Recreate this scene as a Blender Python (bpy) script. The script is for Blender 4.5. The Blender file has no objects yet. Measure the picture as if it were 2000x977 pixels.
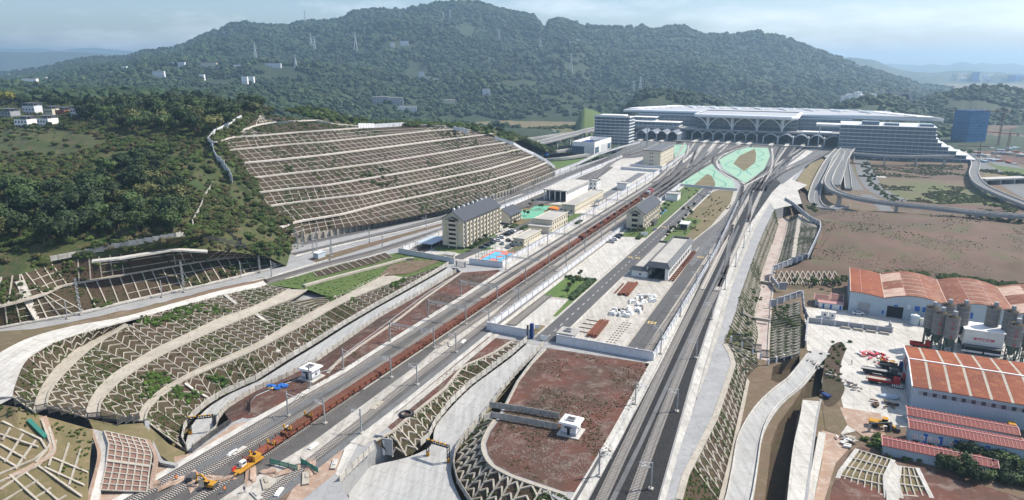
import bpy, math, random
import numpy as np
from mathutils import Vector, Matrix, noise
from mathutils.geometry import tessellate_polygon
PHI = math.radians(25.03); AX, AY = math.sin(PHI), math.cos(PHI)
R = random.Random(7)
scene = bpy.context.scene
COL = scene.collection
# ---------------------------------------------------------------- camera
F = 1333.; H = 95.; TH = math.atan(.2704); CT, ST = math.cos(TH), math.sin(TH)
cd = bpy.data.cameras.new('camera'); cam = bpy.data.objects.new('camera', cd); COL.objects.link(cam)
cam.location = (0, 0, H); cam.rotation_euler = (math.pi/2-TH, 0, 0)
cd.sensor_width = 36; cd.lens = F/2000*36; cd.clip_start = 1; cd.clip_end = 40000
scene.camera = cam
# ---------------------------------------------------------------- sky and sun
SUN_AZ, SUN_EL = math.radians(74), math.radians(48)
world = bpy.data.worlds.new("World"); scene.world = world; world.use_nodes = True
wn = world.node_tree; wn.nodes.clear()
def N(nt, t, **k):
    n = nt.nodes.new(t)
    for a, b in k.items():
        if a.startswith('i_'):
            n.inputs[int(a[2:]) if a[2:].isdigit() else a[2:].replace('_', ' ')].default_value = b
        else: setattr(n, a, b)
    return n
sky = N(wn, 'ShaderNodeTexSky', sky_type='NISHITA', sun_disc=False, sun_elevation=SUN_EL, sun_rotation=SUN_AZ,
        altitude=300, air_density=1.0, dust_density=2.0, ozone_density=4.)
tc = N(wn, 'ShaderNodeTexCoord')
mp = N(wn, 'ShaderNodeMapping'); mp.inputs['Scale'].default_value = (1.6, 1.6, 7.0)
cn = N(wn, 'ShaderNodeTexNoise', i_Scale=2.6, i_Detail=9.0, i_Roughness=.58)
cr = N(wn, 'ShaderNodeValToRGB'); cr.color_ramp.elements[0].position = .48; cr.color_ramp.elements[1].position = .72
cr.color_ramp.elements[0].color = (0, 0, 0, 1); cr.color_ramp.elements[1].color = (.75, .75, .75, 1)
mx = N(wn, 'ShaderNodeMixRGB', blend_type='MIX'); mx.inputs[2].default_value = (7.4, 7.9, 8.4, 1)
bg = N(wn, 'ShaderNodeBackground', i_Strength=.128); wo = N(wn, 'ShaderNodeOutputWorld')
L = wn.links.new
L(tc.outputs['Generated'], mp.inputs[0]); L(mp.outputs[0], cn.inputs[0]); L(cn.outputs[0], cr.inputs[0])
L(cr.outputs[0], mx.inputs[0]); L(sky.outputs[0], mx.inputs[1]); L(mx.outputs[0], bg.inputs[0]); L(bg.outputs[0], wo.inputs[0])
sl = bpy.data.lights.new('sun', 'SUN'); sl.energy = 5.; sl.angle = math.radians(.5); sl.color = (1, .92, .80)
sun = bpy.data.objects.new('sun', sl); COL.objects.link(sun)
sdir = Vector((math.sin(SUN_AZ)*math.cos(SUN_EL), math.cos(SUN_AZ)*math.cos(SUN_EL), math.sin(SUN_EL)))
sun.rotation_euler = sdir.to_track_quat('Z', 'Y').to_euler()
vs = scene.view_settings; vs.view_transform = 'Standard'; vs.look = 'None'; vs.gamma = 1; vs.exposure = .44
scene.cycles.volume_bounces = 0; scene.cycles.max_bounces = 5; scene.cycles.diffuse_bounces = 2; scene.cycles.glossy_bounces = 2
scene.cycles.transparent_max_bounces = 8
# lettering outlines, turned into meshes while the scene is still empty
TXT = {}; _l = []
for _s, _z in [('中铁一局', 1.9), ('施工现场钢筋加工', 1.3), ('安全质量环保', .75)]+[(q, 1.2) for q in '行为公正方法科学']+[(q, 1.15) for q in '中铁一局']:
    _c = bpy.data.curves.new('t', 'FONT'); _c.body = _s; _c.size = _z; _c.extrude = .02; _c.resolution_u = 1; _o = bpy.data.objects.new('t', _c); COL.objects.link(_o); _l.append((_s, _z, _o))
_d = bpy.context.evaluated_depsgraph_get()
for _s, _z, _o in _l: TXT[_s, _z] = bpy.data.meshes.new_from_object(_o.evaluated_get(_d))
for _s, _z, _o in _l: bpy.data.objects.remove(_o)
# ---------------------------------------------------------------- coordinates
# P: where the sight line through a point of the 2000x977 photograph meets the level z
def P(u, v, z=0.):
    du = (u-1000)/F; dv = (488.5-v)/F
    t = (z-H)/(-ST+dv*CT)
    return Vector((du*t, (CT+dv*ST)*t, z))
def PT(u, v, t):
    du = (u-1000)/F; dv = (488.5-v)/F
    return Vector((du*t, (CT+dv*ST)*t, H+(-ST+dv*CT)*t))

# S: yard frame, s metres along the railway, n metres to its right
def S(s, n, z=0.): return Vector((s*AX+n*AY, s*AY-n*AX, z))
RZ = -PHI      # objects whose local +y runs along the railway
# ---------------------------------------------------------------- materials
MATS = {}
def mat(name, c, c2=None, c3=None, rough=.85, scale=.12, scale2=None, detail=6, bump=0., bscale=2., metal=0., spec=.3, rnd=0., stripe=None, contrast=1., wpos=False, joint=0):
    """c: base colour; c2/c3: colours of irregular patches (large and small); rnd: per object variation; stripe=(axis, period, colour, width)"""
    if name in MATS: return MATS[name]
    m = bpy.data.materials.new(name); m.use_nodes = True; nt = m.node_tree; nt.nodes.clear(); l = nt.links.new
    o = N(nt, 'ShaderNodeOutputMaterial'); b = N(nt, 'ShaderNodeBsdfPrincipled')
    b.inputs['Roughness'].default_value = rough; b.inputs['Metallic'].default_value = metal; b.inputs['Specular IOR Level'].default_value = spec
    l(b.outputs[0], o.inputs[0]); c4 = lambda q: (q[0], q[1], q[2], 1)
    co = N(nt, 'ShaderNodeNewGeometry').outputs['Position'] if rnd == 0 or wpos else N(nt, 'ShaderNodeTexCoord').outputs['Object']
    cur = None
    if c2:
        n1 = N(nt, 'ShaderNodeTexNoise', i_Scale=scale, i_Detail=detail, i_Roughness=.62); l(co, n1.inputs[0])
        r1 = N(nt, 'ShaderNodeMapRange'); r1.inputs[1].default_value = .5-.16/contrast; r1.inputs[2].default_value = .5+.16/contrast; l(n1.outputs[0], r1.inputs[0])
        m1 = N(nt, 'ShaderNodeMixRGB'); m1.inputs[1].default_value = c4(c); m1.inputs[2].default_value = c4(c2); l(r1.outputs[0], m1.inputs[0]); cur = m1.outputs[0]
    if c3:
        n2 = N(nt, 'ShaderNodeTexNoise', i_Scale=scale2 or scale*6, i_Detail=8., i_Roughness=.72, i_Distortion=.6); l(co, n2.inputs[0])
        r2 = N(nt, 'ShaderNodeMapRange'); r2.inputs[1].default_value = .5; r2.inputs[2].default_value = .72; l(n2.outputs[0], r2.inputs[0])
        m2 = N(nt, 'ShaderNodeMixRGB'); m2.inputs[2].default_value = c4(c3); l(r2.outputs[0], m2.inputs[0])
        if cur: l(cur, m2.inputs[1])
        else: m2.inputs[1].default_value = c4(c)
        cur = m2.outputs[0]
    if stripe:
        ax, per, sc, wd = stripe
        oc = N(nt, 'ShaderNodeTexCoord').outputs['Object']; sx = N(nt, 'ShaderNodeSeparateXYZ'); l(oc, sx.inputs[0])
        mm = N(nt, 'ShaderNodeMath', operation='MULTIPLY'); mm.inputs[1].default_value = 1./per; l(sx.outputs[ax], mm.inputs[0])
        fr = N(nt, 'ShaderNodeMath', operation='FRACT'); l(mm.outputs[0], fr.inputs[0])
        lt = N(nt, 'ShaderNodeMath', operation='LESS_THAN'); lt.inputs[1].default_value = wd; l(fr.outputs[0], lt.inputs[0])
        m3 = N(nt, 'ShaderNodeMixRGB'); m3.inputs[2].default_value = c4(sc); l(lt.outputs[0], m3.inputs[0])
        if cur: l(cur, m3.inputs[1])
        else: m3.inputs[1].default_value = c4(c)
        cur = m3.outputs[0]
    if joint:
        mp_ = N(nt, 'ShaderNodeMapping'); mp_.inputs['Rotation'].default_value = (0, 0, PHI); l(N(nt, 'ShaderNodeNewGeometry').outputs['Position'], mp_.inputs[0])
        br = N(nt, 'ShaderNodeTexBrick', i_Scale=1., offset=0.); br.inputs['Mortar Size'].default_value = .07; br.inputs['Brick Width'].default_value = joint; br.inputs['Row Height'].default_value = joint*1.2; br.inputs['Mortar Smooth'].default_value = .2
        br.inputs['Color1'].default_value = (1, 1, 1, 1); br.inputs['Color2'].default_value = (.88, .88, .87, 1); br.inputs['Mortar'].default_value = (.62, .61, .6, 1); l(mp_.outputs[0], br.inputs[0])
        m5 = N(nt, 'ShaderNodeMixRGB', blend_type='MULTIPLY'); m5.inputs[0].default_value = .8; l(cur, m5.inputs[1]); l(br.outputs[0], m5.inputs[2])
        mq = N(nt, 'ShaderNodeMapping'); mq.inputs['Rotation'].default_value = (0, 0, PHI); mq.inputs['Scale'].default_value = (.9, .05, 1); l(co, mq.inputs[0]); sn_ = N(nt, 'ShaderNodeTexNoise', i_Scale=1., i_Detail=4.); l(mq.outputs[0], sn_.inputs[0])
        sr = N(nt, 'ShaderNodeMapRange'); sr.inputs[1].default_value = .35; sr.inputs[2].default_value = .6; sr.inputs[3].default_value = .80; l(sn_.outputs[0], sr.inputs[0]); m6 = N(nt, 'ShaderNodeMixRGB', blend_type='MULTIPLY'); m6.inputs[0].default_value = 1; l(m5.outputs[0], m6.inputs[1]); l(sr.outputs[0], m6.inputs[2]); cur = m6.outputs[0]
    if rnd:
        oi = N(nt, 'ShaderNodeObjectInfo'); rr = N(nt, 'ShaderNodeMapRange'); rr.inputs[3].default_value = 1-rnd; rr.inputs[4].default_value = 1+rnd; l(oi.outputs['Random'], rr.inputs[0])
        m4 = N(nt, 'ShaderNodeMixRGB', blend_type='MULTIPLY'); m4.inputs[0].default_value = 1
        if cur: l(cur, m4.inputs[1])
        else: m4.inputs[1].default_value = c4(c)
        l(rr.outputs[0], m4.inputs[2]); cur = m4.outputs[0]
    if cur: l(cur, b.inputs['Base Color'])
    else: b.inputs['Base Color'].default_value = c4(c)
    if bump:
        nb = N(nt, 'ShaderNodeTexNoise', i_Scale=bscale, i_Detail=5., i_Roughness=.65); l(co, nb.inputs[0])
        bp = N(nt, 'ShaderNodeBump', i_Strength=min(1, bump), i_Distance=.3); l(nb.outputs[0], bp.inputs['Height']); l(bp.outputs[0], b.inputs['Normal'])
    MATS[name] = m; return m
G = lambda v: (v, v, v)
mat('concrete', (.42, .40, .36), (.50, .475, .43), (.27, .25, .22), scale=.09, scale2=.5, bump=.3, joint=4)
mat('concrete_pale', (.56, .545, .51), (.48, .465, .43), (.36, .33, .29), scale=.06, scale2=.45, bump=.2, joint=5)
mat('concrete_grey', (.26, .265, .27), (.33, .33, .33), (.20, .20, .2), scale=.12, scale2=.6, bump=.3)
mat('concrete_lane', (.38, .385, .385), (.44, .44, .43), (.32, .32, .31), scale=.05, scale2=.7, bump=.15, joint=5)
mat('concrete_beam', (.42, .385, .325), (.33, .30, .25), (.18, .165, .13), scale=.25, scale2=1.2, rough=.9)
mat('hill_beam', (.55, .51, .46), (.45, .41, .36), scale=.1); mat('bench_concrete', (.42, .385, .33), (.33, .30, .25), (.19, .17, .135), scale=.2, scale2=.9, bump=.3)
mat('asphalt', (.075, .076, .08), (.095, .094, .094), (.13, .125, .12), scale=.06, scale2=.5)
mat('asphalt_light', (.13, .135, .14), (.16, .165, .17), (.11, .11, .11), scale=.05, scale2=.5)
mat('ballast_dark', (.013, .0135, .015), (.023, .023, .024), (.075, .073, .07), scale=.3, scale2=2.5, bump=.8, bscale=5)
mat('ballast_grey', (.15, .155, .16), (.11, .11, .112), (.23, .23, .225), scale=.16, scale2=2.2, bump=.8, bscale=5)
mat('ballast_mid', (.085, .082, .08), (.13, .125, .12), (.05, .047, .045), scale=.1, scale2=1.6, bump=.8, bscale=5)
mat('sleeper_concrete', (.42, .40, .37), (.33, .31, .28), scale=.8, rnd=.0)
mat('rail_steel', (.16, .12, .10), (.26, .23, .21), scale=.4, rough=.45, metal=.3)
mat('dirt_red', (.115, .044, .030), (.066, .042, .031), (.20, .16, .135), contrast=1.6, scale=.045, scale2=.24, bump=.6, bscale=1.2)
mat('dirt_brown', (.14, .09, .065), (.115, .095, .05), (.2, .15, .12), scale=.04, scale2=.3, bump=.6, bscale=1.)
mat('dirt_slope', (.056, .032, .022), (.046, .042, .018), (.09, .062, .042), scale=.06, scale2=.5, bump=.6, bscale=1.5)
mat('dirt_pale', (.36, .26, .20), (.27, .18, .13), (.45, .40, .35), scale=.08, scale2=.4, bump=.4)
mat('grass', (.085, .125, .030), (.060, .105, .025), (.13, .13, .045), scale=.12, scale2=.7, bump=.6, bscale=3)
mat('grass_bright', (.085, .15, .030), (.07, .12, .03), (.14, .15, .05), scale=.1, scale2=.6, bump=.4, bscale=3)
mat('grass_dry', (.17, .135, .07), (.11, .10, .045), (.21, .15, .1), scale=.06, scale2=.4, bump=.5, bscale=2)
mat('scrub', (.030, .055, .014), (.06, .066, .022), (.13, .085, .048), scale=.022, scale2=.16, bump=1, bscale=.7)
mat('forest_floor', (.016, .034, .016), (.028, .046, .018), (.06, .062, .03), scale=.01, scale2=.06, bump=1, bscale=.2)
mat('far_hill', (.03, .05, .03), (.045, .06, .035), scale=.002)
mat('turf_green', (.24, .40, .29), (.29, .43, .33), (.19, .31, .22), scale=.05, scale2=.6)
mat('turf_line', (.03, .22, .17))
mat('wall_white', (.66, .67, .70), (.60, .61, .64), (.5, .5, .5), scale=.2, scale2=.8)
mat('wall_cream', (.60, .545, .43), (.55, .50, .39), scale=.15)
mat('wall_grey', (.33, .34, .36), (.28, .29, .31), scale=.4)
mat('white_paint', (.78, .78, .76), (.68, .68, .66), scale=.3)
mat('white_bright', (.86, .86, .85), (.80, .8, .79), scale=.2, rough=.5)
mat('roof_slate', (.045, .053, .068), (.055, .063, .078), scale=.6, stripe=(1, .55, (.03, .036, .05), .12), rough=.7)
mat('roof_flat', (.33, .32, .30), (.42, .41, .38), (.2, .19, .18), scale=.1, scale2=.6)
mat('roof_pale', (.40, .415, .44), (.36, .375, .40), scale=.02, rough=.6); mat('skylight', (.42, .58, .66), rough=.2, spec=.6); mat('vault_metal', (.13, .15, .18), (.16, .18, .21), scale=.1, rough=.5)
mat('channel', (.42, .37, .34), (.36, .30, .27), (.20, .10, .08), scale=.12, scale2=.35); mat('verge_green', (.075, .085, .03), (.085, .06, .04), (.05, .08, .022), scale=.08, scale2=.5, bump=.6); mat('field_brown', (.13, .078, .058), (.095, .066, .045), (.07, .085, .028), contrast=1.5, scale=.03, scale2=.055, bump=.7, bscale=.8)
mat('field_green', (.095, .11, .04), (.13, .105, .06), (.07, .10, .03), scale=.02, scale2=.15, bump=.7, bscale=.8); mat('sheet_pale', (.52, .40, .33), (.40, .24, .17), scale=.3); mat('roof_brown', (.17, .085, .075), (.12, .06, .055), scale=.4); mat('panel_red', (.22, .125, .10), (.18, .10, .08), (.28, .2, .16), scale=.3)
mat('roof_grey_dark', (.10, .105, .115), (.13, .135, .14), scale=.3, rough=.6)
mat('rust', (.15, .058, .036), (.11, .042, .028), (.21, .10, .06), scale=.2, scale2=1.1, rough=.8)
mat('rust_wagon', (.24, .075, .035), (.17, .05, .03), (.10, .035, .025), scale=.8, scale2=3., rough=.85)
mat('roof_rust_sheet', (.25, .060, .016), (.14, .034, .014), (.34, .14, .055), scale=.05, scale2=.45, rough=.75, stripe=(0, .9, (.22, .06, .03), .14))
mat('roof_rust_arch', (.21, .075, .034), (.145, .045, .024), (.33, .22, .15), scale=.07, scale2=.3, rough=.75, stripe=(1, .9, (.25, .09, .055), .12))
mat('roof_maroon', (.19, .033, .026), (.15, .028, .024), scale=.3, rough=.6, stripe=(0, .25, (.12, .02, .02), .2))
mat('pink_trim', (.48, .27, .25))
mat('sheet_wall', (.42, .50, .56), (.36, .44, .50), scale=.15, rough=.55, stripe=(0, .9, (.30, .37, .42), .08))
mat('glass_dark', (.03, .045, .065), (.05, .07, .09), scale=.6, rough=.12, spec=.6)
mat('glass_blue', (.07, .115, .16), (.09, .14, .19), scale=.15, rough=.15, spec=.6)
mat('dark', (.015, .016, .018)); mat('dark_grey', (.06, .062, .066), (.09, .09, .09), scale=.5)
mat('steel', (.38, .40, .42), (.3, .32, .33), scale=1., rough=.5, metal=.4)
mat('steel_pale', (.58, .60, .62), rough=.5); mat('yellow', (.50, .26, .02), (.36, .18, .03), scale=2.)
mat('orange', (.8, .22, .03)); mat('red', (.45, .03, .025), (.33, .03, .025), scale=1.); mat('blue', (.03, .13, .42)); mat('blue_dark', (.015, .04, .15))
mat('teal', (.03, .15, .12)); mat('court_blue', (.10, .36, .58), (.12, .40, .62), scale=.4); mat('court_red', (.55, .16, .13), (.5, .2, .16), scale=.4)
mat('court_green', (.12, .34, .23), (.14, .38, .26), scale=.3); mat('line_white', (.5, .5, .48)); mat('line_yellow', (.65, .45, .12), (.5, .4, .2), scale=1.)
mat('leaf_dark', (.017, .034, .011), (.032, .056, .016), (.055, .08, .022), scale=.35, scale2=1.6, rnd=.35, rough=.7)
mat('leaf_mid', (.034, .062, .016), (.05, .085, .022), (.08, .11, .03), scale=.35, scale2=1.6, rnd=.35, rough=.7)
mat('leaf_olive', (.075, .085, .028), (.11, .12, .035), (.16, .15, .05), scale=.35, scale2=1.6, rnd=.3, rough=.7)
mat('leaf_yellow', (.20, .19, .03), (.14, .15, .03), scale=.5, rnd=.2)
mat('forest', (.011, .030, .014), (.026, .052, .019), (.06, .082, .028), scale=.006, scale2=.02, rnd=.45, rough=.8, wpos=True)
mat('leaf_bush', (.050, .088, .020), (.078, .105, .028), (.13, .13, .045), scale=.04, scale2=.3, rnd=.35, wpos=True); mat('leaf_bush_dry', (.10, .085, .04), (.08, .085, .03), (.15, .11, .06), scale=.04, scale2=.3, rnd=.3, wpos=True); mat('leaf_bush_green', (.065, .12, .025), (.09, .14, .03), scale=.05, rnd=.3, wpos=True)
mat('bark', (.12, .09, .065), (.08, .06, .05), scale=1.)
mat('net_blue', (.03, .13, .29), (.04, .17, .36), scale=.12, stripe=(2, 3.6, (.015, .06, .15), .12))
mat('silo_skin', (.21, .205, .195), (.155, .15, .145), (.14, .11, .09), scale=.2, scale2=.9)
mat('silo_cone', (.055, .085, .075), (.04, .06, .055), scale=.5)
mat('skin', (.45, .27, .19)); mat('cloth', (.05, .06, .09)); mat('stone', (.30, .29, .27), (.22, .2, .19), scale=1.)
mat('car_white', (.75, .76, .77), rough=.3, spec=.5); mat('car_black', (.02, .022, .026), rough=.25, spec=.5); mat('car_silver', (.35, .37, .39), rough=.3, metal=.5)
mat('tyre', (.02, .02, .02)); mat('pile_pink', (.55, .12, .16)); mat('brick', (.30, .11, .07), (.24, .09, .06), scale=.8)
# ---------------------------------------------------------------- mesh builders
class MB:
    def __init__(s): s.v = []; s.f = []
    def add(s, vs, fs):
        k = len(s.v); s.v += [tuple(p) for p in vs]; s.f += [tuple(i+k for i in f) for f in fs]; return s
    def box(s, c, d, rz=0., tap=1., rx=0.):
        x, y, z = d[0]/2, d[1]/2, d[2]/2; ca, sa = math.cos(rz), math.sin(rz); vs = []
        for q in (-1, 1):
            for a, b in ((-1, -1), (1, -1), (1, 1), (-1, 1)):
                k = tap if q > 0 else 1
                X, Y, Z = a*x*k, b*y*k, q*z
                if rx: Y, Z = Y*math.cos(rx)-Z*math.sin(rx), Y*math.sin(rx)+Z*math.cos(rx)
                vs.append((c[0]+X*ca-Y*sa, c[1]+X*sa+Y*ca, c[2]+Z))
        return s.add(vs, [(0, 3, 2, 1), (4, 5, 6, 7), (0, 1, 5, 4), (1, 2, 6, 5), (2, 3, 7, 6), (3, 0, 4, 7)])
    def b0(s, x0, x1, y0, y1, z0, z1): return s.box(((x0+x1)/2, (y0+y1)/2, (z0+z1)/2), (x1-x0, y1-y0, z1-z0))
    def bar(s, a, b, w, h=None, up=(0, 0, 1)):
        a, b = Vector(a), Vector(b); d = b-a
        if d.length < 1e-5: return s
        d.normalize(); up = Vector(up); sd = d.cross(up)
        if sd.length < 1e-3: sd = d.cross(Vector((1, 0, 0)))
        sd.normalize(); u2 = sd.cross(d); h = h or w; sd *= w/2; u2 = u2*h/2
        vs = [a-sd-u2, a+sd-u2, a+sd+u2, a-sd+u2, b-sd-u2, b+sd-u2, b+sd+u2, b-sd+u2]
        return s.add(vs, [(0, 1, 2, 3), (7, 6, 5, 4), (0, 4, 5, 1), (1, 5, 6, 2), (2, 6, 7, 3), (3, 7, 4, 0)])
    def path(s, pts, w, h, up=(0, 0, 1), closed=False):
        pts = [Vector(p) for p in pts]; n = len(pts); vs = []; fs = []; w = w if hasattr(w, '__len__') else [w]*n
        for i, p in enumerate(pts):
            a = pts[(i-1) % n] if closed else pts[max(0, i-1)]; b = pts[(i+1) % n] if closed else pts[min(n-1, i+1)]
            d = (b-a); sd = d.cross(Vector(up)); sd.normalize(); u2 = Vector(up)
            for x, z in ((-1, 0), (1, 0), (1, 1), (-1, 1)): vs.append(p+sd*(x*w[i]/2)+u2*(z*h))
        m = n if closed else n-1
        for i in range(m):
            a, b = 4*i, 4*((i+1) % n)
            for k in range(4): fs.append((a+k, a+(k+1) % 4, b+(k+1) % 4, b+k))
        if not closed: fs += [(3, 2, 1, 0), (4*n-4, 4*n-3, 4*n-2, 4*n-1)]
        return s.add(vs, fs)
    def cyl(s, c, r, h, n=12, r2=None, cap=True):
        r2 = r if r2 is None else r2; vs = []
        for k in range(n):
            a = 2*math.pi*k/n; vs.append((c[0]+r*math.cos(a), c[1]+r*math.sin(a), c[2]))
        for k in range(n):
            a = 2*math.pi*k/n; vs.append((c[0]+r2*math.cos(a), c[1]+r2*math.sin(a), c[2]+h))
        fs = [(k, (k+1) % n, n+(k+1) % n, n+k) for k in range(n)]
        if cap: fs += [tuple(range(n-1, -1, -1)), tuple(range(n, 2*n))]
        return s.add(vs, fs)
    def tube(s, a, b, r, n=6, r2=None):
        a, b = Vector(a), Vector(b); d = (b-a).normalized(); x = d.orthogonal().normalized(); y = d.cross(x); r2 = r if r2 is None else r2
        vs = [a+(x*math.cos(t)+y*math.sin(t))*r for t in [2*math.pi*k/n for k in range(n)]]+[b+(x*math.cos(t)+y*math.sin(t))*r2 for t in [2*math.pi*k/n for k in range(n)]]
        return s.add(vs, [(k, (k+1) % n, n+(k+1) % n, n+k) for k in range(n)]+[tuple(range(n-1, -1, -1)), tuple(range(n, 2*n))])
    def blob(s, c, r, sub=1, amp=.25, seed=0, sq=1.):
        v0, f0 = ICO[sub]; c = Vector(c); o = Vector((seed*3.7, seed*1.3, seed*2.1))
        r = Vector(r) if hasattr(r, '__len__') else Vector((r, r, r))
        vs = []
        for p in v0:
            k = 1+amp*2*noise.noise(p*1.7+o); vs.append(c+Vector((p.x*r.x, p.y*r.y, p.z*r.z))*k)
        return s.add(vs, f0)
    def poly(s, pts, z0=None):
        """flat or folded polygon, triangulated"""
        pts = [Vector(p) for p in pts]; tri = tessellate_polygon([[Vector((p.x, p.y, 0)) for p in pts]])
        fs = []
        for a, b, c in tri:
            nz = (pts[b]-pts[a]).cross(pts[c]-pts[a]).z
            fs.append((a, b, c) if nz > 0 else (a, c, b))
        return s.add(pts, fs)
    def slab(s, pts, th):
        """polygon with thickness th below"""
        pts = [Vector(p) for p in pts]; s.poly(pts); n = len(pts); ar = sum(pts[i].x*pts[(i+1) % n].y-pts[(i+1) % n].x*pts[i].y for i in range(n))
        if ar < 0: pts = pts[::-1]
        vs = pts+[p-Vector((0, 0, th)) for p in pts]
        return s.add(vs, [(n+i, n+(i+1) % n, (i+1) % n, i) for i in range(n)])
    def mesh(s, name, m, smooth=False):
        me = bpy.data.meshes.new(name); me.from_pydata(s.v, [], s.f); me.materials.append(MATS[m] if isinstance(m, str) else m)
        if smooth: me.shade_smooth()
        return me
    def obj(s, name, m, parent=None, smooth=False, **props): return link(name, s.mesh(name, m, smooth), parent, **props)
def ico(sub):
    import bmesh
    b = bmesh.new(); bmesh.ops.create_icosphere(b, subdivisions=sub, radius=1); v = [x.co.copy() for x in b.verts]; f = [tuple(q.index for q in p.verts) for p in b.faces]; b.free(); return v, f
ICO = {1: ico(1), 2: ico(2), 3: ico(3)}
def link(name, data, parent=None, loc=None, rz=0., scale=None, **props):
    o = bpy.data.objects.new(name, data); COL.objects.link(o)
    if parent is not None: o.parent = parent
    if loc is not None: o.location = loc
    if rz: o.rotation_euler = (0, 0, rz)
    if scale is not None: o.scale = scale if hasattr(scale, '__len__') else (scale,)*3
    for k, v in props.items(): o[k] = v
    return o
def thing(name, label, cat, loc=(0, 0, 0), rz=0., group=None, data=None, scale=None):
    o = link(name, data, None, loc, rz, scale); o['label'] = label; o['category'] = cat
    if group: o['group'] = group
    return o
def struct(name, mb, m, kind='structure', smooth=False):
    return mb.obj(name, m, None, smooth, kind=kind)
KIDS = {}
def dup(o, loc, rz=0., label=None, scale=None, group=None):
    c = o.copy(); COL.objects.link(c); c.location = loc; c.rotation_euler = (0, 0, rz)
    if label: c['label'] = label
    if group: c['group'] = group
    if scale is not None: c.scale = scale if hasattr(scale, '__len__') else (scale,)*3
    for ch in kids(o):
        d = ch.copy(); COL.objects.link(d); d.parent = c
        for g in kids(ch):
            e = g.copy(); COL.objects.link(e); e.parent = d
    return c
def kids(o):
    if o.name not in KIDS: KIDS[o.name] = list(o.children)
    return KIDS[o.name]
ORD = ['', 'second ', 'third ', 'fourth ', 'fifth ', 'sixth ', 'seventh ', 'eighth ', 'ninth ', 'tenth ', 'eleventh ', 'twelfth ', 'thirteenth ', 'fourteenth ', 'fifteenth ', 'sixteenth ', 'seventeenth ', 'eighteenth ', 'nineteenth ']
TENS = {2: 'twenty', 3: 'thirty', 4: 'forty', 5: 'fifty', 6: 'sixty', 7: 'seventy', 8: 'eighty', 9: 'ninety'}
TENTH = {2: 'twentieth', 3: 'thirtieth', 4: 'fortieth', 5: 'fiftieth', 6: 'sixtieth', 7: 'seventieth', 8: 'eightieth', 9: 'ninetieth'}
def nth(i):
    """i = 0 -> '' (nearest), 1 -> 'second ' ..."""
    n = i+1
    if n < 20: return ORD[i]
    t, r = divmod(n, 10); h = ''
    if t >= 10: h = 'hundred and '; t -= 10; n -= 100
    if t < 2: return h+(ORD[n-1] or 'first ')
    return h+(TENTH[t]+' ' if r == 0 else TENS[t]+'-'+(ORD[r-1] if r > 1 else 'first '))
def lerp(a, b, t): return a+(b-a)*t
def interp(x, xs, ys): return float(np.interp(x, xs, ys))
def resamp(pts, n=None, step=None):
    pts = [Vector(p) for p in pts]; d = [0.]
    for a, b in zip(pts, pts[1:]): d.append(d[-1]+(b-a).length)
    if n is None: n = max(2, int(round(d[-1]/step))+1)
    A = np.array([tuple(p) for p in pts]); q = np.linspace(0, d[-1], n)
    return [Vector((np.interp(t, d, A[:, 0]), np.interp(t, d, A[:, 1]), np.interp(t, d, A[:, 2]))) for t in q]
def smooth(pts, k=6):
    """Catmull-Rom through the points"""
    pts = [Vector(p) for p in pts]; q = [pts[0]*2-pts[1]]+pts+[pts[-1]*2-pts[-2]]; out = []
    for i in range(1, len(q)-2):
        a, b, c, d = q[i-1:i+3]
        for j in range(k):
            t = j/k; out.append(.5*((2*b)+(c-a)*t+(2*a-5*b+4*c-d)*t*t+(3*b-a-3*c+d)*t**3))
    return out+[pts[-1]]
def px(l, z=0.): return [P(*(q if len(q) == 3 else (q[0], q[1], z))) for q in l]
def grid(rows, nc, nr, amp=0., nscale=.05, taper=True, oct=4, seed=0):
    """surface through polylines (world points); nr subdivisions between rows"""
    rs = [resamp(r, nc) for r in rows]; out = []
    for i in range(len(rs)-1):
        for k in range(nr): out.append([lerp(a, b, k/nr) for a, b in zip(rs[i], rs[i+1])])
    out.append(rs[-1]); m = MB(); n = len(out)
    for i, r in enumerate(out):
        for j, p in enumerate(r):
            if amp:
                e = min(i, n-1-i, j, nc-1-j)/3. if taper else 1
                p = p+Vector((0, 0, amp*min(1, e)*noise.fractal(p*nscale+Vector((seed, 0, 0)), 1., 2., oct)))
            m.v.append(tuple(p))
    for i in range(n-1):
        for j in range(nc-1):
            a = i*nc+j; m.f.append((a, a+1, a+nc+1, a+nc))
    if len(m.f):
        v = [Vector(m.v[k]) for k in m.f[len(m.f)//2]]
        if (v[1]-v[0]).cross(v[2]-v[0]).z < 0: m.f = [f[::-1] for f in m.f]
    return m, out
def flat(name, pts, z, m, th=0., kind='structure', sm=0):
    """ground sheet drawn from photograph points at level z"""
    w = px(pts, z)
    if sm: w = smooth(w+[w[0]], sm)[:-1]
    b = MB(); (b.slab(w, th) if th else b.poly(w)); return struct(name, b, m, kind)
# ================================================================ TERRAIN
from mathutils.bvhtree import BVHTree
def PY(u, v, y):
    dv = (488.5-v)/F; return PT(u, v, y/(CT+dv*ST))
def bvh(m): return BVHTree.FromPolygons([Vector(v) for v in m.v], m.f)
CAMP = Vector((0, 0, H))
def on(b, u, v, up=0.):
    """point of a surface on the sight line"""
    d = (PT(u, v, 1.)-CAMP).normalized(); h = b.ray_cast(CAMP, d)[0]
    return None if h is None else h+Vector((0, 0, up))
def drop(b, x, y):
    h = b.ray_cast(Vector((x, y, 900)), Vector((0, 0, -1)))[0]; return h
def build_ground():
    b = MB(); b.poly([(-16000, -60, -12), (16000, -60, -12), (16000, 16000, -12), (-16000, 16000, -12)]); struct('ground', b, 'grass_dry')
build_ground()
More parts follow.
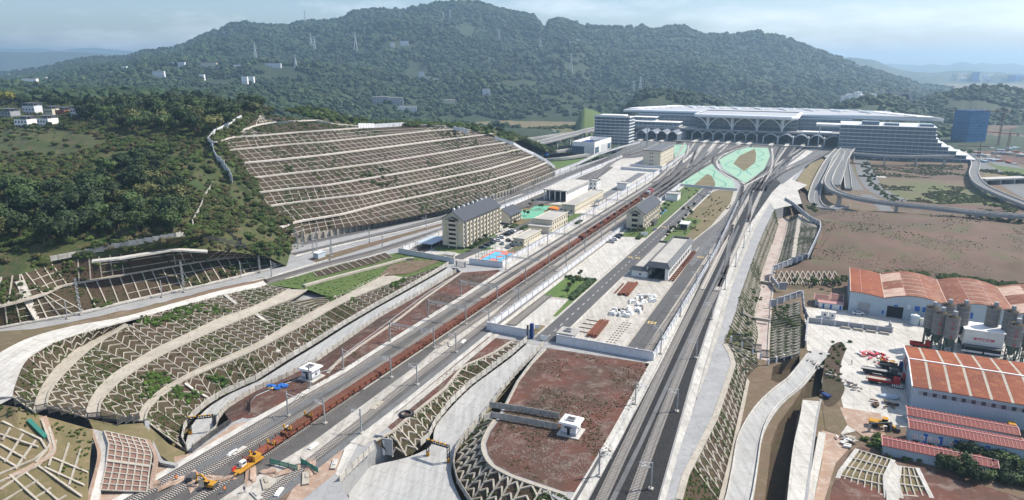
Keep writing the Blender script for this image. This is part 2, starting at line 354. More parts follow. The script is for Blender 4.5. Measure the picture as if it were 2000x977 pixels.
# --- mountain with the wooded valley at its foot
US = np.arange(-420, 2421, 5.)
def prof(pts): return [interp(u, [p[0] for p in pts], [p[1] for p in pts]) for u in US]
RIDGE = [(-420, 152), (0, 141), (80, 130), (130, 118), (170, 111), (250, 107), (280, 97), (340, 92), (400, 68), (450, 45), (480, 43), (500, 46), (560, 48), (600, 40), (650, 38), (675, 33), (690, 22), (740, 17), (770, 19), (800, 15), (850, 5), (880, 2), (930, 2), (950, 8), (1000, 22), (1040, 28), (1052, 38), (1060, 52), (1066, 52), (1074, 38), (1090, 34), (1120, 40), (1135, 48), (1200, 52), (1235, 50), (1250, 46), (1265, 53), (1290, 55), (1315, 49), (1338, 49), (1352, 56), (1370, 65), (1400, 66), (1440, 65), (1455, 62), (1490, 60), (1498, 68), (1510, 66), (1540, 75), (1580, 90), (1640, 112), (1700, 135), (1760, 150), (1800, 165), (1850, 170), (1900, 180), (2000, 200), (2420, 215)]
ROWS = [(760, None), (1000, [(-420, 196), (0, 193), (250, 196), (500, 210), (620, 240), (760, 250), (900, 256), (1050, 258), (1150, 262), (1300, 262), (1500, 262), (1800, 262), (2420, 262)]),
        (1200, [(-420, 180), (0, 178), (250, 182), (500, 195), (620, 218), (760, 232), (900, 240), (1050, 246), (1150, 246), (1230, 243), (1400, 243), (1700, 243), (2420, 243)]),
        (1550, [(-420, 160), (0, 158), (250, 160), (500, 165), (700, 196), (900, 203), (1060, 208), (1150, 214), (1230, 205), (1350, 214), (1500, 222), (2420, 222)]),
        (1950, [(-420, 150), (0, 141), (250, 138), (500, 132), (700, 155), (900, 150), (1150, 172), (1250, 172), (1400, 186), (1550, 192), (1700, 200), (2420, 208)]),
        (2350, [(-420, 151), (0, 141), (130, 124), (250, 122), (500, 98), (700, 105), (900, 88), (1150, 128), (1400, 150), (1600, 166), (1720, 180), (1850, 196), (2000, 204), (2420, 212)]),
        (2700, [(-420, 152), (0, 141), (130, 120), (250, 114), (350, 104), (500, 68), (700, 52), (900, 40), (1150, 86), (1400, 106), (1600, 134), (1720, 158), (1850, 182), (2000, 201), (2420, 214)]),
        (3000, RIDGE)]
def nz(p, s, o=3): return noise.fractal(Vector((p[0]*s, p[1]*s, 3.3)), 1., 2., o)
def mountain():
    rows = []
    r1 = prof(ROWS[1][1])
    rows.append([Vector((PY(u, v, 760).x, 760, min(PY(u, v, 1000).z-6, 40) if u < 560 else -12)) for u, v in zip(US, r1)])
    for y, p in ROWS[1:]: rows.append([PY(u, v, y) for u, v in zip(US, prof(p))])
    rows[-1] = [p+Vector((0, 0, -9+4*nz(p, .006, 2)+9*abs(nz(p, .03, 3))*(US[q] > 250))) for q, p in enumerate(rows[-1])]
    rows.append([Vector((p.x*1.12, 3350, p.z-90)) for p in rows[-1]]); rows.append([Vector((p.x*1.3, 4200, -12)) for p in rows[-2]])
    out = []; nr = 9; n = len(rows)
    for i in range(n-1):
        a, b = rows[max(0, i-1)], rows[i]; c, d = rows[i+1], rows[min(n-1, i+2)]
        for k in range(nr):
            t = k/nr; row = []
            for q in range(len(US)):
                P0, P1, P2, P3 = a[q], b[q], c[q], d[q]
                z = .5*((2*P1.z)+(P2.z-P0.z)*t+(2*P0.z-5*P1.z+4*P2.z-P3.z)*t*t+(3*P1.z-P0.z-3*P2.z+P3.z)*t**3)
                z = min(max(z, min(P1.z, P2.z)-4), max(P1.z, P2.z)+4); w = lerp(P1, P2, t)
                g = min(1, i+t) if i < 2 else 1
                edge = 1. if (i < n-4) else .0 if (i > n-4) else (1-t)
                amp = 62*edge*min(1, max(0, (w.y-900)/900))
                z += amp*(nz(w, .0028, 4)-.12*abs(nz(w, .009, 3))*3)+3*g*edge*nz(w, .02, 3)
                z = max(z, -13) if u_right(US[q]) and w.y < 1300 else z
                if 1 < i < n-3 and w.y > 1500: d_ = rows[-3][q]; z = min(z, H+(d_.z-H)*w.y/d_.y-13-.02*(3000-w.y))
                row.append(Vector((w.x, w.y, z)))
            out.append(row)
    out.append(rows[-1]); m = MB(); nc = len(US)
    for r in out: m.v += [tuple(p) for p in r]
    for i in range(len(out)-1):
        for j in range(nc-1):
            a = i*nc+j; m.f.append((a, a+1, a+nc+1, a+nc))
    return m
def u_right(u): return u > 1000
MT = mountain(); struct('hills', MT, 'forest_floor', smooth=True); BMT = bvh(MT)
RIDM = []
def ridge(name, prof_, y, base, m, amp=14, sc=.004, cols=220):
    us = np.linspace(prof_[0][0], prof_[-1][0], cols); m_ = MB(); rows = []
    for k, f in enumerate((0, .35, .7, 1., .6, 0)):
        yy = y+(k-3)*y*.06; row = []
        for u in us:
            v = interp(u, [p[0] for p in prof_], [p[1] for p in prof_]); top = PY(u, v, y); x = top.x*yy/y
            z = base+(top.z-base)*f+(amp*nz((x, yy), sc, 5) if 0 < k < 5 else 0)*(1 if k != 3 else .45)
            row.append((x, yy, z))
        rows.append(row)
    for r in rows: m_.v += r
    for i in range(5):
        for j in range(cols-1): a = i*cols+j; m_.f.append((a, a+1, a+cols+1, a+cols))
    if m == 'forest_floor': RIDM.append(m_)
    return struct(name, m_, m, smooth=True)
ridge('hills', [(1560, 130), (1640, 112), (1700, 118), (1715, 121), (1740, 133), (1765, 140), (1850, 141), (1900, 139), (1960, 142), (2000, 146), (2700, 160)], 5200, -12, 'far_hill', 40)
ridge('hills', [(1500, 150), (1700, 133), (1735, 126), (1765, 130), (1800, 129), (1815, 125), (1850, 128), (1875, 121), (1900, 124), (1920, 121), (1950, 125), (1980, 123), (2000, 128), (2060, 122), (2700, 130)], 9500, -12, 'far_hill', 60, .002)
ridge('hills', [(-900, 96), (0, 92), (30, 95), (60, 93), (120, 97), (180, 95), (250, 98), (300, 104), (420, 140), (600, 150)], 10500, -12, 'far_hill', 60, .002)
ridge('hills', [(-900, 110), (0, 103), (60, 104), (120, 101), (160, 100), (210, 106), (250, 109), (320, 120), (420, 140)], 6500, -12, 'far_hill', 45, .003)
ridge('hills', [(1740, 222), (1790, 200), (1830, 188), (1870, 178), (1905, 171), (1940, 168), (1965, 172), (2000, 177), (2200, 190), (2500, 190)], 1500, -12, 'forest_floor', 12, .01)
# low wooded hill behind the terminal roof
ridge('hills', [(1600, 226), (1640, 205), (1660, 196), (1700, 188), (1740, 190), (1770, 200), (1800, 222)], 1330, -12, 'forest_floor', 4, .02, 60)
ridge('hills', [(1205, 232), (1225, 210), (1250, 184), (1270, 175), (1300, 180), (1350, 183), (1380, 190), (1410, 205), (1430, 230)], 1280, -12, 'forest_floor', 2, .02, 60)
ridge('hills', [(1120, 250), (1135, 218), (1142, 211), (1155, 214), (1170, 220), (1190, 236), (1200, 250)], 1120, -12, 'grass', 1, .02, 40)

# --- natural hillside at the left, with the village and the groves
HS = [[(-250, 560, 14), (-150, 548, 15), (0, 543, 16.5), (40, 537, 17), (118, 512, 17), (236, 497, 18), (338, 484, 18), (405, 489, 16), (450, 492, 12), (520, 500, 8), (560, 520, 0)],
      [(-250, 505, 22), (-150, 500, 22), (0, 495, 22), (118, 482, 22), (250, 470, 23), (340, 464, 24), (400, 458, 22), (450, 455, 18), (500, 455, 14), (540, 455, 10), (575, 462, 4.5)],
      [(-250, 425, 28), (-150, 420, 29), (0, 415, 29), (150, 410, 31), (300, 400, 32), (380, 395, 30), (440, 395, 26), (480, 405, 21), (500, 420, 17), (530, 432, 13.5), (575, 438, 11)],
      [(-250, 345, 37), (-150, 340, 38), (0, 335, 38), (150, 330, 40), (300, 325, 41), (380, 322, 41), (430, 330, 38), (460, 350, 33), (490, 375, 27), (508, 392, 21), (516, 404, 17.5)],
      [(-250, 275, 45), (-150, 270, 46), (0, 265, 47), (150, 265, 49), (300, 262, 51), (370, 266, 51), (412, 280, 49), (435, 300, 44), (465, 322, 38), (485, 345, 31), (505, 370, 25)],
      [(-250, 228, 51), (-150, 225, 52), (0, 222, 54), (100, 220, 55), (300, 225, 58), (380, 238, 57.5), (410, 262, 53.2), (419, 277, 49.8), (427, 291, 44.6), (440, 299, 42.4), (476, 321, 36.3)],
      [(-250, 205, 54), (-150, 200, 55), (0, 195, 58), (150, 195, 60), (300, 200, 62), (400, 214, 62.5), (425, 238, 58), (430, 258, 53.6), (424, 270, 51), (421, 278, 49.6)],
      [(-250, 198, 53), (-150, 195, 54.6), (0, 190, 58), (150, 190, 60), (300, 194, 62), (420, 200, 63.5), (455, 208, 62.5), (468, 222, 60.6), (471, 240, 56.6), (472, 256, 52.2)],
      [(-250, 192, 52), (-150, 190, 54), (0, 186, 58), (150, 186, 60), (300, 188, 62), (420, 193, 64), (470, 203, 62.5), (500, 209, 61.5), (515, 212, 60.8), (524, 213, 60.3), (531, 213, 60)]]
rows = [px(r) for r in HS]
rows.append([Vector((p.x*1.35, p.y*1.3, p.z-32)) for p in rows[-1]])
HM, _ = grid(rows, 150, 12, amp=2.6, nscale=.045, seed=4); struct('hillside', HM, 'scrub', smooth=True); BHS = bvh(HM)

# --- big terraced cutting above the left tracks
BL = [[(575, 466), (600, 456), (640, 449), (736, 436), (800, 424), (872, 410), (1000, 366), (1086, 331)],
      [(548, 446), (578, 435), (669, 420), (750, 399), (838, 381), (942, 358), (1034, 332), (1067, 319)],
      [(512, 407), (540, 402), (601, 394), (703, 382), (750, 372), (838, 355), (952, 332), (1044, 305)],
      [(504, 378), (560, 371), (635, 364), (750, 345), (838, 330), (921, 313), (1018, 292)],
      [(494, 349), (560, 341), (635, 333), (736, 320), (860, 300), (921, 289), (992, 279)],
      [(476, 320), (510, 317), (560, 312), (635, 304), (770, 287), (860, 275), (960, 262)],
      [(432, 296), (500, 290), (560, 284), (628, 279), (716, 270), (838, 257), (912, 252)],
      [(420, 279), (450, 270), (500, 267), (580, 260), (652, 255), (740, 249, 45.5), (830, 245, 46.2), (870, 248, 45.3)],
      [(472, 257, 52), (500, 246, 54), (534, 240, 54.6), (580, 238), (618, 236, 53.5), (650, 243, 50.5), (700, 247, 46.8)],
      [(508, 226), (530, 213), (550, 214), (580, 222, 58.3), (605, 230, 55.2), (620, 234, 54.2)]]
BZ = [4.0, 10.5, 17, 23.5, 30, 36.5, 43, 49.5, 55, 60]
hill = [px(r, z) for r, z in zip(BL, BZ)]
m = MB()
def pairs(lo, up, step):
    """points of the lower edge with the nearest points of the upper edge"""
    lo_ = resamp(lo, step=step); uq = resamp(up, 400); out = []; last = 0
    for p in lo_:
        d = [(q.x-p.x)**2+(q.y-p.y)**2 for q in uq[last:]]; k = last+int(np.argmin(d)); last = k; out.append((p, uq[k], k))
    return out, uq
def ruled(lo, up, step, m, flare=6):
    pr, uq = pairs(lo, up, step); cols = []
    k0 = pr[0][2]
    for j in range(flare):
        k = int(k0*j/flare); 
        if k < k0: cols.append((pr[0][0], uq[k]))
    cols += [(a, b) for a, b, _ in pr]; k1 = pr[-1][2]
    for j in range(1, flare+1):
        k = int(k1+(399-k1)*j/flare)
        if k > k1: cols.append((pr[-1][0], uq[k]))
    vs = []; n = 3
    for a, b in cols:
        for q in range(n+1): vs.append(lerp(a, b, q/n))
    fs = []
    for i in range(len(cols)-1):
        for q in range(n):
            a = i*(n+1)+q; fs.append((a, a+n+1, a+n+2, a+1))
    v = [vs[i] for i in fs[len(fs)//2]]
    if (v[1]-v[0]).cross(v[2]-v[0]).z < 0: fs = [f[::-1] for f in fs]
    m.add(vs, fs); return pr
def ribs(parent, pr, w, h, mt, every=1, name='rib', lim=300, maxlen=1e9, minlen=1.):
    c = 0; prev = None
    for i, (a, b, k) in enumerate(pr):
        if i % every or (b-a).length > maxlen or (b-a).length < minlen: continue
        MB().bar(a+Vector((0, 0, h*.3)), b+Vector((0, 0, h*.3)), w, h).obj(name, mt, parent); c += 1
    return c
HILLB = MB()
for i in range(len(hill)-1):
    mb = MB(); pr = ruled(hill[i], hill[i+1], 5., mb); HILLB.add(mb.v, mb.f)
    o = struct('terrace', mb, 'dirt_slope')
    ribs(o, pr, .25, .35, 'hill_beam', maxlen=(BZ[i+1]-BZ[i])*4.2)
    for f in (.33, .66):
        pts = [lerp(a, b, f) for a, b, _ in pr if (b-a).length < (BZ[i+1]-BZ[i])*4.2]
        if len(pts) > 3: MB().path([p+Vector((0, 0, .0)) for p in pts], .2, .25).obj('cross_beam', 'hill_beam', o)
    if i: struct('terrace_path', MB().path(resamp(hill[i], step=6), 2. if i != 5 else 3.6, .9), 'hill_beam')
BHL = bvh(HILLB)
# back of the terraced hill: natural top falling away
back = [hill[9][-1], *[P(*q) for q in ((700, 247, 46.8), (760, 247, 46.5), (870, 249, 44.8), (912, 253, 42.6), (960, 263, 36.6), (992, 279, 30.5))]]
m, _ = grid([[hill[9][2]]+back, [p+Vector((12, 35, -1)) for p in [hill[9][2]]+back], [p+Vector((40, 120, -22)) for p in [hill[9][2]]+back], [Vector((p.x+90, p.y+260, -12)) for p in [hill[9][2]]+back]], 60, 6, amp=1.5, nscale=.06, seed=2)
struct('hillside', m, 'scrub', smooth=True); BBK = bvh(m); m_back = m

# --- fan of terraces in front, with arched concrete lattice
T0 = [(24, 776, 16), (30, 750, 17), (51, 703, 18.5), (100, 672, 18), (175, 646, 17), (245, 627, 15), (300, 613, 13), (400, 586, 9.5), (450, 573, 7.5), (505, 562, 5), (521, 556, 4)]
B1u = [(68, 806, 12.5), (73, 782, 12.5), (88, 752, 12.5), (111, 721, 12.5), (145, 688, 12.5), (169, 672, 12.5), (216, 647, 13), (244, 632, 14)]
B1l = [(91, 796, 12.5), (94, 779, 12.5), (101, 762, 12.5), (122, 735, 12.5), (159, 698, 12.5), (189, 674, 12.5), (219, 656, 13), (250, 637, 14)]
B2u = [(169, 816, 7), (176, 789, 7), (196, 758, 7), (230, 728, 7), (270, 704, 7), (304, 684, 7), (355, 660, 7), (382, 647, 6.8), (430, 624, 6), (480, 607, 5), (526, 587, 4), (566, 566, 2.6)]
B2l = [(193, 816, 7), (199, 784, 7), (230, 750, 7), (270, 722, 7), (321, 693, 7), (372, 669, 7), (419, 647, 6.5), (480, 622, 5), (530, 600, 3.8), (570, 585, 2.9), (600, 567, 2)]
B3u = [(270, 823, 1.5), (277, 802, 1.5), (297, 779, 1.5), (324, 758, 1.5), (351, 743, 1.5), (399, 718, 1.5), (500, 674, 1.5), (562, 637, 1.5), (585, 625, 1.5), (635, 598, 1.3), (663, 585, 1.2), (700, 566, 1), (760, 535, .4)]
B3l = [(284, 823, 1.5), (290, 802, 1.5), (311, 779, 1.5), (338, 760, 1.5), (355, 748, 1.5), (405, 725, 1.5), (500, 684, 1.5), (606, 629, 1.5), (642, 608, 1.3), (682, 587, 1.2), (732, 566, .8), (795, 543, .3)]
ZR = lambda u: interp(u, [440, 500, 560, 620, 700, 800, 885], [-6, -5.4, -4.4, -3.3, -2., -.7, 0])
FLu = [(365, 882), (356, 866), (361, 839), (378, 816), (405, 792), (439, 771), (500, 744), (560, 705), (622, 668), (669, 638), (732, 601), (795, 566), (850, 535), (876, 519)]
FRu = [(378, 880), (412, 853), (424, 842), (424, 828), (432, 812), (446, 798), (476, 779), (500, 765), (561, 738), (618, 708), (709, 644), (740, 622), (816, 579), (891, 533)]
FL = [P(u, v, ZR(u)) for u, v in FLu]; FR = [P(u, v, ZR(u)) for u, v in FRu]
TOPB2 = [(193, 816, 7)]
tiers = [('T1', px(B1u), px(T0[:7])), ('T2', px(B2u), px(B1l)+px(T0[6:])), ('T3', px(B3u), px(B2l)+px([(606, 567, 2), (631, 576, 1.8), (656, 578, 1.6), (698, 556, 1.2), (755, 534, .6)])), ('T4', FL, px(B3l)+px([(854, 521, .2)]))]
FANB = MB()
def lattice(name, lo, up, step, rowsp, soil='dirt_slope', beam='concrete_beam', w=.22, apex=1.9, maxk=None, skip=.0):
    mb = MB(); pr = ruled(lo, up, step, mb); FANB.add(mb.v, mb.f); o = struct(name, mb, soil)
    h = .36; cnt = 0; crn = 0
    for i, (a, b, k) in enumerate(pr):
        l = (b-a).length
        if l < 1.2 or (maxk and l > maxk): continue
        MB().bar(a+Vector((0, 0, .12)), b+Vector((0, 0, .12)), w, h).obj('rib', beam, o)
        if i+1 < len(pr):
            c, d, _ = pr[i+1]; l2 = (d-c).length
            if l2 < 1.2 or (maxk and l2 > maxk): continue
            nrow = max(1, int(round(min(l, l2)/rowsp)))
            for r in range(nrow):
                f = (r+.25)/nrow; q = (apex/max(l, l2))
                if nz(a+(b-a)*f, .05) > .42-skip: continue
                p0 = lerp(a, b, f); p2 = lerp(c, d, f); p1 = lerp(lerp(a, b, min(1, f+q)), lerp(c, d, min(1, f+q)), .5)
                e = Vector((0, 0, .1)); mb2 = MB().bar(p0+e, p1+e, w, h).bar(p1+e, p2+e, w, h); mb2.obj('arch_beam', beam, o); cnt += 1
    return o, pr
for nm, lo, up in tiers: lattice('terrace', lo, up, 4.3, 2.7, maxk=26)
def strip(name, A, B, m, th=.5, kind='structure', n=60):
    a = resamp(smooth(A, 4), n); b = resamp(smooth(B, 4), n); mb = MB()
    vs = []
    for p, q in zip(a, b): vs += [p, q, p-Vector((0, 0, th)), q-Vector((0, 0, th))]
    fs = []
    for i in range(n-1):
        k = 4*i; fs += [(k, k+1, k+5, k+4), (k+2, k, k+4, k+6), (k+1, k+3, k+7, k+5)]
    v = [vs[i] for i in fs[0]]
    if (v[1]-v[0]).cross(v[3]-v[0]).z < 0: fs = [f[::-1] for f in fs]
    fs += [(0, 1, 3, 2), (4*n-4, 4*n-2, 4*n-1, 4*n-3)]
    mb.add(vs, fs); return struct(name, mb, m, kind) if name else mb
up_ = lambda l, d: [p+Vector((0, 0, d)) for p in l]
strip('terrace_path', up_(px(B1u), .25), up_(px(B1l), .25), 'bench_concrete'); strip('terrace_path', up_(px(B2u), .25), up_(px(B2l), .25), 'bench_concrete')
strip('terrace_path', up_(px(B3u), .25), up_(px(B3l), .25), 'bench_concrete')
for A in (B1u, B1l, B2u, B2l, B3u, B3l): struct('drain_kerb', MB().path(resamp(smooth(up_(px(A), .2), 4), step=4), .45, .45), 'concrete_beam')
# stairs running down across the tiers
for a, b in (((560, 547, 2), (700, 700, -1.5)), ):
    pass
def hitfan(u, v): return on(BFAN, u, v, .3)
BFAN = bvh(FANB)
for l in (((216, 649), (250, 680), (300, 698)), ((304, 700), (345, 733), (357, 745)), ((362, 752), (385, 768), (408, 780)), ((438, 577), (462, 596), (478, 608)), ((500, 616), (550, 645), (585, 676)), ((520, 660), (545, 690), (560, 706))):
    pts = [hitfan(*q) for q in l]; pts = [p for p in pts if p]
    if len(pts) > 1: struct('drain_stair', MB().path(resamp(pts, step=3), 1.3, .35), 'concrete')
# crest strip and the broken ground behind it, down to the sunken track
T0a = px(T0); 
T0b = px([(-20, 776, 16), (-30, 720, 18), (0, 690, 18.8), (60, 660, 18.6), (140, 638, 17.2), (235, 621, 15.3), (300, 604, 13.2), (390, 579, 9.8), (440, 566, 7.8), (497, 554, 5.2), (514, 549, 4.2)])
T0c = px([(-300, 640, 19), (-150, 650, 19), (-20, 650, 19), (60, 643, 18.6), (130, 632, 17.6), (235, 609, 15.6), (300, 595, 13.6), (390, 571, 10), (440, 560, 7.8), (497, 549, 5.3), (516, 544, 4.2)])
strip('terrace_path', up_(T0a, .15), up_(T0b, .15), 'concrete_pale', .5)
T0d = [Vector((p.x-1, p.y+5+p.z*.7, 0)) for p in T0c]
m, _ = grid([T0b, T0c, T0d], 60, 4, amp=.5, nscale=.1); struct('embankment', m, 'dirt_brown', smooth=True)
# corner ground at far left below the crest
m, _ = grid([px([(-300, 820, 14), (-60, 800, 15), (0, 790, 15), (27, 776, 16)]), px([(-300, 730, 17), (-60, 720, 18), (-10, 700, 18.7), (0, 690, 18.8)]), px([(-300, 640, 19), (-150, 650, 19), (-60, 650, 19), (-20, 650, 19)])], 24, 6, amp=.4, nscale=.1); struct('concrete_apron', m, 'concrete_pale', smooth=True)
# upper left cutting with rectangular lattice
L0 = [(-250, 690, .2), (-60, 655, .2), (0, 640, .2), (100, 622, .2), (160, 612, .2), (250, 590, .2), (350, 568, .2), (440, 548, .2), (520, 527, .2), (548, 516, .2)]
L1 = [(-250, 622, 8.5), (-60, 608, 8.5), (0, 600, 8.5), (84, 577, 8.5), (118, 561, 8.5), (203, 545, 8.5), (338, 521, 8.5), (432, 506, 7.5), (500, 503, 5), (550, 508, 1.5)]
L2 = [(-250, 560, 14), (-150, 548, 15), (0, 543, 16.5), (40, 537, 17), (118, 512, 17), (236, 497, 18), (338, 484, 18), (405, 489, 16), (450, 492, 12), (520, 500, 6)]
for lo, up in ((px(L0), px(L1)), (px(L1), px(L2))):
    mb = MB(); pr = ruled(lo, up, 4.2, mb); FANB.add(mb.v, mb.f); o = struct('terrace', mb, 'dirt_slope')
    pp = [q for q in pr if nz(q[0], .03) < .33]
    ribs(o, pp, .45, .5, 'concrete_beam', maxlen=40)
    for f in (.3, .65):
        seg = []
        for a, b, _ in pr:
            if nz(lerp(a, b, f), .035) < .1 and (b-a).length < 40: seg.append(lerp(a, b, f))
            else:
                if len(seg) > 2: MB().path(seg, .4, .3).obj('cross_beam', 'concrete_beam', o)
                seg = []
        if len(seg) > 2: MB().path(seg, .4, .3).obj('cross_beam', 'concrete_beam', o)
struct('terrace_path', MB().path(resamp(smooth(up_(px(L1), .1), 4), step=5), 2.6, .7), 'bench_concrete')
struct('terrace_path', MB().path(resamp(px([(180, 512, 17.5), (236, 506, 17.5), (338, 489, 17.7), (405, 493, 15.6)]), step=5), 3.6, .7), 'concrete_pale')
struct('terrace_path', MB().path(resamp(up_(px(L0), .0), step=5), 2.4, .6), 'concrete_pale')
BFAN = bvh(FANB)
for l in (((38, 552), (50, 575), (60, 600), (75, 625)), ):
    pts = [on(BFAN, *q, up=.3) for q in l]; pts = [p for p in pts if p]
    if len(pts) > 1: struct('drain_stair', MB().path(resamp(pts, step=3), 3., .4), 'concrete')

# --- the yard platform at level 0, holed where the two roads dip under the railway
UR = [(1000, 668, 0), (964, 690, 0), (903, 718, 0), (869, 760, 0), (800, 815, 0), (765, 845, 0), (733, 862, 0)]       # top edge of the slope left of the centre road
hole1 = [p for p in px(B3l)]+px([(854, 521, 0), (893, 524, 0), (900, 531, 0), (837, 570, 0), (774, 616, 0), (733, 647, 0), (676, 688, 0), (640, 722, 0), (585, 738, 0), (535, 757, 0), (500, 772, 0), (489, 786, 0), (490, 806, 0), (470, 818, 0), (452, 826, 0), (412, 855, 0), (376, 882, 0), (330, 902, 0), (290, 862, 0)])
hole1 = [Vector((p.x, p.y, 0)) for p in hole1]
CR = [(1000, 668), (964, 690), (903, 718), (869, 760), (800, 815), (765, 845), (733, 862), (716, 876), (664, 938), (672, 960), (690, 985), (700, 1040), (700, 1200), (1130, 1200), (1105, 977), (1050, 952), (1000, 935), (965, 915), (948, 893), (943, 868), (955, 840), (968, 822), (985, 790), (1008, 745), (1030, 715), (1062, 675)]
hole2 = px(CR)
def holed(name, outer, holes, m, skirt):
    b = MB(); pl = [[Vector((p.x, p.y, 0)) for p in outer]]+[[Vector((p.x, p.y, 0)) for p in h] for h in holes]
    al = [p for q in pl for p in q]; vs = [Vector((p.x, p.y, outer[0].z)) for p in al]; tri = tessellate_polygon(pl); fs = []
    for a, c, d in tri: fs.append((a, c, d) if (al[c]-al[a]).cross(al[d]-al[a]).z > 0 else (a, d, c))
    b.add(vs, fs)
    for q in pl:
        n = len(q); vv = [Vector((p.x, p.y, outer[0].z)) for p in q]+[Vector((p.x, p.y, outer[0].z-skirt)) for p in q]; b.add(vv, [(i, (i+1) % n, n+(i+1) % n, n+i) for i in range(n)])
    return struct(name, b, m)
outer = px([(-900, 640), (-400, 420), (560, 480), (575, 470), (1000, 366), (1090, 336)])+[S(760, -215), S(900, -240), S(905, 20), S(870, 8), S(800, -2)]+px([(1588, 300), (1560, 345), (1545, 365), (1530, 405), (1513, 409), (1495, 445), (1480, 480), (1465, 521), (1443, 583), (1438, 606), (1414, 672), (1424, 690), (1431, 711), (1395, 816), (1338, 927), (1324, 977), (1300, 1120), (1000, 1200)])
outer += [P(690, 1210)]+px([(300, 1150), (-100, 1100), (-400, 900)])
# the second basin reaches past the front edge, so the outline itself goes round it
i0 = len(outer)
front = px([(1300, 1120), (1190, 1160), (1130, 1100), (1105, 985), (1050, 952), (1000, 935), (965, 915), (948, 893), (943, 868), (955, 840), (968, 822), (985, 790), (1008, 745), (1030, 715), (1062, 675), (1000, 668), (964, 690), (903, 718), (869, 760), (800, 815), (765, 845), (733, 862), (716, 876), (664, 938), (672, 960), (690, 985), (705, 1100), (300, 1150), (-100, 1100), (-400, 900)])
outer = px([(-900, 640), (-400, 420), (560, 480), (575, 470), (1000, 366), (1090, 336)])+[S(760, -215), S(900, -240), S(905, 20), S(870, 8), S(800, -2)]+px([(1588, 300), (1560, 345), (1545, 365), (1530, 405), (1513, 409), (1495, 445), (1480, 480), (1465, 521), (1443, 583), (1438, 606), (1414, 672), (1424, 690), (1431, 711), (1395, 816), (1338, 927), (1324, 977)])+front
holed('yard_ground', outer, [hole1], 'concrete_grey', 11.5)
# ================================================================ YARD SURFACES
def SS(l, z=0.): return [S(q[0], q[1], q[2] if len(q) > 2 else z) for q in l]
def sheet(name, pts, m, z=.03, sn=False, th=0.):
    w = SS(pts, z) if sn else px(pts, 0.)
    if not sn: w = [Vector((p.x, p.y, z)) for p in w]
    b = MB(); (b.slab(w, th) if th else b.poly(w)); return struct(name, b, m)
def band(name, c, w, m, z=.03, th=0., sn=True, sm=0):
    p = SS(c, z) if sn else [Vector((q.x, q.y, z)) for q in px(c, 0.)]
    if sm: p = smooth(p, sm)
    n = len(p); L_ = []; R_ = []
    for i, q in enumerate(p):
        d = (p[min(n-1, i+1)]-p[max(0, i-1)]).normalized(); s = Vector((d.y, -d.x, 0)); L_.append(q-s*w/2); R_.append(q+s*w/2)
    vs = L_+R_+[v-Vector((0, 0, max(th, .001))) for v in L_+R_]; fs = []
    for i in range(n-1):
        fs.append((i, n+i, n+i+1, i+1))
        if th: fs += [(2*n+i, i, i+1, 2*n+i+1), (n+i, 3*n+i, 3*n+i+1, n+i+1)]
    if th: fs += [(0, 2*n, 3*n, n), (n-1, 2*n-1, 4*n-1, 3*n-1)]
    return struct(name, MB().add(vs, fs), m)
# ballast beds
sheet('ballast_bed', [(70, -137), (150, -136), (210, -136.3), (400, -136.3), (560, -137), (640, -143), (760, -158), (890, -182), (893, -84), (800, -92), (740, -98), (640, -106), (560, -108.3), (400, -109.5), (215, -109.5), (205, -114.6), (150, -114.6), (100, -113.5), (60, -113)], 'ballast_mid', .10, True, .1)
sheet('ballast_bed', [(92, -134.5), (140, -133.5), (175, -131.4), (176, -128.2), (140, -129.5), (92, -130)], 'ballast_grey', .13, True)
sheet('ballast_bed', [(90, -110.6), (215, -110.2), (222, -112.2), (400, -113.6), (560, -112.6), (560, -108.6), (215, -107.2), (150, -105.6), (90, -104.6)], 'ballast_grey', .13, True)
sheet('ballast_bed', [(110, -112.3), (160, -111.8), (215, -111.6), (215, -109.6), (150, -107.6), (110, -107)], 'ballast_mid', .15, True)
sheet('ballast_bed', [(100, -41), (129, -41.1), (205, -43.2), (297, -47.0), (360, -50.8), (428, -53), (540, -58), (620, -64), (760, -80), (893, -92), (900, 6), (840, -2), (760, -16), (640, -33), (560, -38.5), (433, -41.1), (360, -40), (301, -37.9), (209, -32.6), (136, -27), (100, -24)], 'ballast_dark', .10, True, .1)
sheet('ballast_bed', [(118, -36.6), (160, -37.3), (230, -39.6), (330, -43), (430, -47.2), (430, -46.0), (330, -41.7), (230, -38.4), (160, -36.2), (118, -35.3)], 'ballast_grey', .13, True)
sheet('ballast_bed', [(600, -64), (893, -90), (893, -62), (760, -58), (640, -53)], 'ballast_mid', .14, True)
sheet('ballast_bed', [(600, -34), (760, -17), (898, 4), (895, -22), (760, -38), (640, -44)], 'ballast_grey', .13, True)
sheet('ballast_bed', [(180, -236), (229, -228.5), (256, -223.5), (289, -215.5), (342, -209), (400, -206.6), (470, -216.5), (568, -218), (700, -217), (780, -222), (885, -236), (893, -172), (800, -184), (715, -198), (680, -201.8), (342, -201.5), (289, -208.5), (256, -216), (229, -221.5), (180, -231)], 'ballast_grey', .10, True, .1)
sheet('ballast_bed', [(262, -251), (300, -241), (338, -232), (400, -220.6), (470, -217), (470, -210), (400, -213.8), (342, -221), (300, -233.5), (262, -244)], 'ballast_grey', .12, True)
sheet('ballast_bed', [(280, -262), (333, -246), (384, -233), (440, -222), (440, -217), (384, -226), (333, -239.5), (280, -256)], 'ballast_grey', .11, True)
sheet('ballast_bed', [(700, -203), (890, -212), (893, -150), (800, -158), (740, -176), (712, -190)], 'ballast_mid', .09, True)
sheet('dirt_ground', [(255, -226), (300, -219.8), (350, -212.5), (372, -209.8), (372, -212.5), (350, -217), (300, -226.5), (258, -234)], 'dirt_brown', .07, True)
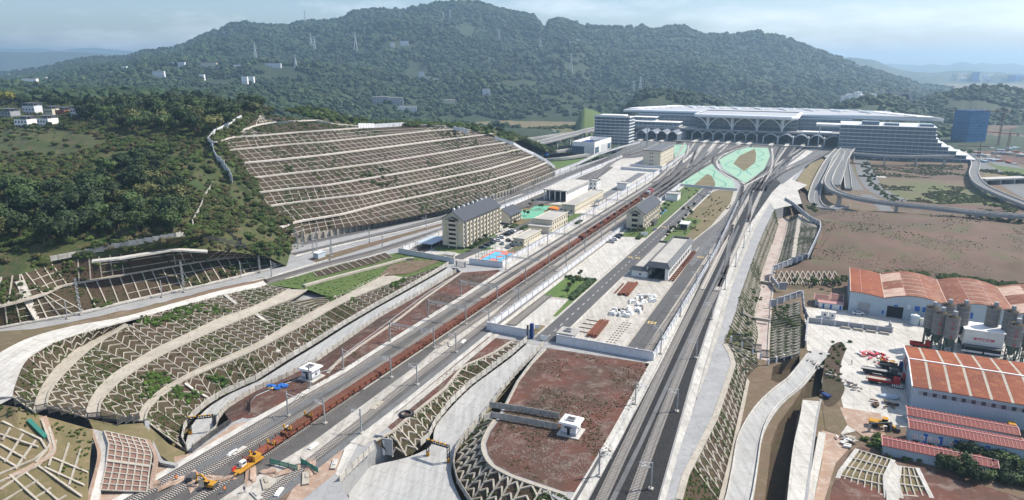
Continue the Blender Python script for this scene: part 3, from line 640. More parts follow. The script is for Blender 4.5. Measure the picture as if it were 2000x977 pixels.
sheet('concrete_path', [(258, -243.5), (300, -233), (345, -220.8), (400, -213.6), (470, -209.8), (470, -213.2), (400, -217), (340, -227), (300, -237), (262, -246)], 'concrete_pale', .14, True)
sheet('concrete_path', [(190, -239), (229, -231), (262, -225.8), (262, -223.6), (229, -228.6), (190, -235.5)], 'concrete_pale', .16, True)
band('concrete_path', [(60, -138.5), (127, -136.4), (159, -134.4), (208, -135.2), (241, -135.2), (288, -136.4), (560, -137), (640, -142)], 2.2, 'concrete_pale', .14, .1)
band('concrete_path', [(287, -138.2), (560, -138.6), (640, -140)], 2.6, 'concrete', .06)
sheet('concrete_path', [(85, -117), (100, -116.5), (122, -114.4), (174, -115.5), (205, -118.8), (222, -118), (250, -116.9), (250, -115.9), (218, -113), (178, -110.8), (121, -109.6), (85, -109)], 'concrete', .16, True)
band('concrete_path', [(126, -104.6), (150, -104.6), (209, -106.2), (230, -106), (560, -106.2)], 1.7, 'concrete_pale', .15, .1)
band('concrete_path', [(126, -102.2), (150, -102.4), (209, -103.6)], 2.2, 'concrete', .12, .05)
band('concrete_path', [(212, -104.2), (560, -106.8)], 1.9, 'concrete_pale', .05)
sheet('concrete_apron', [(700, 866), (735, 860), (752, 830), (800, 790), (780, 775), (735, 812), (672, 876), (655, 925), (664, 938)], 'concrete_pale', .05)
for a, b, w in (((100, -43.6), (129, -43.7), 1.8),):
    pass
band('concrete_path', [(118, -43.3), (140, -43.3), (160, -43.6), (205, -45.0), (280, -47.2)], 3.4, 'concrete_pale', .08, .05)
band('drain_kerb', [(110, -43.6), (135, -44), (150, -44.2)], .8, 'dark_grey', .12)
band('concrete_path', [(118, -23.4), (137, -25.6), (209, -30.9), (303, -36.4), (360, -38.8), (433, -39.8), (560, -37)], 2.3, 'concrete_pale', .16, .12)
band('concrete_path', [(118, -21.4), (137, -23.7), (209, -28.7), (303, -34.4), (433, -37.6), (540, -36)], 1.6, 'concrete', .10, .05)
sheet('concrete_apron', [(1300, 977), (1322, 977), (1338, 927), (1395, 816), (1430, 712), (1424, 692), (1413, 674), (1398, 672), (1386, 715), (1362, 780), (1330, 870)], 'concrete_grey', .18)
band('concrete_kerb', [(1326, 977), (1340, 927), (1397, 816), (1432, 712), (1427, 692), (1415, 673)], 1.6, 'bench_concrete', .3, .3, sn=False)
sheet('concrete_apron', [(205, -47.8), (300, -49.5), (420, -55.5), (540, -61), (600, -66), (600, -57), (540, -53), (420, -49), (300, -45.5), (205, -43.5)], 'concrete_pale', .05, True)
sheet('concrete_apron', [(1513, 409), (1530, 405), (1566, 398), (1558, 372), (1577, 362), (1549, 352), (1535, 350), (1512, 372), (1503, 395)], 'concrete_pale', .12)
sheet('concrete_apron', [(1545, 352), (1565, 330), (1600, 300), (1612, 293), (1585, 296), (1548, 325), (1520, 358)], 'concrete_pale', .10)
sheet('concrete_apron', [(1538, 331), (1572, 308), (1588, 296), (1570, 293), (1548, 308), (1533, 330)], 'concrete_pale', .17)
# platform-end aprons inside the throat
for a, b, c_, d in ((1370, 284, 1330, 318), (1392, 280, 1378, 296), (1445, 280, 1418, 292), (1416, 279, 1398, 290)):
    sheet('concrete_apron', [(a, b), (a+9, b-1), (c_+6, d), (c_, d)], 'concrete_pale', .18)
# left dirt, the pale disturbed ground in front, dirt fields
sheet('dirt_ground', [(470, 815), (489, 808), (489, 787), (500, 774), (535, 759), (585, 740), (640, 724), (676, 690), (733, 649), (774, 618), (837, 572), (900, 533), (975, 527), (981, 536), (912, 580), (830, 628), (784, 657), (724, 696), (683, 729), (611, 762), (516, 812), (484, 818)], 'dirt_red', .04)
band('concrete_kerb', [(905, 530), (870, 555), (830, 583), (790, 615), (752, 643), (700, 678), (655, 712), (640, 730)], 1.1, 'bench_concrete', .22, .2, sn=False)
sheet('dirt_ground', [(440, 977), (520, 935), (600, 905), (560, 977)], 'dirt_brown', .11)
sheet('dirt_ground', [(170, 977), (210, 960), (262, 962), (290, 940), (300, 905), (330, 895), (380, 884), (455, 830), (516, 816), (470, 838), (360, 905), (300, 950), (240, 1000), (150, 1040)], 'dirt_pale', .05)
sheet('dirt_ground', [(350, 977), (430, 925), (470, 905), (560, 905), (640, 885), (672, 880), (655, 925), (560, 1000), (420, 1040)], 'dirt_pale', .05)
sheet('concrete_apron', [(470, 930), (520, 905), (590, 900), (560, 940), (520, 977), (440, 985)], 'concrete', .09)
sheet('dirt_ground', [(947, 658), (1030, 668), (1000, 668), (964, 690), (903, 718), (869, 760), (800, 815), (765, 840), (750, 829), (790, 790), (850, 741), (900, 701)], 'dirt_red', .05)
sheet('dirt_ground', [(1068, 680), (1272, 711), (1246, 790), (1202, 880), (1130, 962), (1100, 960), (1050, 943), (1000, 926), (967, 908), (953, 888), (949, 867), (959, 842), (975, 820), (992, 790), (1015, 745), (1038, 712)], 'dirt_red', .05)
band('concrete_kerb', [(1105, 968), (1050, 950), (1000, 932), (963, 912), (947, 890), (943, 867), (953, 842), (966, 822)], .9, 'bench_concrete', .35, .35, sn=False, sm=4)
band('concrete_kerb', [(1066, 683), (1038, 712), (1012, 746), (990, 790)], .7, 'bench_concrete', .25, .2, sn=False)
# grass terrace between the front railway and the fan
GR = [(521, 556, 3.6), (606, 567, 2.2), (631, 577, 2.0), (656, 579, 1.8), (700, 566, 1.3), (755, 536, .7), (795, 543, .6), (854, 521, .5), (876, 514, .4)]
m, _ = grid([px(GR), px([(540, 550, 1.8), (620, 545, 1.8), (700, 535, 1.4), (780, 515, .8), (830, 507, .5), (868, 503, .35)]), px([(556, 546, .2), (600, 533, .2), (660, 518, .2), (720, 504, .2), (780, 493, .2), (868, 498, .2)])], 50, 6, amp=.35, nscale=.15)
struct('grass_bank', m, 'grass', smooth=True); BGR = bvh(m)
def onto(b, l, up=.12): return [q for q in (on(b, u, v, up) for u, v in l) if q]
def shp(name, b, l, m, up=.08, n=2.5):
    w = onto(b, l, up)
    if len(w) > 2: struct(name, MB().poly(w), m)
shp('dirt_ground', BGR, [(740, 540), (800, 535), (850, 515), (866, 508), (800, 510), (762, 520)], 'dirt_brown', .2)
struct('retaining_kerb', MB().path(resamp(onto(BGR, [(594, 561), (640, 548), (690, 535), (740, 522), (790, 508), (808, 507)]), step=4), 2., .9), 'bench_concrete')
struct('retaining_kerb', MB().path(resamp(px([(556, 547, .3), (600, 534, .3), (660, 517, .3), (720, 504, .3), (752, 494, .3)]), step=4), .8, .5), 'concrete_pale')
lo = onto(BGR, [(620, 541), (680, 527), (740, 512), (766, 503)], .1); up = px([(612, 533, .6), (660, 519, .6), (712, 505, .6), (752, 494, .6)])
o_ = strip('panel_slope', lo, up, 'dirt_slope', .3)
for k in range(12): p, q_ = resamp(lo, 12)[k], resamp(up, 12)[k]; MB().bar(p+Vector((0, 0, .1)), q_+Vector((0, 0, .1)), .35, .3).obj('rib', 'concrete_beam', o_)
# ================================================================ ROADS
RZc = lambda v: interp(v, [672, 760, 840, 900, 977], [0, -2.2, -4.6, -6, -6])
CL = [(1031, 670), (1000, 697), (960, 727), (920, 757), (880, 797), (850, 835), (845, 865), (828, 880), (790, 895), (720, 912), (690, 935), (680, 960), (690, 1010)]
CRr = [(1059, 675), (1040, 697), (1010, 727), (985, 757), (958, 792), (930, 835), (905, 862), (892, 880), (884, 900), (882, 930), (900, 975), (935, 1040)]
a_ = [P(u, v, RZc(v)) for u, v in CL]; b_ = [P(u, v, RZc(v)) for u, v in CRr]
strip('road', a_, b_, 'concrete_lane', .3, n=60)
# slope between dirt and the centre road, with arches
lattice('slope', [P(u, v, RZc(v)-.1) for u, v in [(1028, 668), (1000, 693), (960, 723), (920, 753), (880, 792), (851, 830), (835, 860), (815, 880), (790, 893), (767, 893)]][::-1],
        px([(1000, 667, .05), (964, 690, .05), (903, 718, .05), (869, 760, .05), (800, 815, .05), (765, 845, .05), (733, 862, .05)])[::-1], 3.6, 2.5, w=.4)
band('concrete_kerb', [(1000, 667), (964, 690), (903, 718), (869, 760), (800, 815), (765, 845), (733, 862)], .9, 'bench_concrete', .35, .35, sn=False)
# slope round the right side of the basin
inner = px([(966, 822, .05), (953, 842, .05), (943, 868, .05), (948, 892, .05), (964, 914, .05), (1000, 934, .05), (1050, 951, .05), (1105, 972, .05), (1170, 1000, .05)])
outer_ = [P(u, v, RZc(v)) for u, v in [(945, 818), (925, 842), (905, 866), (890, 895), (888, 925), (900, 955), (925, 985), (970, 1040), (1050, 1100)]]
lattice('slope', outer_, inner, 4.2, 2.6, w=.45)
# left underpass road
strip('road', [p+(q-p)*.14 for p, q in zip(resamp(FL, 60), resamp(FR, 60))], [p+(q-p)*.97 for p, q in zip(resamp(FL, 60), resamp(FR, 60))], 'concrete_lane', .4, n=70)
rr = [p+(q-p)*.97 for p, q in zip(resamp(FL, 60), resamp(FR, 60))][8:]
m_ = MB(); dz = px([(452, 827, 0), (470, 820, 0), (490, 808, 0), (489, 787, 0), (500, 773, 0), (561, 744, 0), (640, 723, 0), (676, 689, 0), (733, 648, 0), (774, 617, 0), (837, 571, 0), (898, 531, 0)])
m_, _ = grid([rr, dz], 60, 3); struct('verge', m_, 'dirt_red')
# asphalt roads of the two compounds
sheet('compound_ground', [(211, -108.2), (560, -107.5), (556, -62), (500, -57), (430, -53.8), (300, -49.2), (211, -47)], 'concrete', .03, True)
sheet('asphalt_road', [(211, -89.6), (540, -89.6), (556, -92), (556, -79), (540, -82), (211, -81.8)], 'asphalt', .08, True)
for n_, s0, s1 in ((-90.1, 211, 556), (-81.2, 211, 556)): band('kerb', [(s0, n_), (s1, n_)], .55, 'concrete_pale', .18, .15)
sheet('asphalt_road', [(210.5, -57.2), (366, -58.8), (366, -52.8), (210.5, -51)], 'asphalt', .08, True)
for l in ([(211, -57.7), (366, -59.3)], [(211, -50.5), (366, -52.3)]): band('kerb', l, .5, 'concrete_beam', .16, .13)
for k in range(52):
    s_ = 214+k*6.3
    if s_ < 540: band('lane_dash', [(s_, -85.7), (s_+2.6, -85.7)], .28, 'line_white', .1)
for s_ in (330, 405, 470): [band('road_word', [(s_+d*1.2, n_), (s_+1.0+d*1.2, n_)], .8, 'line_yellow', .1) for n_ in (-88.3, -87, -84.4, -83.1) for d in (0, 1)]; 
for s_ in (243, 345):
    [band('road_word', [(s_+d*1.5, n_), (s_+1.+d*1.5, n_)], .8, 'line_yellow', .1) for n_ in (-56.2, -55, -53.8) for d in (0, 1)]
sheet('lawn', [(256, -106.3), (287, -105.8), (287, -90.6), (235, -90.6), (235, -92), (257, -93.3)], 'grass_bright', .09, True)
sheet('lawn', [(213, -107.6), (257, -106.6), (257, -104.8), (213, -104.8)], 'grass_dry', .09, True)
sheet('lawn', [(214, -93.2), (224, -93.2), (224, -90.6), (212, -90.6)], 'grass_dry', .09, True)
sheet('lawn', [(287, -107.2), (372, -107.6), (372, -106.3), (287, -105.9)], 'grass_dry', .1, True)
sheet('lawn', [(371, -107), (556, -107), (556, -90.6), (375, -90.6)], 'grass', .09, True)
sheet('lawn', [(372, -80.6), (540, -80.6), (552, -78), (552, -66), (500, -61.5), (420, -62), (372, -66)], 'grass_dry', .09, True)
sheet('lawn', [(372, -80.4), (440, -80.4), (436, -70), (372, -71)], 'grass', .12, True)
sheet('parking_lot', [(288, -105.6), (372, -106), (368, -92), (288, -91)], 'concrete_pale', .08, True)
sheet('concrete_apron', [(213, -104.5), (253, -104.6), (254, -93.4), (224, -93.4), (213, -94)], 'concrete_pale', .08, True)
# left compound
sheet('compound_ground', [(289, -199.3), (711, -201.6), (760, -190), (760, -146), (640, -141), (289, -140.6)], 'concrete_pale', .04, True)
sheet('ballast_bed', [(290, -198.6), (440, -198.6), (600, -199), (640, -197), (640, -190), (600, -185), (560, -181), (470, -170), (452, -170), (452, -187), (430, -190), (290, -188)], 'ballast_mid', .09, True)
sheet('lawn', [(300, -187), (318, -190), (318, -158), (300, -166)], 'grass', .08, True)
sheet('lawn', [(308, -172.5), (345, -172.5), (345, -169), (308, -169)], 'grass_bright', .1, True)
sheet('lawn', [(372, -188), (440, -188), (445, -160), (405, -160), (372, -168)], 'grass_dry', .09, True)
sheet('lawn', [(380, -158), (415, -157), (425, -142), (395, -142), (372, -144)], 'grass', .09, True)
sheet('lawn', [(300, -150), (328, -150), (330, -142), (300, -142)], 'grass_dry', .09, True)
band('asphalt_road', [(893, 506), (905, 500), (935, 487), (965, 469), (1005, 450), (1040, 434), (1075, 418), (1112, 405), (1135, 401)], 6.5, 'asphalt', .12, sn=False, sm=3)
band('asphalt_road', [(418, -157), (450, -154.3), (475, -151), (612, -154.8)], 7.2, 'asphalt_light', .13, sm=3)
sheet('asphalt_road', [(405, -172), (440, -166), (438, -152), (412, -150)], 'asphalt_light', .11, True)
sheet('tennis_court', [(1018, 411), (1063, 412), (1062, 427), (1010, 428)], 'court_green', .14); sheet('tennis_court', [(1046, 402), (1080, 403), (1074, 411), (1034, 410)], 'court_green', .14)
# turf islands at the throat
T1 = [(1326, 361), (1352, 338), (1383, 322), (1392, 321), (1399, 334), (1418, 347), (1432, 352), (1436, 369), (1400, 367)]
T2 = [(1404, 312), (1420, 300), (1460, 288), (1500, 289), (1507, 316), (1500, 334), (1470, 350), (1456, 358), (1438, 348), (1412, 330)]
T3 = [(1314, 283), (1342, 283), (1340, 297), (1332, 306), (1318, 307)]
for t in (T1, T2, T3): sheet('artificial_turf', t, 'turf_green', .16)
sheet('flower_bed', [(1355, 362), (1381, 340), (1391, 345), (1397, 358), (1396, 366), (1375, 365)], 'grass_dry', .2); sheet('flower_bed', [(1432, 320), (1444, 305), (1474, 291), (1477, 302), (1475, 318), (1453, 335)], 'grass_dry', .2)
for l in ([(1352, 362), (1339, 358), (1352, 352), (1378, 346), (1366, 338), (1368, 332), (1382, 330), (1396, 336), (1394, 346), (1414, 356), (1417, 362), (1404, 366)],
          [(1448, 293), (1440, 299), (1450, 303)], [(1480, 292), (1492, 301), (1480, 308), (1490, 312), (1472, 318)], [(1432, 314), (1417, 322), (1425, 327), (1447, 334), (1440, 345)], [(1472, 320), (1482, 326), (1458, 332), (1468, 343)],
          [(1322, 284), (1331, 289), (1318, 293)], [(1318, 298), (1326, 303), (1316, 306)]):
    band('turf_line', l, .9, 'turf_line', .19, sn=False, sm=6)
band('concrete_path', [(1456, 360), (1430, 350), (1408, 334), (1400, 318), (1404, 310), (1420, 299), (1462, 286), (1500, 286)], 1.6, 'concrete_pale', .22, .1, sn=False, sm=4)
band('concrete_path', [(1508, 290), (1509, 316), (1502, 336), (1472, 354), (1458, 362)], 1.8, 'concrete_pale', .22, .1, sn=False, sm=4)
band('concrete_path', [(1345, 284), (1343, 298), (1334, 309), (1310, 330)], 1.8, 'concrete_pale', .22, .1, sn=False, sm=3)
# ================================================================ RAILWAY TRACKS
SLP = MB().box((0, 0, 0), (2.5, .27, .2)).mesh('sleeper', 'sleeper_concrete')
def track(pts, near=None, sm=5, z=.13, far_band=True):
    """pts in yard frame; near: (s0, s1) stretch whose sleepers are laid one by one"""
    c = smooth(SS(pts, z), sm) if sm else SS(pts, z); c = resamp(c, step=2.)
    root = None
    for d in (-.72, .72):
        m = MB(); off = []
        for i, q in enumerate(c):
            t = (c[min(len(c)-1, i+1)]-c[max(0, i-1)]).normalized(); off.append(q+Vector((t.y, -t.x, 0))*d+Vector((0, 0, .2)))
        m.path(off, .15, .16)
        if root is None: root = m.obj('railway_track', 'rail_steel'); root['kind'] = 'structure'; m_first = m
        else: m.obj('rail', 'rail_steel', root)
    if near:
        fine = resamp(c, step=.62); k = 0; rest = MB()
        for i, q in enumerate(fine[:-1]):
            s_ = q.x*AX+q.y*AY
            if near[0] <= s_ <= near[1]:
                t = fine[i+1]-q; a = math.atan2(t.y, t.x)-math.pi/2
                if k < 300: link('sleeper', SLP, root, q+Vector((0, 0, .1)), a); k += 1
                else: rest.box(q+Vector((0, 0, .1)), (2.5, .27, .2), a)
        if rest.v: rest.obj('sleepers', 'sleeper_concrete', root, kind='stuff')
    if far_band:
        fb = [q for q in c if (not near or (q.x*AX+q.y*AY) > near[1])]
        if len(fb) > 2:
            m = MB()
            m.path([q+Vector((0, 0, -.02)) for q in fb], 2.4, .1).obj('sleeper_row', 'sleeper_concrete' if near else 'ballast_grey', root)
    return c
TR = {}
TR['A'] = track([(82, -134.5), (121, -133.4), (141, -133), (158, -131.6), (175, -132.4), (213, -132.6), (400, -132.6), (560, -133), (660, -140), (780, -156), (884, -170)], (82, 260))
TR['B'] = track([(62, -128.8), (116, -127.9), (133, -126.6), (152, -126.2), (225, -127.2), (400, -127.2), (560, -127.6), (680, -136), (884, -158)], (62, 240))
TR['C'] = track([(62, -121.6), (104, -121.6), (400, -121.8), (560, -121.8), (700, -128), (884, -146)], (62, 150))
TR['D'] = track([(188, -117.5), (230, -116.9), (400, -117.2), (560, -117), (720, -120), (884, -132)], (188, 300))
TR['E'] = track([(96, -108.4), (135, -109.6), (158, -110.8), (205, -111.9), (243, -112.6), (400, -112.8), (560, -112.4), (720, -112), (884, -118)], (96, 290))
for a, b in ((-121.8, -151), (-117, -137), (-112.4, -106), (-127.5, -164), (-117, -126), (-112.4, -98)): track([(500, a), (560, a), (640, a+(b-a)*.1), (760, a+(b-a)*.5), (884, b)])
track([(560, -132.8), (640, -126), (720, -117), (884, -108)]); track([(540, -112.4), (640, -120), (740, -133), (884, -155)])
# left corridor
track([(150, -240), (190, -233.5), (229.6, -226.3), (256.2, -221.4), (288.7, -213.6), (341.6, -206.6), (420, -204.6), (680, -205), (780, -198), (886, -188)], None)
track([(150, -236), (190, -230), (229.6, -222.8), (256.2, -217.6), (288.7, -209.8), (341.6, -203.2), (360, -203.2)], (150, 340))
track([(262, -247.5), (300, -237), (342, -225), (400, -216.6), (450, -213.4), (680, -209.6), (886, -206)]); track([(282, -258.5), (333, -242.5), (384, -229.5), (450, -217), (700, -214), (886, -222)])
for a, b in ((-205, -180), (-209.6, -196), (-214, -230), (-205, -172)): track([(640, a), (700, a), (780, lerp(a, b, .4)), (886, b)])
for n0, n1 in ((-196, -184), (-192.5, -180), (-192.5, -176)): track([(290, n0), (400, n0), (452, n1), (470, n1)])
track([(500, -176), (560, -184), (620, -193), (700, -201), (760, -196)]); track([(500, -180), (560, -188), (620, -196), (700, -205)])
# right pair and the fan
TR['RA'] = track([(108, -37.4), (130, -38.5), (162, -39.9), (219, -42.3), (286, -44.6), (365, -47.4), (461, -50.8), (600, -53), (720, -48), (886, -33)], (108, 292), sm=4)
TR['RB'] = track([(108, -30.6), (133, -32.2), (165, -34.2), (216, -36.7), (265, -38.3), (368, -40.4), (465, -43.7), (600, -47.5), (720, -50), (886, -50)], (108, 292), sm=4)
track([(300, -38.8), (330, -40), (370, -44.4), (400, -47.2), (420, -49.3)]); track([(440, -42.8), (480, -46), (520, -50), (560, -53.6)])
for a, b in ((-50, -60), (-53, -62), (-47, -40), (-47, -12), (-50, -54), (-44, -2), (-44, 2), (-47, -26)): track([(560, a), (600, a), (680, lerp(a, b, .18)), (790, lerp(a, b, .65)), (890, b)])
track([(211, -50), (267, -49.6), (363, -51.2), (461, -54.6), (520, -57.5), (600, -60), (640, -58)], (211, 330))
track([(211, -48.3), (240, -48.1), (363, -49.4), (430, -50.6)])
for l in ([(1330, 520), (1352, 487), (1385, 461), (1420, 432), (1440, 404), (1448, 378), (1450, 362), (1436, 349), (1413, 337), (1397, 325), (1391, 314), (1400, 304), (1430, 293), (1460, 284)],
          [(1318, 520), (1345, 485), (1380, 455), (1414, 428), (1434, 402), (1446, 376), (1449, 364)], [(1395, 475), (1420, 440), (1446, 398), (1458, 372), (1480, 345), (1500, 330)], [(1450, 362), (1470, 352), (1490, 335), (1502, 325)]):
    w = px(l); track([(p.x*AX+p.y*AY, p.x*AY-p.y*AX) for p in w], None)
track([(219, -102.7), (256, -103.2)], (219, 256))
sheet('ballast_bed', [(1385, 490), (1352, 520), (1340, 512), (1350, 485), (1383, 455), (1412, 425), (1433, 402), (1441, 375), (1447, 364), (1456, 372), (1450, 398), (1425, 440), (1400, 475)], 'ballast_grey', .09)
sheet('ballast_bed', [(218, -104.6), (257, -105), (258, -101.2), (219, -100.6)], 'ballast_mid', .1, True)
# ================================================================ WALLS AND FENCES
WPAN = MB().b0(0, 1, -.12, .12, 0, 1).mesh('wall_panel', 'wall_white'); WCOP = MB().b0(0, 1, -.3, .3, 0, .22).mesh('coping', 'wall_grey')
WPIL = MB().b0(-.28, .28, -.3, .3, 0, 1).mesh('pillar', 'wall_white'); WPANG = MB().b0(0, 1, -.12, .12, 0, 1).mesh('wall_panel', 'wall_grey')
def run(pts, step):
    """equal bays along each leg of a polyline: (start, length, angle, rise)"""
    out = []
    for a, b in zip(pts, pts[1:]):
        l = (b-a).length; n = max(1, round(l/step)); d = (b-a)/n; an = math.atan2(d.y, d.x)
        for k in range(n): out.append((a+d*k, math.hypot(d.x, d.y), an, d.z))
    return out
def wall(label, pts, h=3., step=6., pan=None, name='compound_wall', cat='wall', cop=True, group=None):
    if len(pts) < 2: print('SHORT', label); return
    t = thing(name, label, cat, pts[0], group=group); o = Vector(pts[0])
    for p, l, a, dz in run(pts, step):
        z = p.z+min(0, dz); link('wall_panel', pan or WPAN, t, p-o, a, (l, 1, h+abs(dz)))
        if cop: link('coping', WCOP, t, p-o+Vector((0, 0, h+max(0, dz))), a, (l, 1, 1))
        link('pillar', WPIL, t, p-o+Vector((0, 0, -.1)), a, (1, 1, h+.45))
    return t
def picket_mesh(m, n=10, w=.10):
    b = MB()
    for k in range(n): b.b0((k+.5)/n-w/2/3, (k+.5)/n+w/2/3, -.05, .05, .1, 1)
    b.b0(0, 1, -.06, .06, .16, .24); b.b0(0, 1, -.06, .06, .84, .92); return b.mesh('fence_panel', m)
FPAN = picket_mesh('concrete_pale', 11, .33); FPANG = picket_mesh('dark_grey', 12, .12)
FPOST = MB().b0(-.13, .13, -.13, .13, 0, 1).mesh('post', 'concrete_beam'); FPOSTG = MB().b0(-.06, .06, -.06, .06, 0, 1).mesh('post', 'dark_grey')
def fence(label, pts, h=2., step=3., pan=FPAN, post=FPOST, name='picket_fence', cat='fence', group=None):
    pts = [Vector(p) for p in pts]
    if len(pts) < 2: print('SHORT', label); return
    t = thing(name, label, cat, pts[0], group=group); o = pts[0]; k = 0
    for p, l, a, dz in run(pts, step):
        link('fence_panel', pan, t, p-o, a, (l, 1, h)); link('post', post, t, p-o, a, (1, 1, h+.15)); k += 1
        if k > 290: break
    return t
wall('white panelled compound wall with grey coping beside the apron with the small siding, facing the red dirt', SS([(211, -108.4), (210.6, -91)]))
wall('long white panelled compound wall between the red dirt field and the rail yard with rusty rails', SS([(210.6, -80.6), (210.3, -46.4)]))
wall('bright white wall between the wagon tracks and the lawn with the small trees', SS([(211, -108.5), (300, -108.2), (372, -108.2)]), 2.6)
wall('bright white wall behind the smaller grey-roofed dormitory, along the wagon tracks', SS([(372, -108.2), (470, -108.2), (558, -108.8)]), 2.6)
wall('white wall with gaps between the service siding and the dark twin track', SS([(210.3, -46.3), (300, -48.0), (360, -49.2), (430, -52.6), (500, -56)]), 2.4, 5)
wall('white wall behind the basketball court and the low canteen, along the yard masts', SS([(289, -140.2), (370, -139.4), (450, -139.8)]), 2.8)
wall('white wall beside the white freight apron behind the row of yard masts', SS([(450, -139.8), (540, -141.6), (650, -141.6)]), 2.8)
wall('white wall in front of the cream office block, at the far end of the yard masts', SS([(652, -141.8), (700, -143), (760, -146)]), 2.6)
wall('wide white wall running behind the tall dormitory and its carport', SS([(292, -200), (414, -200.2)]), 2.8)
wall('white wall behind the small shed depot, separating it from the passenger tracks', SS([(414, -200.2), (487, -199.6), (553, -202.4), (640, -202)]), 2.6)
wall('white wall at the far end of the corridor near the narrow footbridge', SS([(642, -202), (712, -202.4)]), 2.6)
wall('lilac white wall in front of the carport, ending at the dormitory gate', px([(780, 495, .2), (888, 515, .1)]), 2.6)
wall('lilac white wall in front of the basketball court', px([(918, 516, 0), (982, 523, 0)]), 2.8)
wall('low pale blue parapet between the green turf and the brown plot', px([(1323, 363), (1383, 368), (1440, 373)]), 1.6, 7)
wall('low pale blue parapet wall beside the service road end at the left of the cream office block', px([(1213, 331), (1262, 335), (1294, 337)]), 2.2, 7); wall('lower pale blue parapet across the end of the white freight apron', px([(1232, 325), (1263, 328), (1293, 329)]), 2.2, 7)
wall('white boundary wall at the foot of the green lawn by the left corridor', SS([(566, -226), (640, -226), (716, -232)]), 2.6); wall('long white kerb wall beside the white annex building', SS([(716, -232), (790, -229), (860, -222)]), 2.)
# retaining wall with buttresses under the big cutting
t = thing('retaining_wall', 'buttressed concrete retaining wall at the foot of the big terraced cutting', 'retaining wall', SS([(282, -263.3)])[0]); o = t.location
rw = SS([(282, -263.3), (333, -246.6), (384, -232.4), (440, -222.4), (470, -219), (568, -222.6)])
rw = resamp(rw, step=4.2)
BUT = MB().b0(-.5, .5, -1.5, .4, 0, 3.6).mesh('buttress', 'bench_concrete'); RWP = MB().b0(0, 1, -.3, .3, 0, 4.1).mesh('wall_panel', 'bench_concrete')
for a, b in zip(rw, rw[1:]):
    an = math.atan2((b-a).y, (b-a).x); link('wall_panel', RWP, t, a-o, an, ((b-a).length, 1, 1)); link('buttress', BUT, t, a-o, an)
# fences of the two roads
FLh = [p for p in FL]; fence('pale picket fence between the arched terraces and the curving access road', FLh, 2.2, 3.2, group=None)
fence('pale picket fence on the dirt side of the curving access road', [p+Vector((.0, 0, .1)) for p in FR], 1.9, 3.)
cf = [(1029, 668), (1000, 694), (960, 724), (920, 754), (880, 793), (851, 830), (838, 858), (822, 875)]
fence('pale picket fence between the arched slope and the straight access road', [P(u, v, RZc(v)+.1) for u, v in cf], 2.2, 3.2)
cf = [(1062, 676), (1041, 699), (1012, 729), (987, 759), (962, 793)]
fence('pale picket fence between the straight access road and the large red dirt field', [P(u, v, RZc(v)+.1) for u, v in cf], 2., 3.)
cf = [(960, 795), (940, 822), (915, 850), (899, 870), (889, 890), (886, 915), (893, 945), (915, 980), (950, 1030)]
fence('picket fence curving round the concrete basin below the red dirt field', [P(u, v, RZc(v)+.1) for u, v in cf], 2., 3.)
fence('upper picket fence of the fenced walkway to the small white hut in the red dirt', px([(957, 797, .05), (1020, 806, .05), (1092, 819, .05)]), 2., 3.)
fence('lower picket fence of the fenced walkway to the small white hut in the red dirt', px([(945, 824, .05), (960, 817, .05), (1030, 829, .05), (1088, 840, .05)]), 2., 3.)
fence('thin dark mesh fence along the crest above the gullies of the lattice panel', px([(30, 792, 15.5), (72, 806, 12.3), (120, 812, 10), (172, 820, 7), (230, 832, 4.5), (275, 826, 1.5)]), 2., 3., FPANG, FPOSTG, 'mesh_fence')
fence('grey plank fence winding along the foot of the wooded hillside', [q for q in [on(BHS, u, v, .1) for u, v in [(-40, 590), (70, 528), (100, 512), (150, 502), (220, 487), (300, 473), (345, 466), (384, 466)]] if q], 2.4, 3., FPAN, FPOST, 'plank_fence')
fence('dark plank fence running from the hillside fence to the head of the gully', [q for q in [on(BHS, u, v, .1) for u, v in [(384, 466), (430, 476), (470, 487), (481, 487), (455, 462), (425, 440), (402, 424)]] if q], 2.2, 3., FPANG, FPOSTG, 'plank_fence')
fence('grey plank fence climbing the brushy slope beside the gully', [q for q in [on(BHS, u, v, .1) for u, v in [(376, 440), (392, 410), (402, 385), (418, 362)]] if q], 2.4, 3., FPAN, FPOST, 'plank_fence')
def hp(l, d=.1): return [q for q in [(on(BHS, u, v, d) or on(BHL, u, v, d)) for u, v in l] if q]
wall('white boundary wall climbing the left edge of the terraced cutting', hp([(407, 279), (420, 262), (440, 252), (455, 243), (472, 233)], -.4), 3.2, 4, WPAN, 'boundary_wall', cop=False)
wall('short white boundary wall round the very top of the terraced cutting', hp([(518, 216), (528, 211), (541, 214)], -.4), 3.2, 4, WPAN, 'boundary_wall', cop=False)
wall('pale boundary wall winding down the left edge of the cutting into the gully', hp([(407, 280), (416, 288), (418, 303), (427, 318), (440, 333), (448, 345), (455, 362)], -.4), 2.6, 4, WPAN, 'boundary_wall', cop=False)
bk = px([(700, 249, 49.6), (730, 249, 47.2), (780, 246, 46.6), (797, 245, 46.4)]); wall('white boundary wall along the top of the terraced cutting', [p+Vector((0, 0, -.5)) for p in bk], 3., 5, WPAN, 'boundary_wall', cop=False)
wall('pale stepped wall down the far edge of the terraced cutting', px([(966, 272, 36), (1003, 284, 30.5), (1018, 293, 25), (1040, 303, 18.5), (1065, 317, 11), (1084, 332, 3)]), 1.6, 2., WPAN, 'boundary_wall', cop=False)
wall('short pale wall on the crest at the far edge of the terraced cutting', px([(872, 251, 43.6), (900, 257, 42), (914, 263, 40)]), 2.4, 5, WPAN, 'boundary_wall', cop=False)
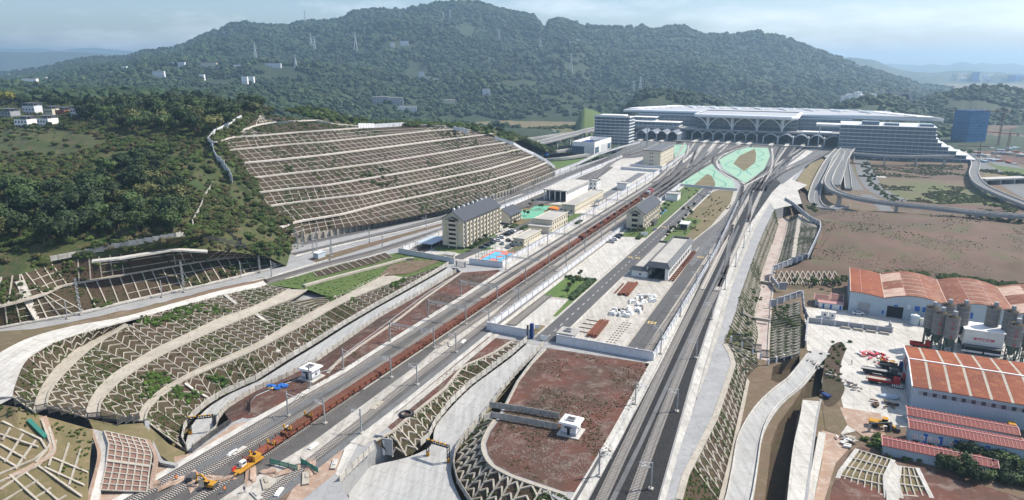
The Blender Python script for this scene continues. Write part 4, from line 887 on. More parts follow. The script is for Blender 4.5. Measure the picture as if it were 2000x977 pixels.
fence('pale concrete parapet of the railway bridge over the basin road', px([(664, 944, -.6), (700, 908, -.6), (731, 878, -.6)]), 2., 2.5, FPAN, FPOST, 'bridge_parapet', 'parapet'); wall('concrete wing wall below the bridge parapet by the arched slope', [P(733, 880, -4), P(768, 895, -5.6)], 4, 3, WPANG, 'wing_wall', cop=False)
fence('dark mesh fence of the railway bridge over the curving access road', px([(376, 884, .1), (412, 856, .1), (452, 828, .1)]), 1.8, 3., FPANG, FPOSTG, 'mesh_fence')
# gate of the big compound
gt = thing('compound_gate', 'sliding gate with dark blue gatepost at the end of the straight access road', 'gate', S(210.8, -90.6), RZ)
MB().b0(-.6, .6, -.6, .6, 0, 5.6).obj('gatepost', 'blue_dark', gt); MB().b0(-1.9, -1.3, -.3, .3, 0, 4.8).obj('side_post', 'dark_grey', gt)
b = MB(); [b.b0(1+k*.45, 1.12+k*.45, -.06, .06, .2, 2.) for k in range(13)]; b.b0(1, 6.6, -.08, .08, .2, .35); b.b0(1, 6.6, -.08, .08, 1.85, 2.); b.obj('sliding_gate', 'steel', gt)
MB().b0(3.4, 6., -.2, .1, .3, 2.).obj('notice_panel', 'white_paint', gt)
gt = thing('compound_gate', 'dark barred gate between the lilac walls of the dormitory compound', 'gate', P(893, 520, 0), RZ)
b = MB(); [b.b0(k*.5-.05, k*.5+.05, -.06, .06, .1, 2.2) for k in range(9)]; b.b0(0, 4.2, -.08, .08, 2., 2.15); b.obj('barred_leaf', 'dark_grey', gt)
for x in (-.4, 4.6): MB().b0(x-.3, x+.3, -.3, .3, 0, 2.8).obj('gatepost', 'concrete_grey', gt)
# ================================================================ height-limit portals on the access roads
def portal(label, a, b, za, zb, h=5.2):
    a = P(a[0], a[1], za); b = P(b[0], b[1], zb); c = (a+b)/2; t = thing('height_barrier', label, 'barrier', Vector((a.x, a.y, a.z))); o = a
    for p in (a, b):
        m = MB(); q = p-o
        for dx, dy in ((-.3, -.3), (.3, -.3), (.3, .3), (-.3, .3)): m.bar(q+Vector((dx, dy, 0)), q+Vector((dx, dy, h)), .16)
        for k in range(5): m.bar(q+Vector((-.3, -.3, k)), q+Vector((.3, .3, k+1)), .1)
        m.obj('leg', 'dark', t); MB().box(q+Vector((0, 0, .6)), (.8, .8, 1.)).obj('stripe', 'yellow', t)
    q0, q1 = Vector((0, 0, h)), b-o+Vector((0, 0, h)); m = MB(); m.bar(q0, q1, .5, .14); m.bar(q0-Vector((0, 0, .7)), q1-Vector((0, 0, .7)), .5, .14)
    for k in range(10): m.bar(q0+(q1-q0)*k/10-Vector((0, 0, .7*(k % 2))), q0+(q1-q0)*(k+1)/10-Vector((0, 0, .7*((k+1) % 2))), .16)
    m.obj('truss_beam', 'dark', t)
    for k in range(0, 10, 2): MB().bar(q0+(q1-q0)*k/10+Vector((0, 0, .1)), q0+(q1-q0)*(k+1)/10+Vector((0, 0, .1)), .56, .16).obj('stripe', 'yellow', t)
portal('black and yellow height barrier across the curving road below the arched terraces', (372, 848), (421, 842), -6, -6)
portal('black and yellow height barrier where the straight road enters the concrete basin', (836, 891), (876, 903), -6, -6, 5.)
# ================================================================ CATENARY MASTS
def mast_proto(label, kind='i', h=7.6, arm=1):
    t = thing('catenary_mast', label, 'mast', (0, 0, 0)); m = MB()
    if kind == 'i': m.b0(-.16, .16, -.14, .14, 0, h)
    else:
        for x in (-.35, .35): m.bar((x, -.3, 0), (x*.6, -.2, h), .12); m.bar((x, .3, 0), (x*.6, .2, h), .12)
        for k in range(int(h/.9)):
            z = k*.9; s_ = 1 if k % 2 else -1
            m.bar((-.33*s_, -.28, z), (.33*s_, -.28, z+.9), .07); m.bar((.33*s_, .28, z), (-.33*s_, .28, z+.9), .07); m.bar((-.35, -.28*s_, z), (-.35, .28*s_, z+.9), .07)
    m.obj('pole', 'steel', t); MB().b0(-.55, .55, -.55, .55, -.1, .35).obj('footing', 'concrete', t)
    if arm:
        m = MB(); m.bar((0, 0, 6.9), (3.0*arm, 0, 6.4), .09); m.bar((0, 0, 5.4), (2.9*arm, 0, 6.4), .09); m.bar((.2*arm, 0, 5.8), (3.0*arm, 0, 5.5), .07); m.bar((2.9*arm, 0, 6.4), (2.9*arm, 0, 5.4), .06)
        m.obj('bracket_arm', 'steel_pale', t)
        MB().b0(.15*arm-.1, .55*arm+.1, -.08, .08, 5.3, 5.5).obj('insulator', 'brick', t)
    return t
PRO = {}
def mast(k, loc, label, rz=RZ, group=None, s=1.):
    kind, arm, h = k
    if k not in PRO: t = PRO[k] = mast_proto(label, kind, h, arm); t.location = loc; t.rotation_euler = (0, 0, rz); t['group'] = group; return t
    return dup(PRO[k], loc, rz, label, group=group)
def ilist(c, s0, s1, step, dn=0):
    """points on a track centre line between s0 and s1"""
    A = np.array([(p.x*AX+p.y*AY, p.x*AY-p.y*AX) for p in c]); out = []; s_ = s0
    while s_ <= s1: out.append((s_, float(np.interp(s_, A[:, 0], A[:, 1]))+dn)); s_ += step
    return out
WIRE_ENDS = []
def row(pts, k, text, group, where='nearest the camera'):
    prev = None
    for i, q in enumerate(pts):
        lab = text % (nth(i)+'nearest') if i else text % 'nearest'
        mast(k, S(*q, z=.1), lab, RZ, group)
        arm = k[1]
        if prev is not None: WIRE_ENDS.append((S(prev[0], prev[1]+2.9*arm, 5.5), S(q[0], q[1]+2.9*arm, 5.5), S(prev[0], prev[1]+2.9*arm, 6.5), S(q[0], q[1]+2.9*arm, 6.5)))
        prev = q
row(ilist(TR['RA'], 139, 500, 38.8, -3.), ('i', 1, 7.), '%s mast on the left edge of the dark twin track', 'masts on the left of the dark twin track')
row(ilist(TR['RB'], 139, 500, 39.5, 3.2), ('i', -1, 7.), '%s mast on the right edge of the dark twin track', 'masts on the right of the dark twin track')
row([(s_, -117.9 if s_ < 200 else -118.8) for s_ in (131, 162.5, 188.4, 213, 240, 269, 297, 325, 352, 380, 410, 440, 470, 500, 530)], ('i', -1, 7.6), '%s mast close along the right side of the rusty wagons', 'masts beside the rusty wagons')
row([(131, -105.6), (161.7, -107.7), (188.4, -109.1), (214.5, -109.7)]+[(214.5+27.5*k, -109.9) for k in range(1, 12)], ('i', -1, 7.2), '%s mast beside the grey siding next to the white wall', 'masts beside the grey siding')
row([(130, -130.), (146, -136.), (161, -135.4), (187, -135.2), (213, -135.4), (240, -136)], ('i', 1, 7.4), '%s mast on the edge of the long red dirt strip', 'masts along the red dirt strip')
row([(284+26.5*k, -135.8) for k in range(15)], ('i', 1, 7.6), '%s mast on the pale path in front of the compound wall', 'masts on the pale path')
row([(300+40*k, -199.2 if 0 else -201.9+min(0, -(342-(300+40*k))*.1)) for k in range(2, 12)], ('i', -1, 8.), '%s mast along the corridor side of the long white wall', 'masts beside the white corridor wall')
row([(300+42*k, interp(300+42*k, [300, 342, 400, 450, 700, 800], [-227.5, -216.8, -211.6, -211.8, -211.6, -211])) for k in range(13)], ('i', -1, 8.), '%s mast between the grey passenger tracks', 'masts between the grey passenger tracks')
row([(290+44*k, interp(290+44*k, [290, 333, 384, 440, 470, 568, 700, 800], [-257, -243.4, -229.6, -220.2, -217.2, -218.8, -219, -228])) for k in range(12)], ('i', 1, 8.), '%s mast in front of the buttressed retaining wall', 'masts in front of the retaining wall')
row([(228, -230.), (262, -223.5), (296, -216)], ('i', 1, 7.8), '%s of the three tall masts beside the grass terrace', 'masts beside the grass terrace')
row([(225+36*k, -47.3-.009*36*k) for k in range(9)], ('i', -1, 5.6), '%s short post between the white wall and the service siding', 'posts by the service siding')
row([(600+28*k, interp(600+28*k, [600, 884], [-126, -150])) for k in range(10)], ('i', 1, 8.), '%s mast among the fanning tracks leading to the middle arches', 'masts in the middle track fan')
row([(590+30*k, interp(590+30*k, [590, 884], [-112.6, -112])) for k in range(9)], ('i', -1, 8.), '%s mast on the turf side of the fanning middle tracks', 'masts on the turf side of the fan')
row([(560+32*k, interp(560+32*k, [560, 884], [-45, -30])) for k in range(10)], ('i', 1, 8.), '%s mast among the tracks fanning to the right arches', 'masts in the right track fan')
row([(720+26*k, interp(720+26*k, [720, 884], [-210, -200])) for k in range(6)], ('i', 1, 8.), '%s mast among the tracks fanning to the left arches', 'masts in the left track fan')
# tall lattice pylon-masts by the upper cutting
for i, (u, v, z, h) in enumerate([(158, 614, .3, 15), (360, 570, .3, 14), (508, 532, .3, 8.5), (340, 507, 0, 0)]):
    if h: mast(('l', 0, h), P(u, v, z), ['tall lattice mast at the foot of the upper lattice cutting, nearest the white stair', 'tall lattice mast at the foot of the upper lattice cutting below the plank fence', 'lattice mast where the grey rails leave the cutting'][i])
for i, (u, v) in enumerate([(132, 622), (317, 580), (471, 541)]): mast(('i', 0, 7.4), P(u, v, .2), '%s of the plain poles at the foot of the upper lattice cutting' % ['nearest', 'middle', 'farthest'][i], group='plain poles under the upper cutting')
for i, (u, v, h) in enumerate([(541, 478, 9.5), (582, 482, 10.5), (592, 478, 9), (612, 490, 12), (619, 486, 12), (648, 497, 9.5), (563, 478, 8), (577, 478, 7)]):
    mast(('l', 0, 10.5), P(u, v+3, .2), 'pale lattice tower of the cluster beside the blue grey cabin, %stowards the dormitory' % nth(i), group='lattice towers near the blue grey cabin')
# portals across the wagon tracks
PT0 = None
for i, s_ in enumerate((187, 213, 240, 284, 337, 390, 443)):
    lab = '%slattice gantry spanning the wagon tracks, counted from the excavator end' % (nth(i) or 'nearest ')
    if PT0 is None:
        PT0 = thing('catenary_gantry', lab, 'gantry', S(s_, -135.6), RZ, 'gantries over the wagon tracks'); m = MB(); w = 17.4
        for y in (-.25, .25): m.bar((0, y, 7.2), (w, y, 7.2), .09); m.bar((0, y, 6.6), (w, y, 6.6), .09)
        for k in range(24): m.bar((w*k/24, -.25, 6.6+.6*(k % 2)), (w*(k+1)/24, -.25, 7.2-.6*(k % 2)), .06); m.bar((w*k/24, .25, 7.2-.6*(k % 2)), (w*(k+1)/24, .25, 6.6+.6*(k % 2)), .06)
        m.obj('truss_beam', 'steel', PT0)
        for x in (4.5, 9, 13.5):
            m = MB(); m.bar((x, 0, 6.6), (x, 0, 5.2), .12); m.bar((x, 0, 5.4), (x+1.8, 0, 5.5), .07); m.bar((x, 0, 6.4), (x+1.8, 0, 5.6), .07); m.obj('drop_bracket', 'steel_pale', PT0)
    else: dup(PT0, S(s_, -135.6), RZ, lab)
for i, q in enumerate(WIRE_ENDS):
    m = MB(); m.bar(q[0], q[1], .06); 
    if i < 40: m.bar(q[2], (q[2]+q[3])/2-Vector((0, 0, .6)), .035); m.bar((q[2]+q[3])/2-Vector((0, 0, .6)), q[3], .035)
    if i == 0: WM = MB()
    WM.add(m.v, m.f)
WM.obj('overhead_wires', 'dark_grey', None, kind='stuff')
# ================================================================ WAGONS AND LOADS
def wheelset(m, x): 
    for y in (-.75, .75): m.tube((y-.07, x, .45), (y+.07, x, .45), .45, 10)
def wagon(label, group):
    t = thing('rail_wagon', label, 'wagon', (0, 0, 0), RZ, group); l = 12.8
    MB().b0(-1.35, 1.35, -l/2, l/2, 1.05, 1.25).obj('deck', 'rust_wagon', t)
    m = MB(); m.b0(-.9, -.7, -l/2, l/2, .75, 1.05); m.b0(.7, .9, -l/2, l/2, .75, 1.05); m.obj('frame', 'dark_grey', t)
    for y in (-4.4, 4.4):
        b = MB().b0(-1., 1., y-1.3, y+1.3, .5, .8).obj('bogie', 'dark', t)
        for d in (-.9, .9): m = MB(); wheelset(m, y+d); m.obj('wheelset', 'dark', b)
    return t
def stakes(t, mt='rust_wagon', h=1.5):
    for y in (-5.6, -2.8, 0, 2.8, 5.6):
        for x in (-1.4, 1.4): MB().b0(x-.12, x+.12, y-.12, y+.12, 1.1, 1.25+h).obj('stake', mt, t)
W0 = wagon('rusty flat wagon at the near end with bare yellow stakes, behind the yellow crane wagon', 'flat wagons of the rail train'); stakes(W0, 'rust_wagon', .9)
W0.location = S(112.5, -121.7, .25); sp = 13.5
for k in range(1, 18):
    dup(W0, S(112.5+sp*k, -121.7, .25), RZ, '%sflat wagon under the long rusty rails, counted from the excavator end' % nth(k))
RB = thing('rail_bundle', 'bundle of long rusty rails on the flat wagon nearest the excavator', 'rails', S(126, -121.7, 1.5), RZ, 'rail bundles on the flat wagons')
for j in range(3):
    for k in range(6): MB().b0(-1.15+k*.4, -.9+k*.4, -6.72, 6.72, .02+j*.34, .3+j*.34).obj('rail', 'rust', RB)
for k in range(1, 17): dup(RB, S(126+sp*k, -121.7, 1.5), RZ, '%sbundle of long rusty rails along the flat wagons, counted from the excavator end' % nth(k))
CLM = thing('rail_clamp', 'yellow rail clamp frame nearest the yellow crane wagon', 'clamp', S(109, -121.7, 1.5), RZ, 'yellow clamps on the near flat wagons')
m = MB(); m.b0(-1.3, -1., -.2, .2, 0, 1.1); m.b0(1., 1.3, -.2, .2, 0, 1.1); m.b0(-1.3, 1.3, -.15, .15, 0, .3); m.obj('frame', 'yellow', CLM); MB().b0(-.3, .3, -.3, .3, .3, .5).obj('jaw', 'dark_grey', CLM)
for k, s_ in enumerate((115, 121, 129)): dup(CLM, S(s_, -121.7, 1.5 if s_ < 119.4 else 2.6), RZ, '%syellow rail clamp frame, counted from the yellow crane wagon' % nth(k+1))
GB = thing('gondola_wagon', 'open rusty gondola wagon nearest the long rail load', 'wagon', S(357.5, -121.7, .25), RZ, 'rusty gondola wagons')
m = MB(); l = 12.6
m.b0(-1.5, -1.38, -l/2, l/2, 1.1, 3.); m.b0(1.38, 1.5, -l/2, l/2, 1.1, 3.); m.b0(-1.38, 1.38, -l/2, -l/2+.12, 1.1, 3.); m.b0(-1.38, 1.38, l/2-.12, l/2, 1.1, 3.); m.b0(-1.38, 1.38, -l/2+.12, l/2-.12, 1.1, 1.5); m.obj('body', 'rust', GB)
for y in np.linspace(-5.8, 5.8, 8):
    for x in (-1.56, 1.56): MB().b0(x-.06, x+.06, y-.1, y+.1, 1.1, 3.).obj('side_rib', 'rust_wagon', GB)
for y in (-4.4, 4.4):
    b = MB().b0(-1., 1., y-1.3, y+1.3, .5, 1.05).obj('bogie', 'dark', GB); m = MB(); wheelset(m, y-.9); wheelset(m, y+.9); m.obj('wheelset', 'dark', b)
for k in range(1, 11): dup(GB, S(357.5+sp*k, -121.7, .25), RZ, '%sopen rusty gondola wagon, counted from the long rail load' % nth(k))
LC = thing('shunting_locomotive', 'red and grey diesel shunting locomotive at the far end of the rusty wagons', 'locomotive', S(508, -121.9, .25), RZ)
MB().b0(-1.5, 1.5, -7, 7, .9, 1.3).obj('frame', 'dark_grey', LC); MB().b0(-1.2, 1.2, -6.5, .5, 1.3, 3.3).obj('hood', 'steel', LC); c = MB().b0(-1.5, 1.5, .5, 3.6, 1.3, 4.3).obj('cab', 'red', LC)
MB().b0(-1.3, 1.3, .42, .5, 3., 3.9).obj('window', 'glass_dark', c); MB().b0(-1.2, 1.2, 3.6, 6.5, 1.3, 2.9).obj('rear_hood', 'red', LC)
for y in (-4.4, 4.4): m = MB(); wheelset(m, y-1); wheelset(m, y+1); m.b0(-.9, .9, y-1.6, y+1.6, .5, .9); m.obj('bogie', 'dark', LC)
# yellow rail-laying machine and excavators on the near tracks
def at(u, v, z=.2): p = P(u, v, z); return p
def put(name, label, cat, u, v, z=.2, rz=RZ, group=None): return thing(name, label, cat, P(u, v, z), rz, group)
YM = put('track_machine', 'yellow rail crane wagon standing at the near end of the rail train', 'track machine', 489, 911, .4, RZ)
MB().b0(-1.5, 1.5, -6, 5, .9, 1.3).obj('deck', 'yellow', YM); c = MB().b0(-1.3, 1.3, 1., 4., 1.3, 3.3).obj('engine_hood', 'yellow', YM); MB().b0(-.5, .5, 2., 2.6, 3.3, 3.9).obj('exhaust', 'dark', c)
c = MB().b0(-1.2, .2, -3.6, -1.6, 1.3, 3.5).obj('cab', 'white_paint', YM); MB().b0(-1.22, .22, -3.4, -1.8, 2.4, 3.2).obj('window', 'glass_dark', c)
MB().bar((.6, -1, 2.), (.6, -7.4, 1.2), .4).obj('boom', 'yellow', YM); MB().b0(-1.6, -1.3, -6.4, -4.6, 1.3, 2.6).obj('control_box', 'red', YM)
for y in (-4, 3.4): m = MB(); wheelset(m, y-.8); wheelset(m, y+.8); m.obj('bogie', 'dark', YM)
def excavator(label, u, v, rz, z=.2, body='yellow'):
    t = put('excavator', label, 'excavator', u, v, z, rz)
    for x in (-1.1, 1.1):
        c = MB().b0(x-.28, x+.28, -1.7, 1.7, .08, .8).obj('crawler', 'dark', t); MB().b0(x-.3, x+.3, -1.3, 1.3, .25, .55).obj('roller_frame', 'dark_grey', c)
    h = MB().b0(-1.25, 1.25, -1.9, 1., .95, 2.).obj('house', body, t); MB().b0(-1.2, 1.2, -2.1, -1.5, 1., 1.9).obj('counterweight', 'dark_grey', h)
    c = MB().b0(-1.25, -.2, 0, 1.4, 1.3, 2.9).obj('cab', 'dark', t); MB().b0(-1.3, -.15, -.05, 1.45, 2.9, 3.).obj('roof', body, c)
    MB().bar((.3, .9, 1.6), (.3, 3.2, 4.), .45, .5).bar((.3, 3.2, 4.), (.3, 5., 3.6), .4, .45).obj('boom', body, t)
    a = MB().bar((.3, 5., 3.8), (.3, 5.6, 1.3), .32, .38).obj('arm', body, t); MB().box((.3, 5.5, .9), (1., .8, .7)).obj('bucket', 'dark', a); return t
excavator('small yellow excavator with raised boom working on the near tracks beside the bare sleepers', 412, 953, RZ+1.75).scale = (.72,)*3; YM.scale = (.72,)*3
m = thing('tamping_unit', 'small dark tamping machine lying on the near dirt beside the tracks', 'machine', P(375, 938, .2), RZ+.4); MB().b0(-.7, .7, -1.3, 1.1, .5, 1.5).obj('body', 'dark_grey', m); MB().bar((0, 1, 1.2), (0, 2.6, .3), .25).obj('arm', 'orange', m)
for x in (-.7, .7): MB().b0(x-.2, x+.2, -1.3, 1.3, 0, .6).obj('crawler', 'dark', m)
# ================================================================ BUILDINGS OF THE YARD
MS = {}
def shared(key, f):
    if key not in MS: MS[key] = f()
    return MS[key]
def boxm(name, m, dx, dy, dz): return shared((name, m, dx, dy, dz), lambda: MB().b0(-dx/2, dx/2, -dy/2, dy/2, 0, dz).mesh(name, m))
def win(t, x, y, z, w, h, face, m='glass_dark', frame='white_paint', th=.12, name='window', fr=True):
    """window of width w, height h on a wall; face 'x' looks along local x, 'y' along local y"""
    o = link(name, boxm(name, m, *((th, w, h) if face == 'x' else (w, th, h))), t, (x, y, z))
    return o
def grid_win(t, face, c, a0, a1, n, z0, dz, nf, w, h, **k):
    for f in range(nf):
        for i in range(n):
            a = lerp(a0, a1, (i+.5)/n)
            win(t, *((c, a, z0+f*dz) if face == 'x' else (a, c, z0+f*dz)), w, h, face, **k)
def gable_roof(t, w, l, h, rise, m, over=.7, name='roof', axis='y'):
    b = MB(); th = .3
    for s_ in (-1, 1):
        x0 = w/2+s_*(w/2+over); z0 = h-rise*over/(w/2)
        a = [(x0, -over, z0), (w/2, -over, h+rise), (w/2, l+over, h+rise), (x0, l+over, z0)]
        b.add(a+[(p[0], p[1], p[2]-th) for p in a], [(0, 1, 2, 3), (7, 6, 5, 4), (0, 4, 5, 1), (1, 5, 6, 2), (2, 6, 7, 3), (3, 7, 4, 0)])
    o = b.obj(name, m, t); return o
def gable_wall(t, w, l, h, rise, m):
    b = MB(); v = [(0, 0, 0), (w, 0, 0), (w, 0, h), (w/2, 0, h+rise-.05), (0, 0, h)]; v2 = [(x, l, z) for x, _, z in v]
    return b.add(v+v2, [(0, 1, 2, 3, 4), (9, 8, 7, 6, 5), (1, 6, 7, 2), (5, 0, 4, 9), (0, 5, 6, 1)]).obj('wall', m, t)
def dorm(label, s, n, w, l, h, rise, nf, bays, chim, stair=True):
    t = thing('dormitory', label, 'building', S(s, n, .05), RZ)
    gable_wall(t, w, l, h, rise, 'wall_cream'); rf = gable_roof(t, w, l, h, rise, 'roof_slate'); MB().b0(-.15, w+.15, -.15, l+.15, 0, 1.1).obj('plinth', 'dark_grey', t)
    fh = (h-1.2)/nf; wm = boxm('window', 'glass_dark', .14, 1., 1.3); bm = shared(('balc', fh), lambda: MB().b0(0, 1.0, -1.1, 1.1, -.12, 0).b0(.92, 1.0, -1.1, 1.1, 0, .95).b0(0, 1., -1.1, -1.02, 0, .95).b0(0, 1., 1.02, 1.1, 0, .95).mesh('balcony', 'wall_cream'))
    gw = boxm('window', 'glass_dark', .14, .6, 1.9)
    for f in range(nf):
        for k in range(bays):
            y = l*(k+.5)/bays; z = 1.5+f*fh
            link('window', wm, t, (w, y-1., z)); link('door', gw, t, (w, y+1., z-.35)); b = link('balcony', bm, t, (w, y+1., z-.35)) if k % 1 == 0 else None
            if k % 2 == 0: link('air_conditioner', boxm('air_conditioner', 'wall_grey', .4, .8, .6), t, (w+.3, y-.2, z-.6))
            link('window', wm, t, (0, y, z))
    if stair:     # open stair balconies on the gable under a small gable roof
        for f in range(nf):
            z = 1.3+f*fh; MB().b0(w*.32, w*.68, -.06, .06, z, z+fh*.78).obj('opening', 'dark', t)
            MB().b0(w*.31, w*.69, -.9, 0, z-.15, z+.02).b0(w*.31, w*.69, -.9, -.82, z, z+1.).obj('landing', 'wall_cream', t)
        for x in (w*.31, w*.69): MB().b0(x-.16, x+.16, -1., -.05, 0, 1.3+nf*fh-.3).obj('column', 'wall_cream', t)
        b = MB(); z = 1.2+nf*fh-.3
        for s_ in (-1, 1): b.bar((w/2+s_*w*.28, -.75, z-.1), (w/2, -.75, z+1.5), 1.5, .25)
        b.obj('porch_roof', 'roof_slate', t)
    for k in range(chim):
        y = l*(k+.7)/(chim+.3); MB().b0(w*.5-.5-1.2, w*.5+.5-1.2, y-.5, y+.5, h+rise-1.6, h+rise+.7).obj('chimney', 'white_paint', rf)
    return t
D1 = dorm('long six-storey cream dormitory with slate gable roof and a row of white chimneys', 308.7, -185.6, 13, 44, 15.9, 4.4, 6, 11, 8)
for x, n_ in ((2.3, 6), (11., 4)):
    for k in range(n_): MB().b0(x-.35, x+.35, -.1, .02, 12.4-k*1.15, 13.2-k*1.15).obj('lettering', 'line_yellow', D1)
D2 = dorm('four-storey cream dormitory with slate gable roof between the wagon tracks and the road', 389.5, -106.6, 10.6, 41, 10.8, 4.2, 3, 8, 1)
MB().b0(10.6, 13., 16, 25, 0, 2.8).obj('entrance_porch', 'dark_grey', D2)
dorm('small two-storey cream house with slate gable roof behind the tall dormitory', 371, -185.8, 11, 16, 6.2, 3.6, 2, 5, 1, False)
def flat_roof(t, x0, x1, y0, y1, z, m='roof_flat', rim='roof_grey_dark', lip=.6, over=.35):
    o = MB().b0(x0-over, x1+over, y0-over, y1+over, z-.15, z+.12).obj('roof', m, t)
    b = MB()
    for a in ((x0-over, x1+over, y0-over, y0-over+.3), (x0-over, x1+over, y1+over-.3, y1+over), (x0-over, x0-over+.3, y0-over+.3, y1+over-.3), (x1+over-.3, x1+over, y0-over+.3, y1+over-.3)): b.b0(a[0], a[1], a[2], a[3], z+.12, z+lip)
    b.obj('parapet', rim, o); return o
def block(name, label, cat, s, n, w, l, h, wm='wall_cream', rim='wall_cream', nf=2, bays=6, rz=RZ, ww=1.2, wh=1.4, front=2, z=.05, roofm='roof_flat'):
    t = thing(name, label, cat, S(s, n, z), rz); MB().b0(0, w, 0, l, 0, h).obj('wall', wm, t); flat_roof(t, 0, w, 0, l, h, roofm, rim)
    dz = (h-.4)/nf; grid_win(t, 'x', w, 0, l, bays, 1., dz, nf, ww, min(wh, dz*.55))
    if front: grid_win(t, 'y', 0, 0, w, front, 1., dz, nf, ww, min(wh, dz*.55))
    return t
t = block('canteen', 'two-storey cream office with flat grey roof beside the yard wall', 'building', 365, -155.8, 11.4, 26, 6.8, nf=2, bays=7, front=0)
MB().b0(-1.5, 11.6, -5, 0, 0, 3.7).obj('annex', 'wall_cream', t); MB().b0(-2, 12.1, -5.5, -.36, 3.7, 4.1).obj('annex_roof', 'roof_flat', t); grid_win(t, 'x', 11.66, -4.6, -.4, 2, 1., 2, 1, .9, 1.2)
block('canteen', 'long low single-storey cream shed with flat grey roof beside the basketball court', 'building', 329, -152.8, 6.3, 24, 3.4, nf=1, bays=10, ww=.9, wh=1.)
t = block('office_block', 'four-storey cream office block with hipped grey roof among the white aprons', 'building', 660, -166.5, 17, 60, 15, nf=4, bays=9, front=0, wh=1.6)
for f in range(4): [win(t, x, 0, 1.2+f*3.5, 1., 1.5, 'y') for x in (7, 9.2)]
MB().b0(-.9, 17.9, -.9, 60.9, 14.8, 15.5).obj('eaves', 'roof_grey_dark', t)
# left depot shed
t = thing('train_shed', 'open-fronted white train shed with pale flat roof beside the passenger tracks', 'shed', S(456, -187, .05), RZ)
MB().b0(-.6, 17.8, -1, 50, 7.2, 8.1).obj('roof', 'concrete_pale', t); MB().b0(16.6, 17.2, 0, 50, 0, 7.2).obj('wall', 'white_paint', t); MB().b0(0, .5, 4, 50, 0, 7.2).obj('wall', 'white_paint', t); MB().b0(.5, 16.6, 46, 46.5, 0, 7.2).obj('back_wall', 'wall_grey', t)
for x in (.2, 4.4, 8.6, 12.8): MB().b0(x-.3, x+.3, -.3, .3, 0, 7.2).obj('column', 'white_paint', t)
grid_win(t, 'x', 17.25, 1, 49, 16, 4.9, 1, 1, 1.6, 1.4)
block('workshop', 'low cream workshop with many small windows against the white train shed', 'building', 420, -159, 8.8, 62, 5.2, nf=1, bays=22, ww=.9, wh=1.2)
block('signal_cabin', 'small two-storey white cabin at the far end of the low cream workshop', 'building', 508, -170, 6, 9, 7.4, wm='white_paint', rim='roof_grey_dark', nf=2, bays=2)
block('equipment_box', 'white boxy equipment hut standing on the pale freight apron', 'hut', 519, -150.6, 7.5, 11, 5, wm='white_paint', rim='wall_grey', nf=1, bays=1, front=0, ww=.6)
t = thing('canopy', 'small steel frame canopy by the wall at the near end of the freight apron', 'canopy', S(448, -145.6, .05), RZ)
for x in (0, 3): [MB().b0(x-.1, x+.1, y-.1, y+.1, 0, 3.4).obj('post', 'dark_grey', t) for y in (0, 8)]
MB().b0(-.4, 3.4, -.4, 8.4, 3.4, 3.55).obj('roof', 'roof_grey_dark', t)
t = thing('carport', 'carport with blue grey sheet roof at the corner of the dormitory compound', 'carport', S(302, -197.5, .05), RZ)
for x in (0, 9): [MB().b0(x-.12, x+.12, y-.12, y+.12, 0, 2.5).obj('post', 'steel', t) for y in (0, 8, 16)]
MB().b0(-.5, 9.5, -.5, 16.5, 2.5, 2.75).obj('roof', 'sheet_wall', t)
t = thing('gatehouse', 'little gatehouse with flat concrete roof at the dormitory gate', 'hut', P(868, 507, .1), RZ); MB().b0(0, 4, 0, 3.5, 0, 2.8).obj('wall', 'wall_cream', t); MB().b0(-.9, 4.9, -.9, 4.4, 2.8, 3.1).obj('roof', 'roof_flat', t); MB().b0(4, 4.1, 1, 2, 0, 2.).obj('door', 'dark', t)
t = thing('gatehouse', 'square gatehouse with overhanging flat roof beside the sliding gate', 'hut', S(212.8, -80.4, .05), RZ); MB().b0(0, 4.6, 0, 4.2, 0, 3.).obj('wall', 'wall_white', t); r_ = MB().b0(-1.2, 5.8, -1.2, 5.4, 3., 3.5).obj('roof', 'roof_flat', t)
MB().b0(.9, 3.7, .9, 3.3, 3.5, 4.1).obj('roof_well', 'wall_grey', r_); MB().b0(1.3, 3.3, 1.2, 3., 3.95, 4.13).obj('roof_hatch', 'dark_grey', r_); win(t, 1.4, 0, 1.1, 1.4, 1.2, 'y'); win(t, 4.6, 2., 1.1, 1.4, 1.2, 'x'); MB().b0(2.9, 3.7, -.08, 0, 0, 2.1).obj('door', 'dark', t)
def hut(label, u, v, ant):
    t = thing('equipment_hut', label, 'hut', P(u, v, .1), RZ); MB().b0(-1.2, 6., -1.2, 5.6, 0, .3).obj('base', 'concrete_pale', t); MB().b0(0, 4.8, 0, 4.4, .3, 4.).obj('wall', 'wall_white', t); MB().b0(-.05, 4.85, -.05, 4.45, .3, 1.1).obj('plinth', 'wall_grey', t)
    r_ = MB().box((2.4, 2.2, 4.2), (6.6, 6.2, .5), tap=.9).obj('roof', 'white_paint', t); MB().b0(1., 3.8, 1., 3.4, 4.4, 4.9).obj('roof_well', 'wall_grey', r_); MB().b0(1.3, 3.5, 1.3, 3.1, 4.8, 4.93).obj('roof_hatch', 'dark_grey', r_)
    MB().b0(1.9, 2.8, -.08, 0, .3, 2.4).obj('door', 'dark', t); MB().b0(1.2, 3.4, -.8, 0, 2.9, 3.05).obj('canopy', 'roof_grey_dark', t); win(t, 4.8, 2.2, 1.6, .9, .9, 'x')
    t.scale = (.86,)*3
    if ant: MB().b0(.6, .72, .6, .72, 4.4, 6.).obj('aerial', 'dark_grey', r_)
    return t
hut('little white equipment hut with flared roof at the end of the fenced walkway', 1096, 848, 1); hut('little white equipment hut with flared roof by the curving road, beside the blue tarpaulins', 590, 740, 0)
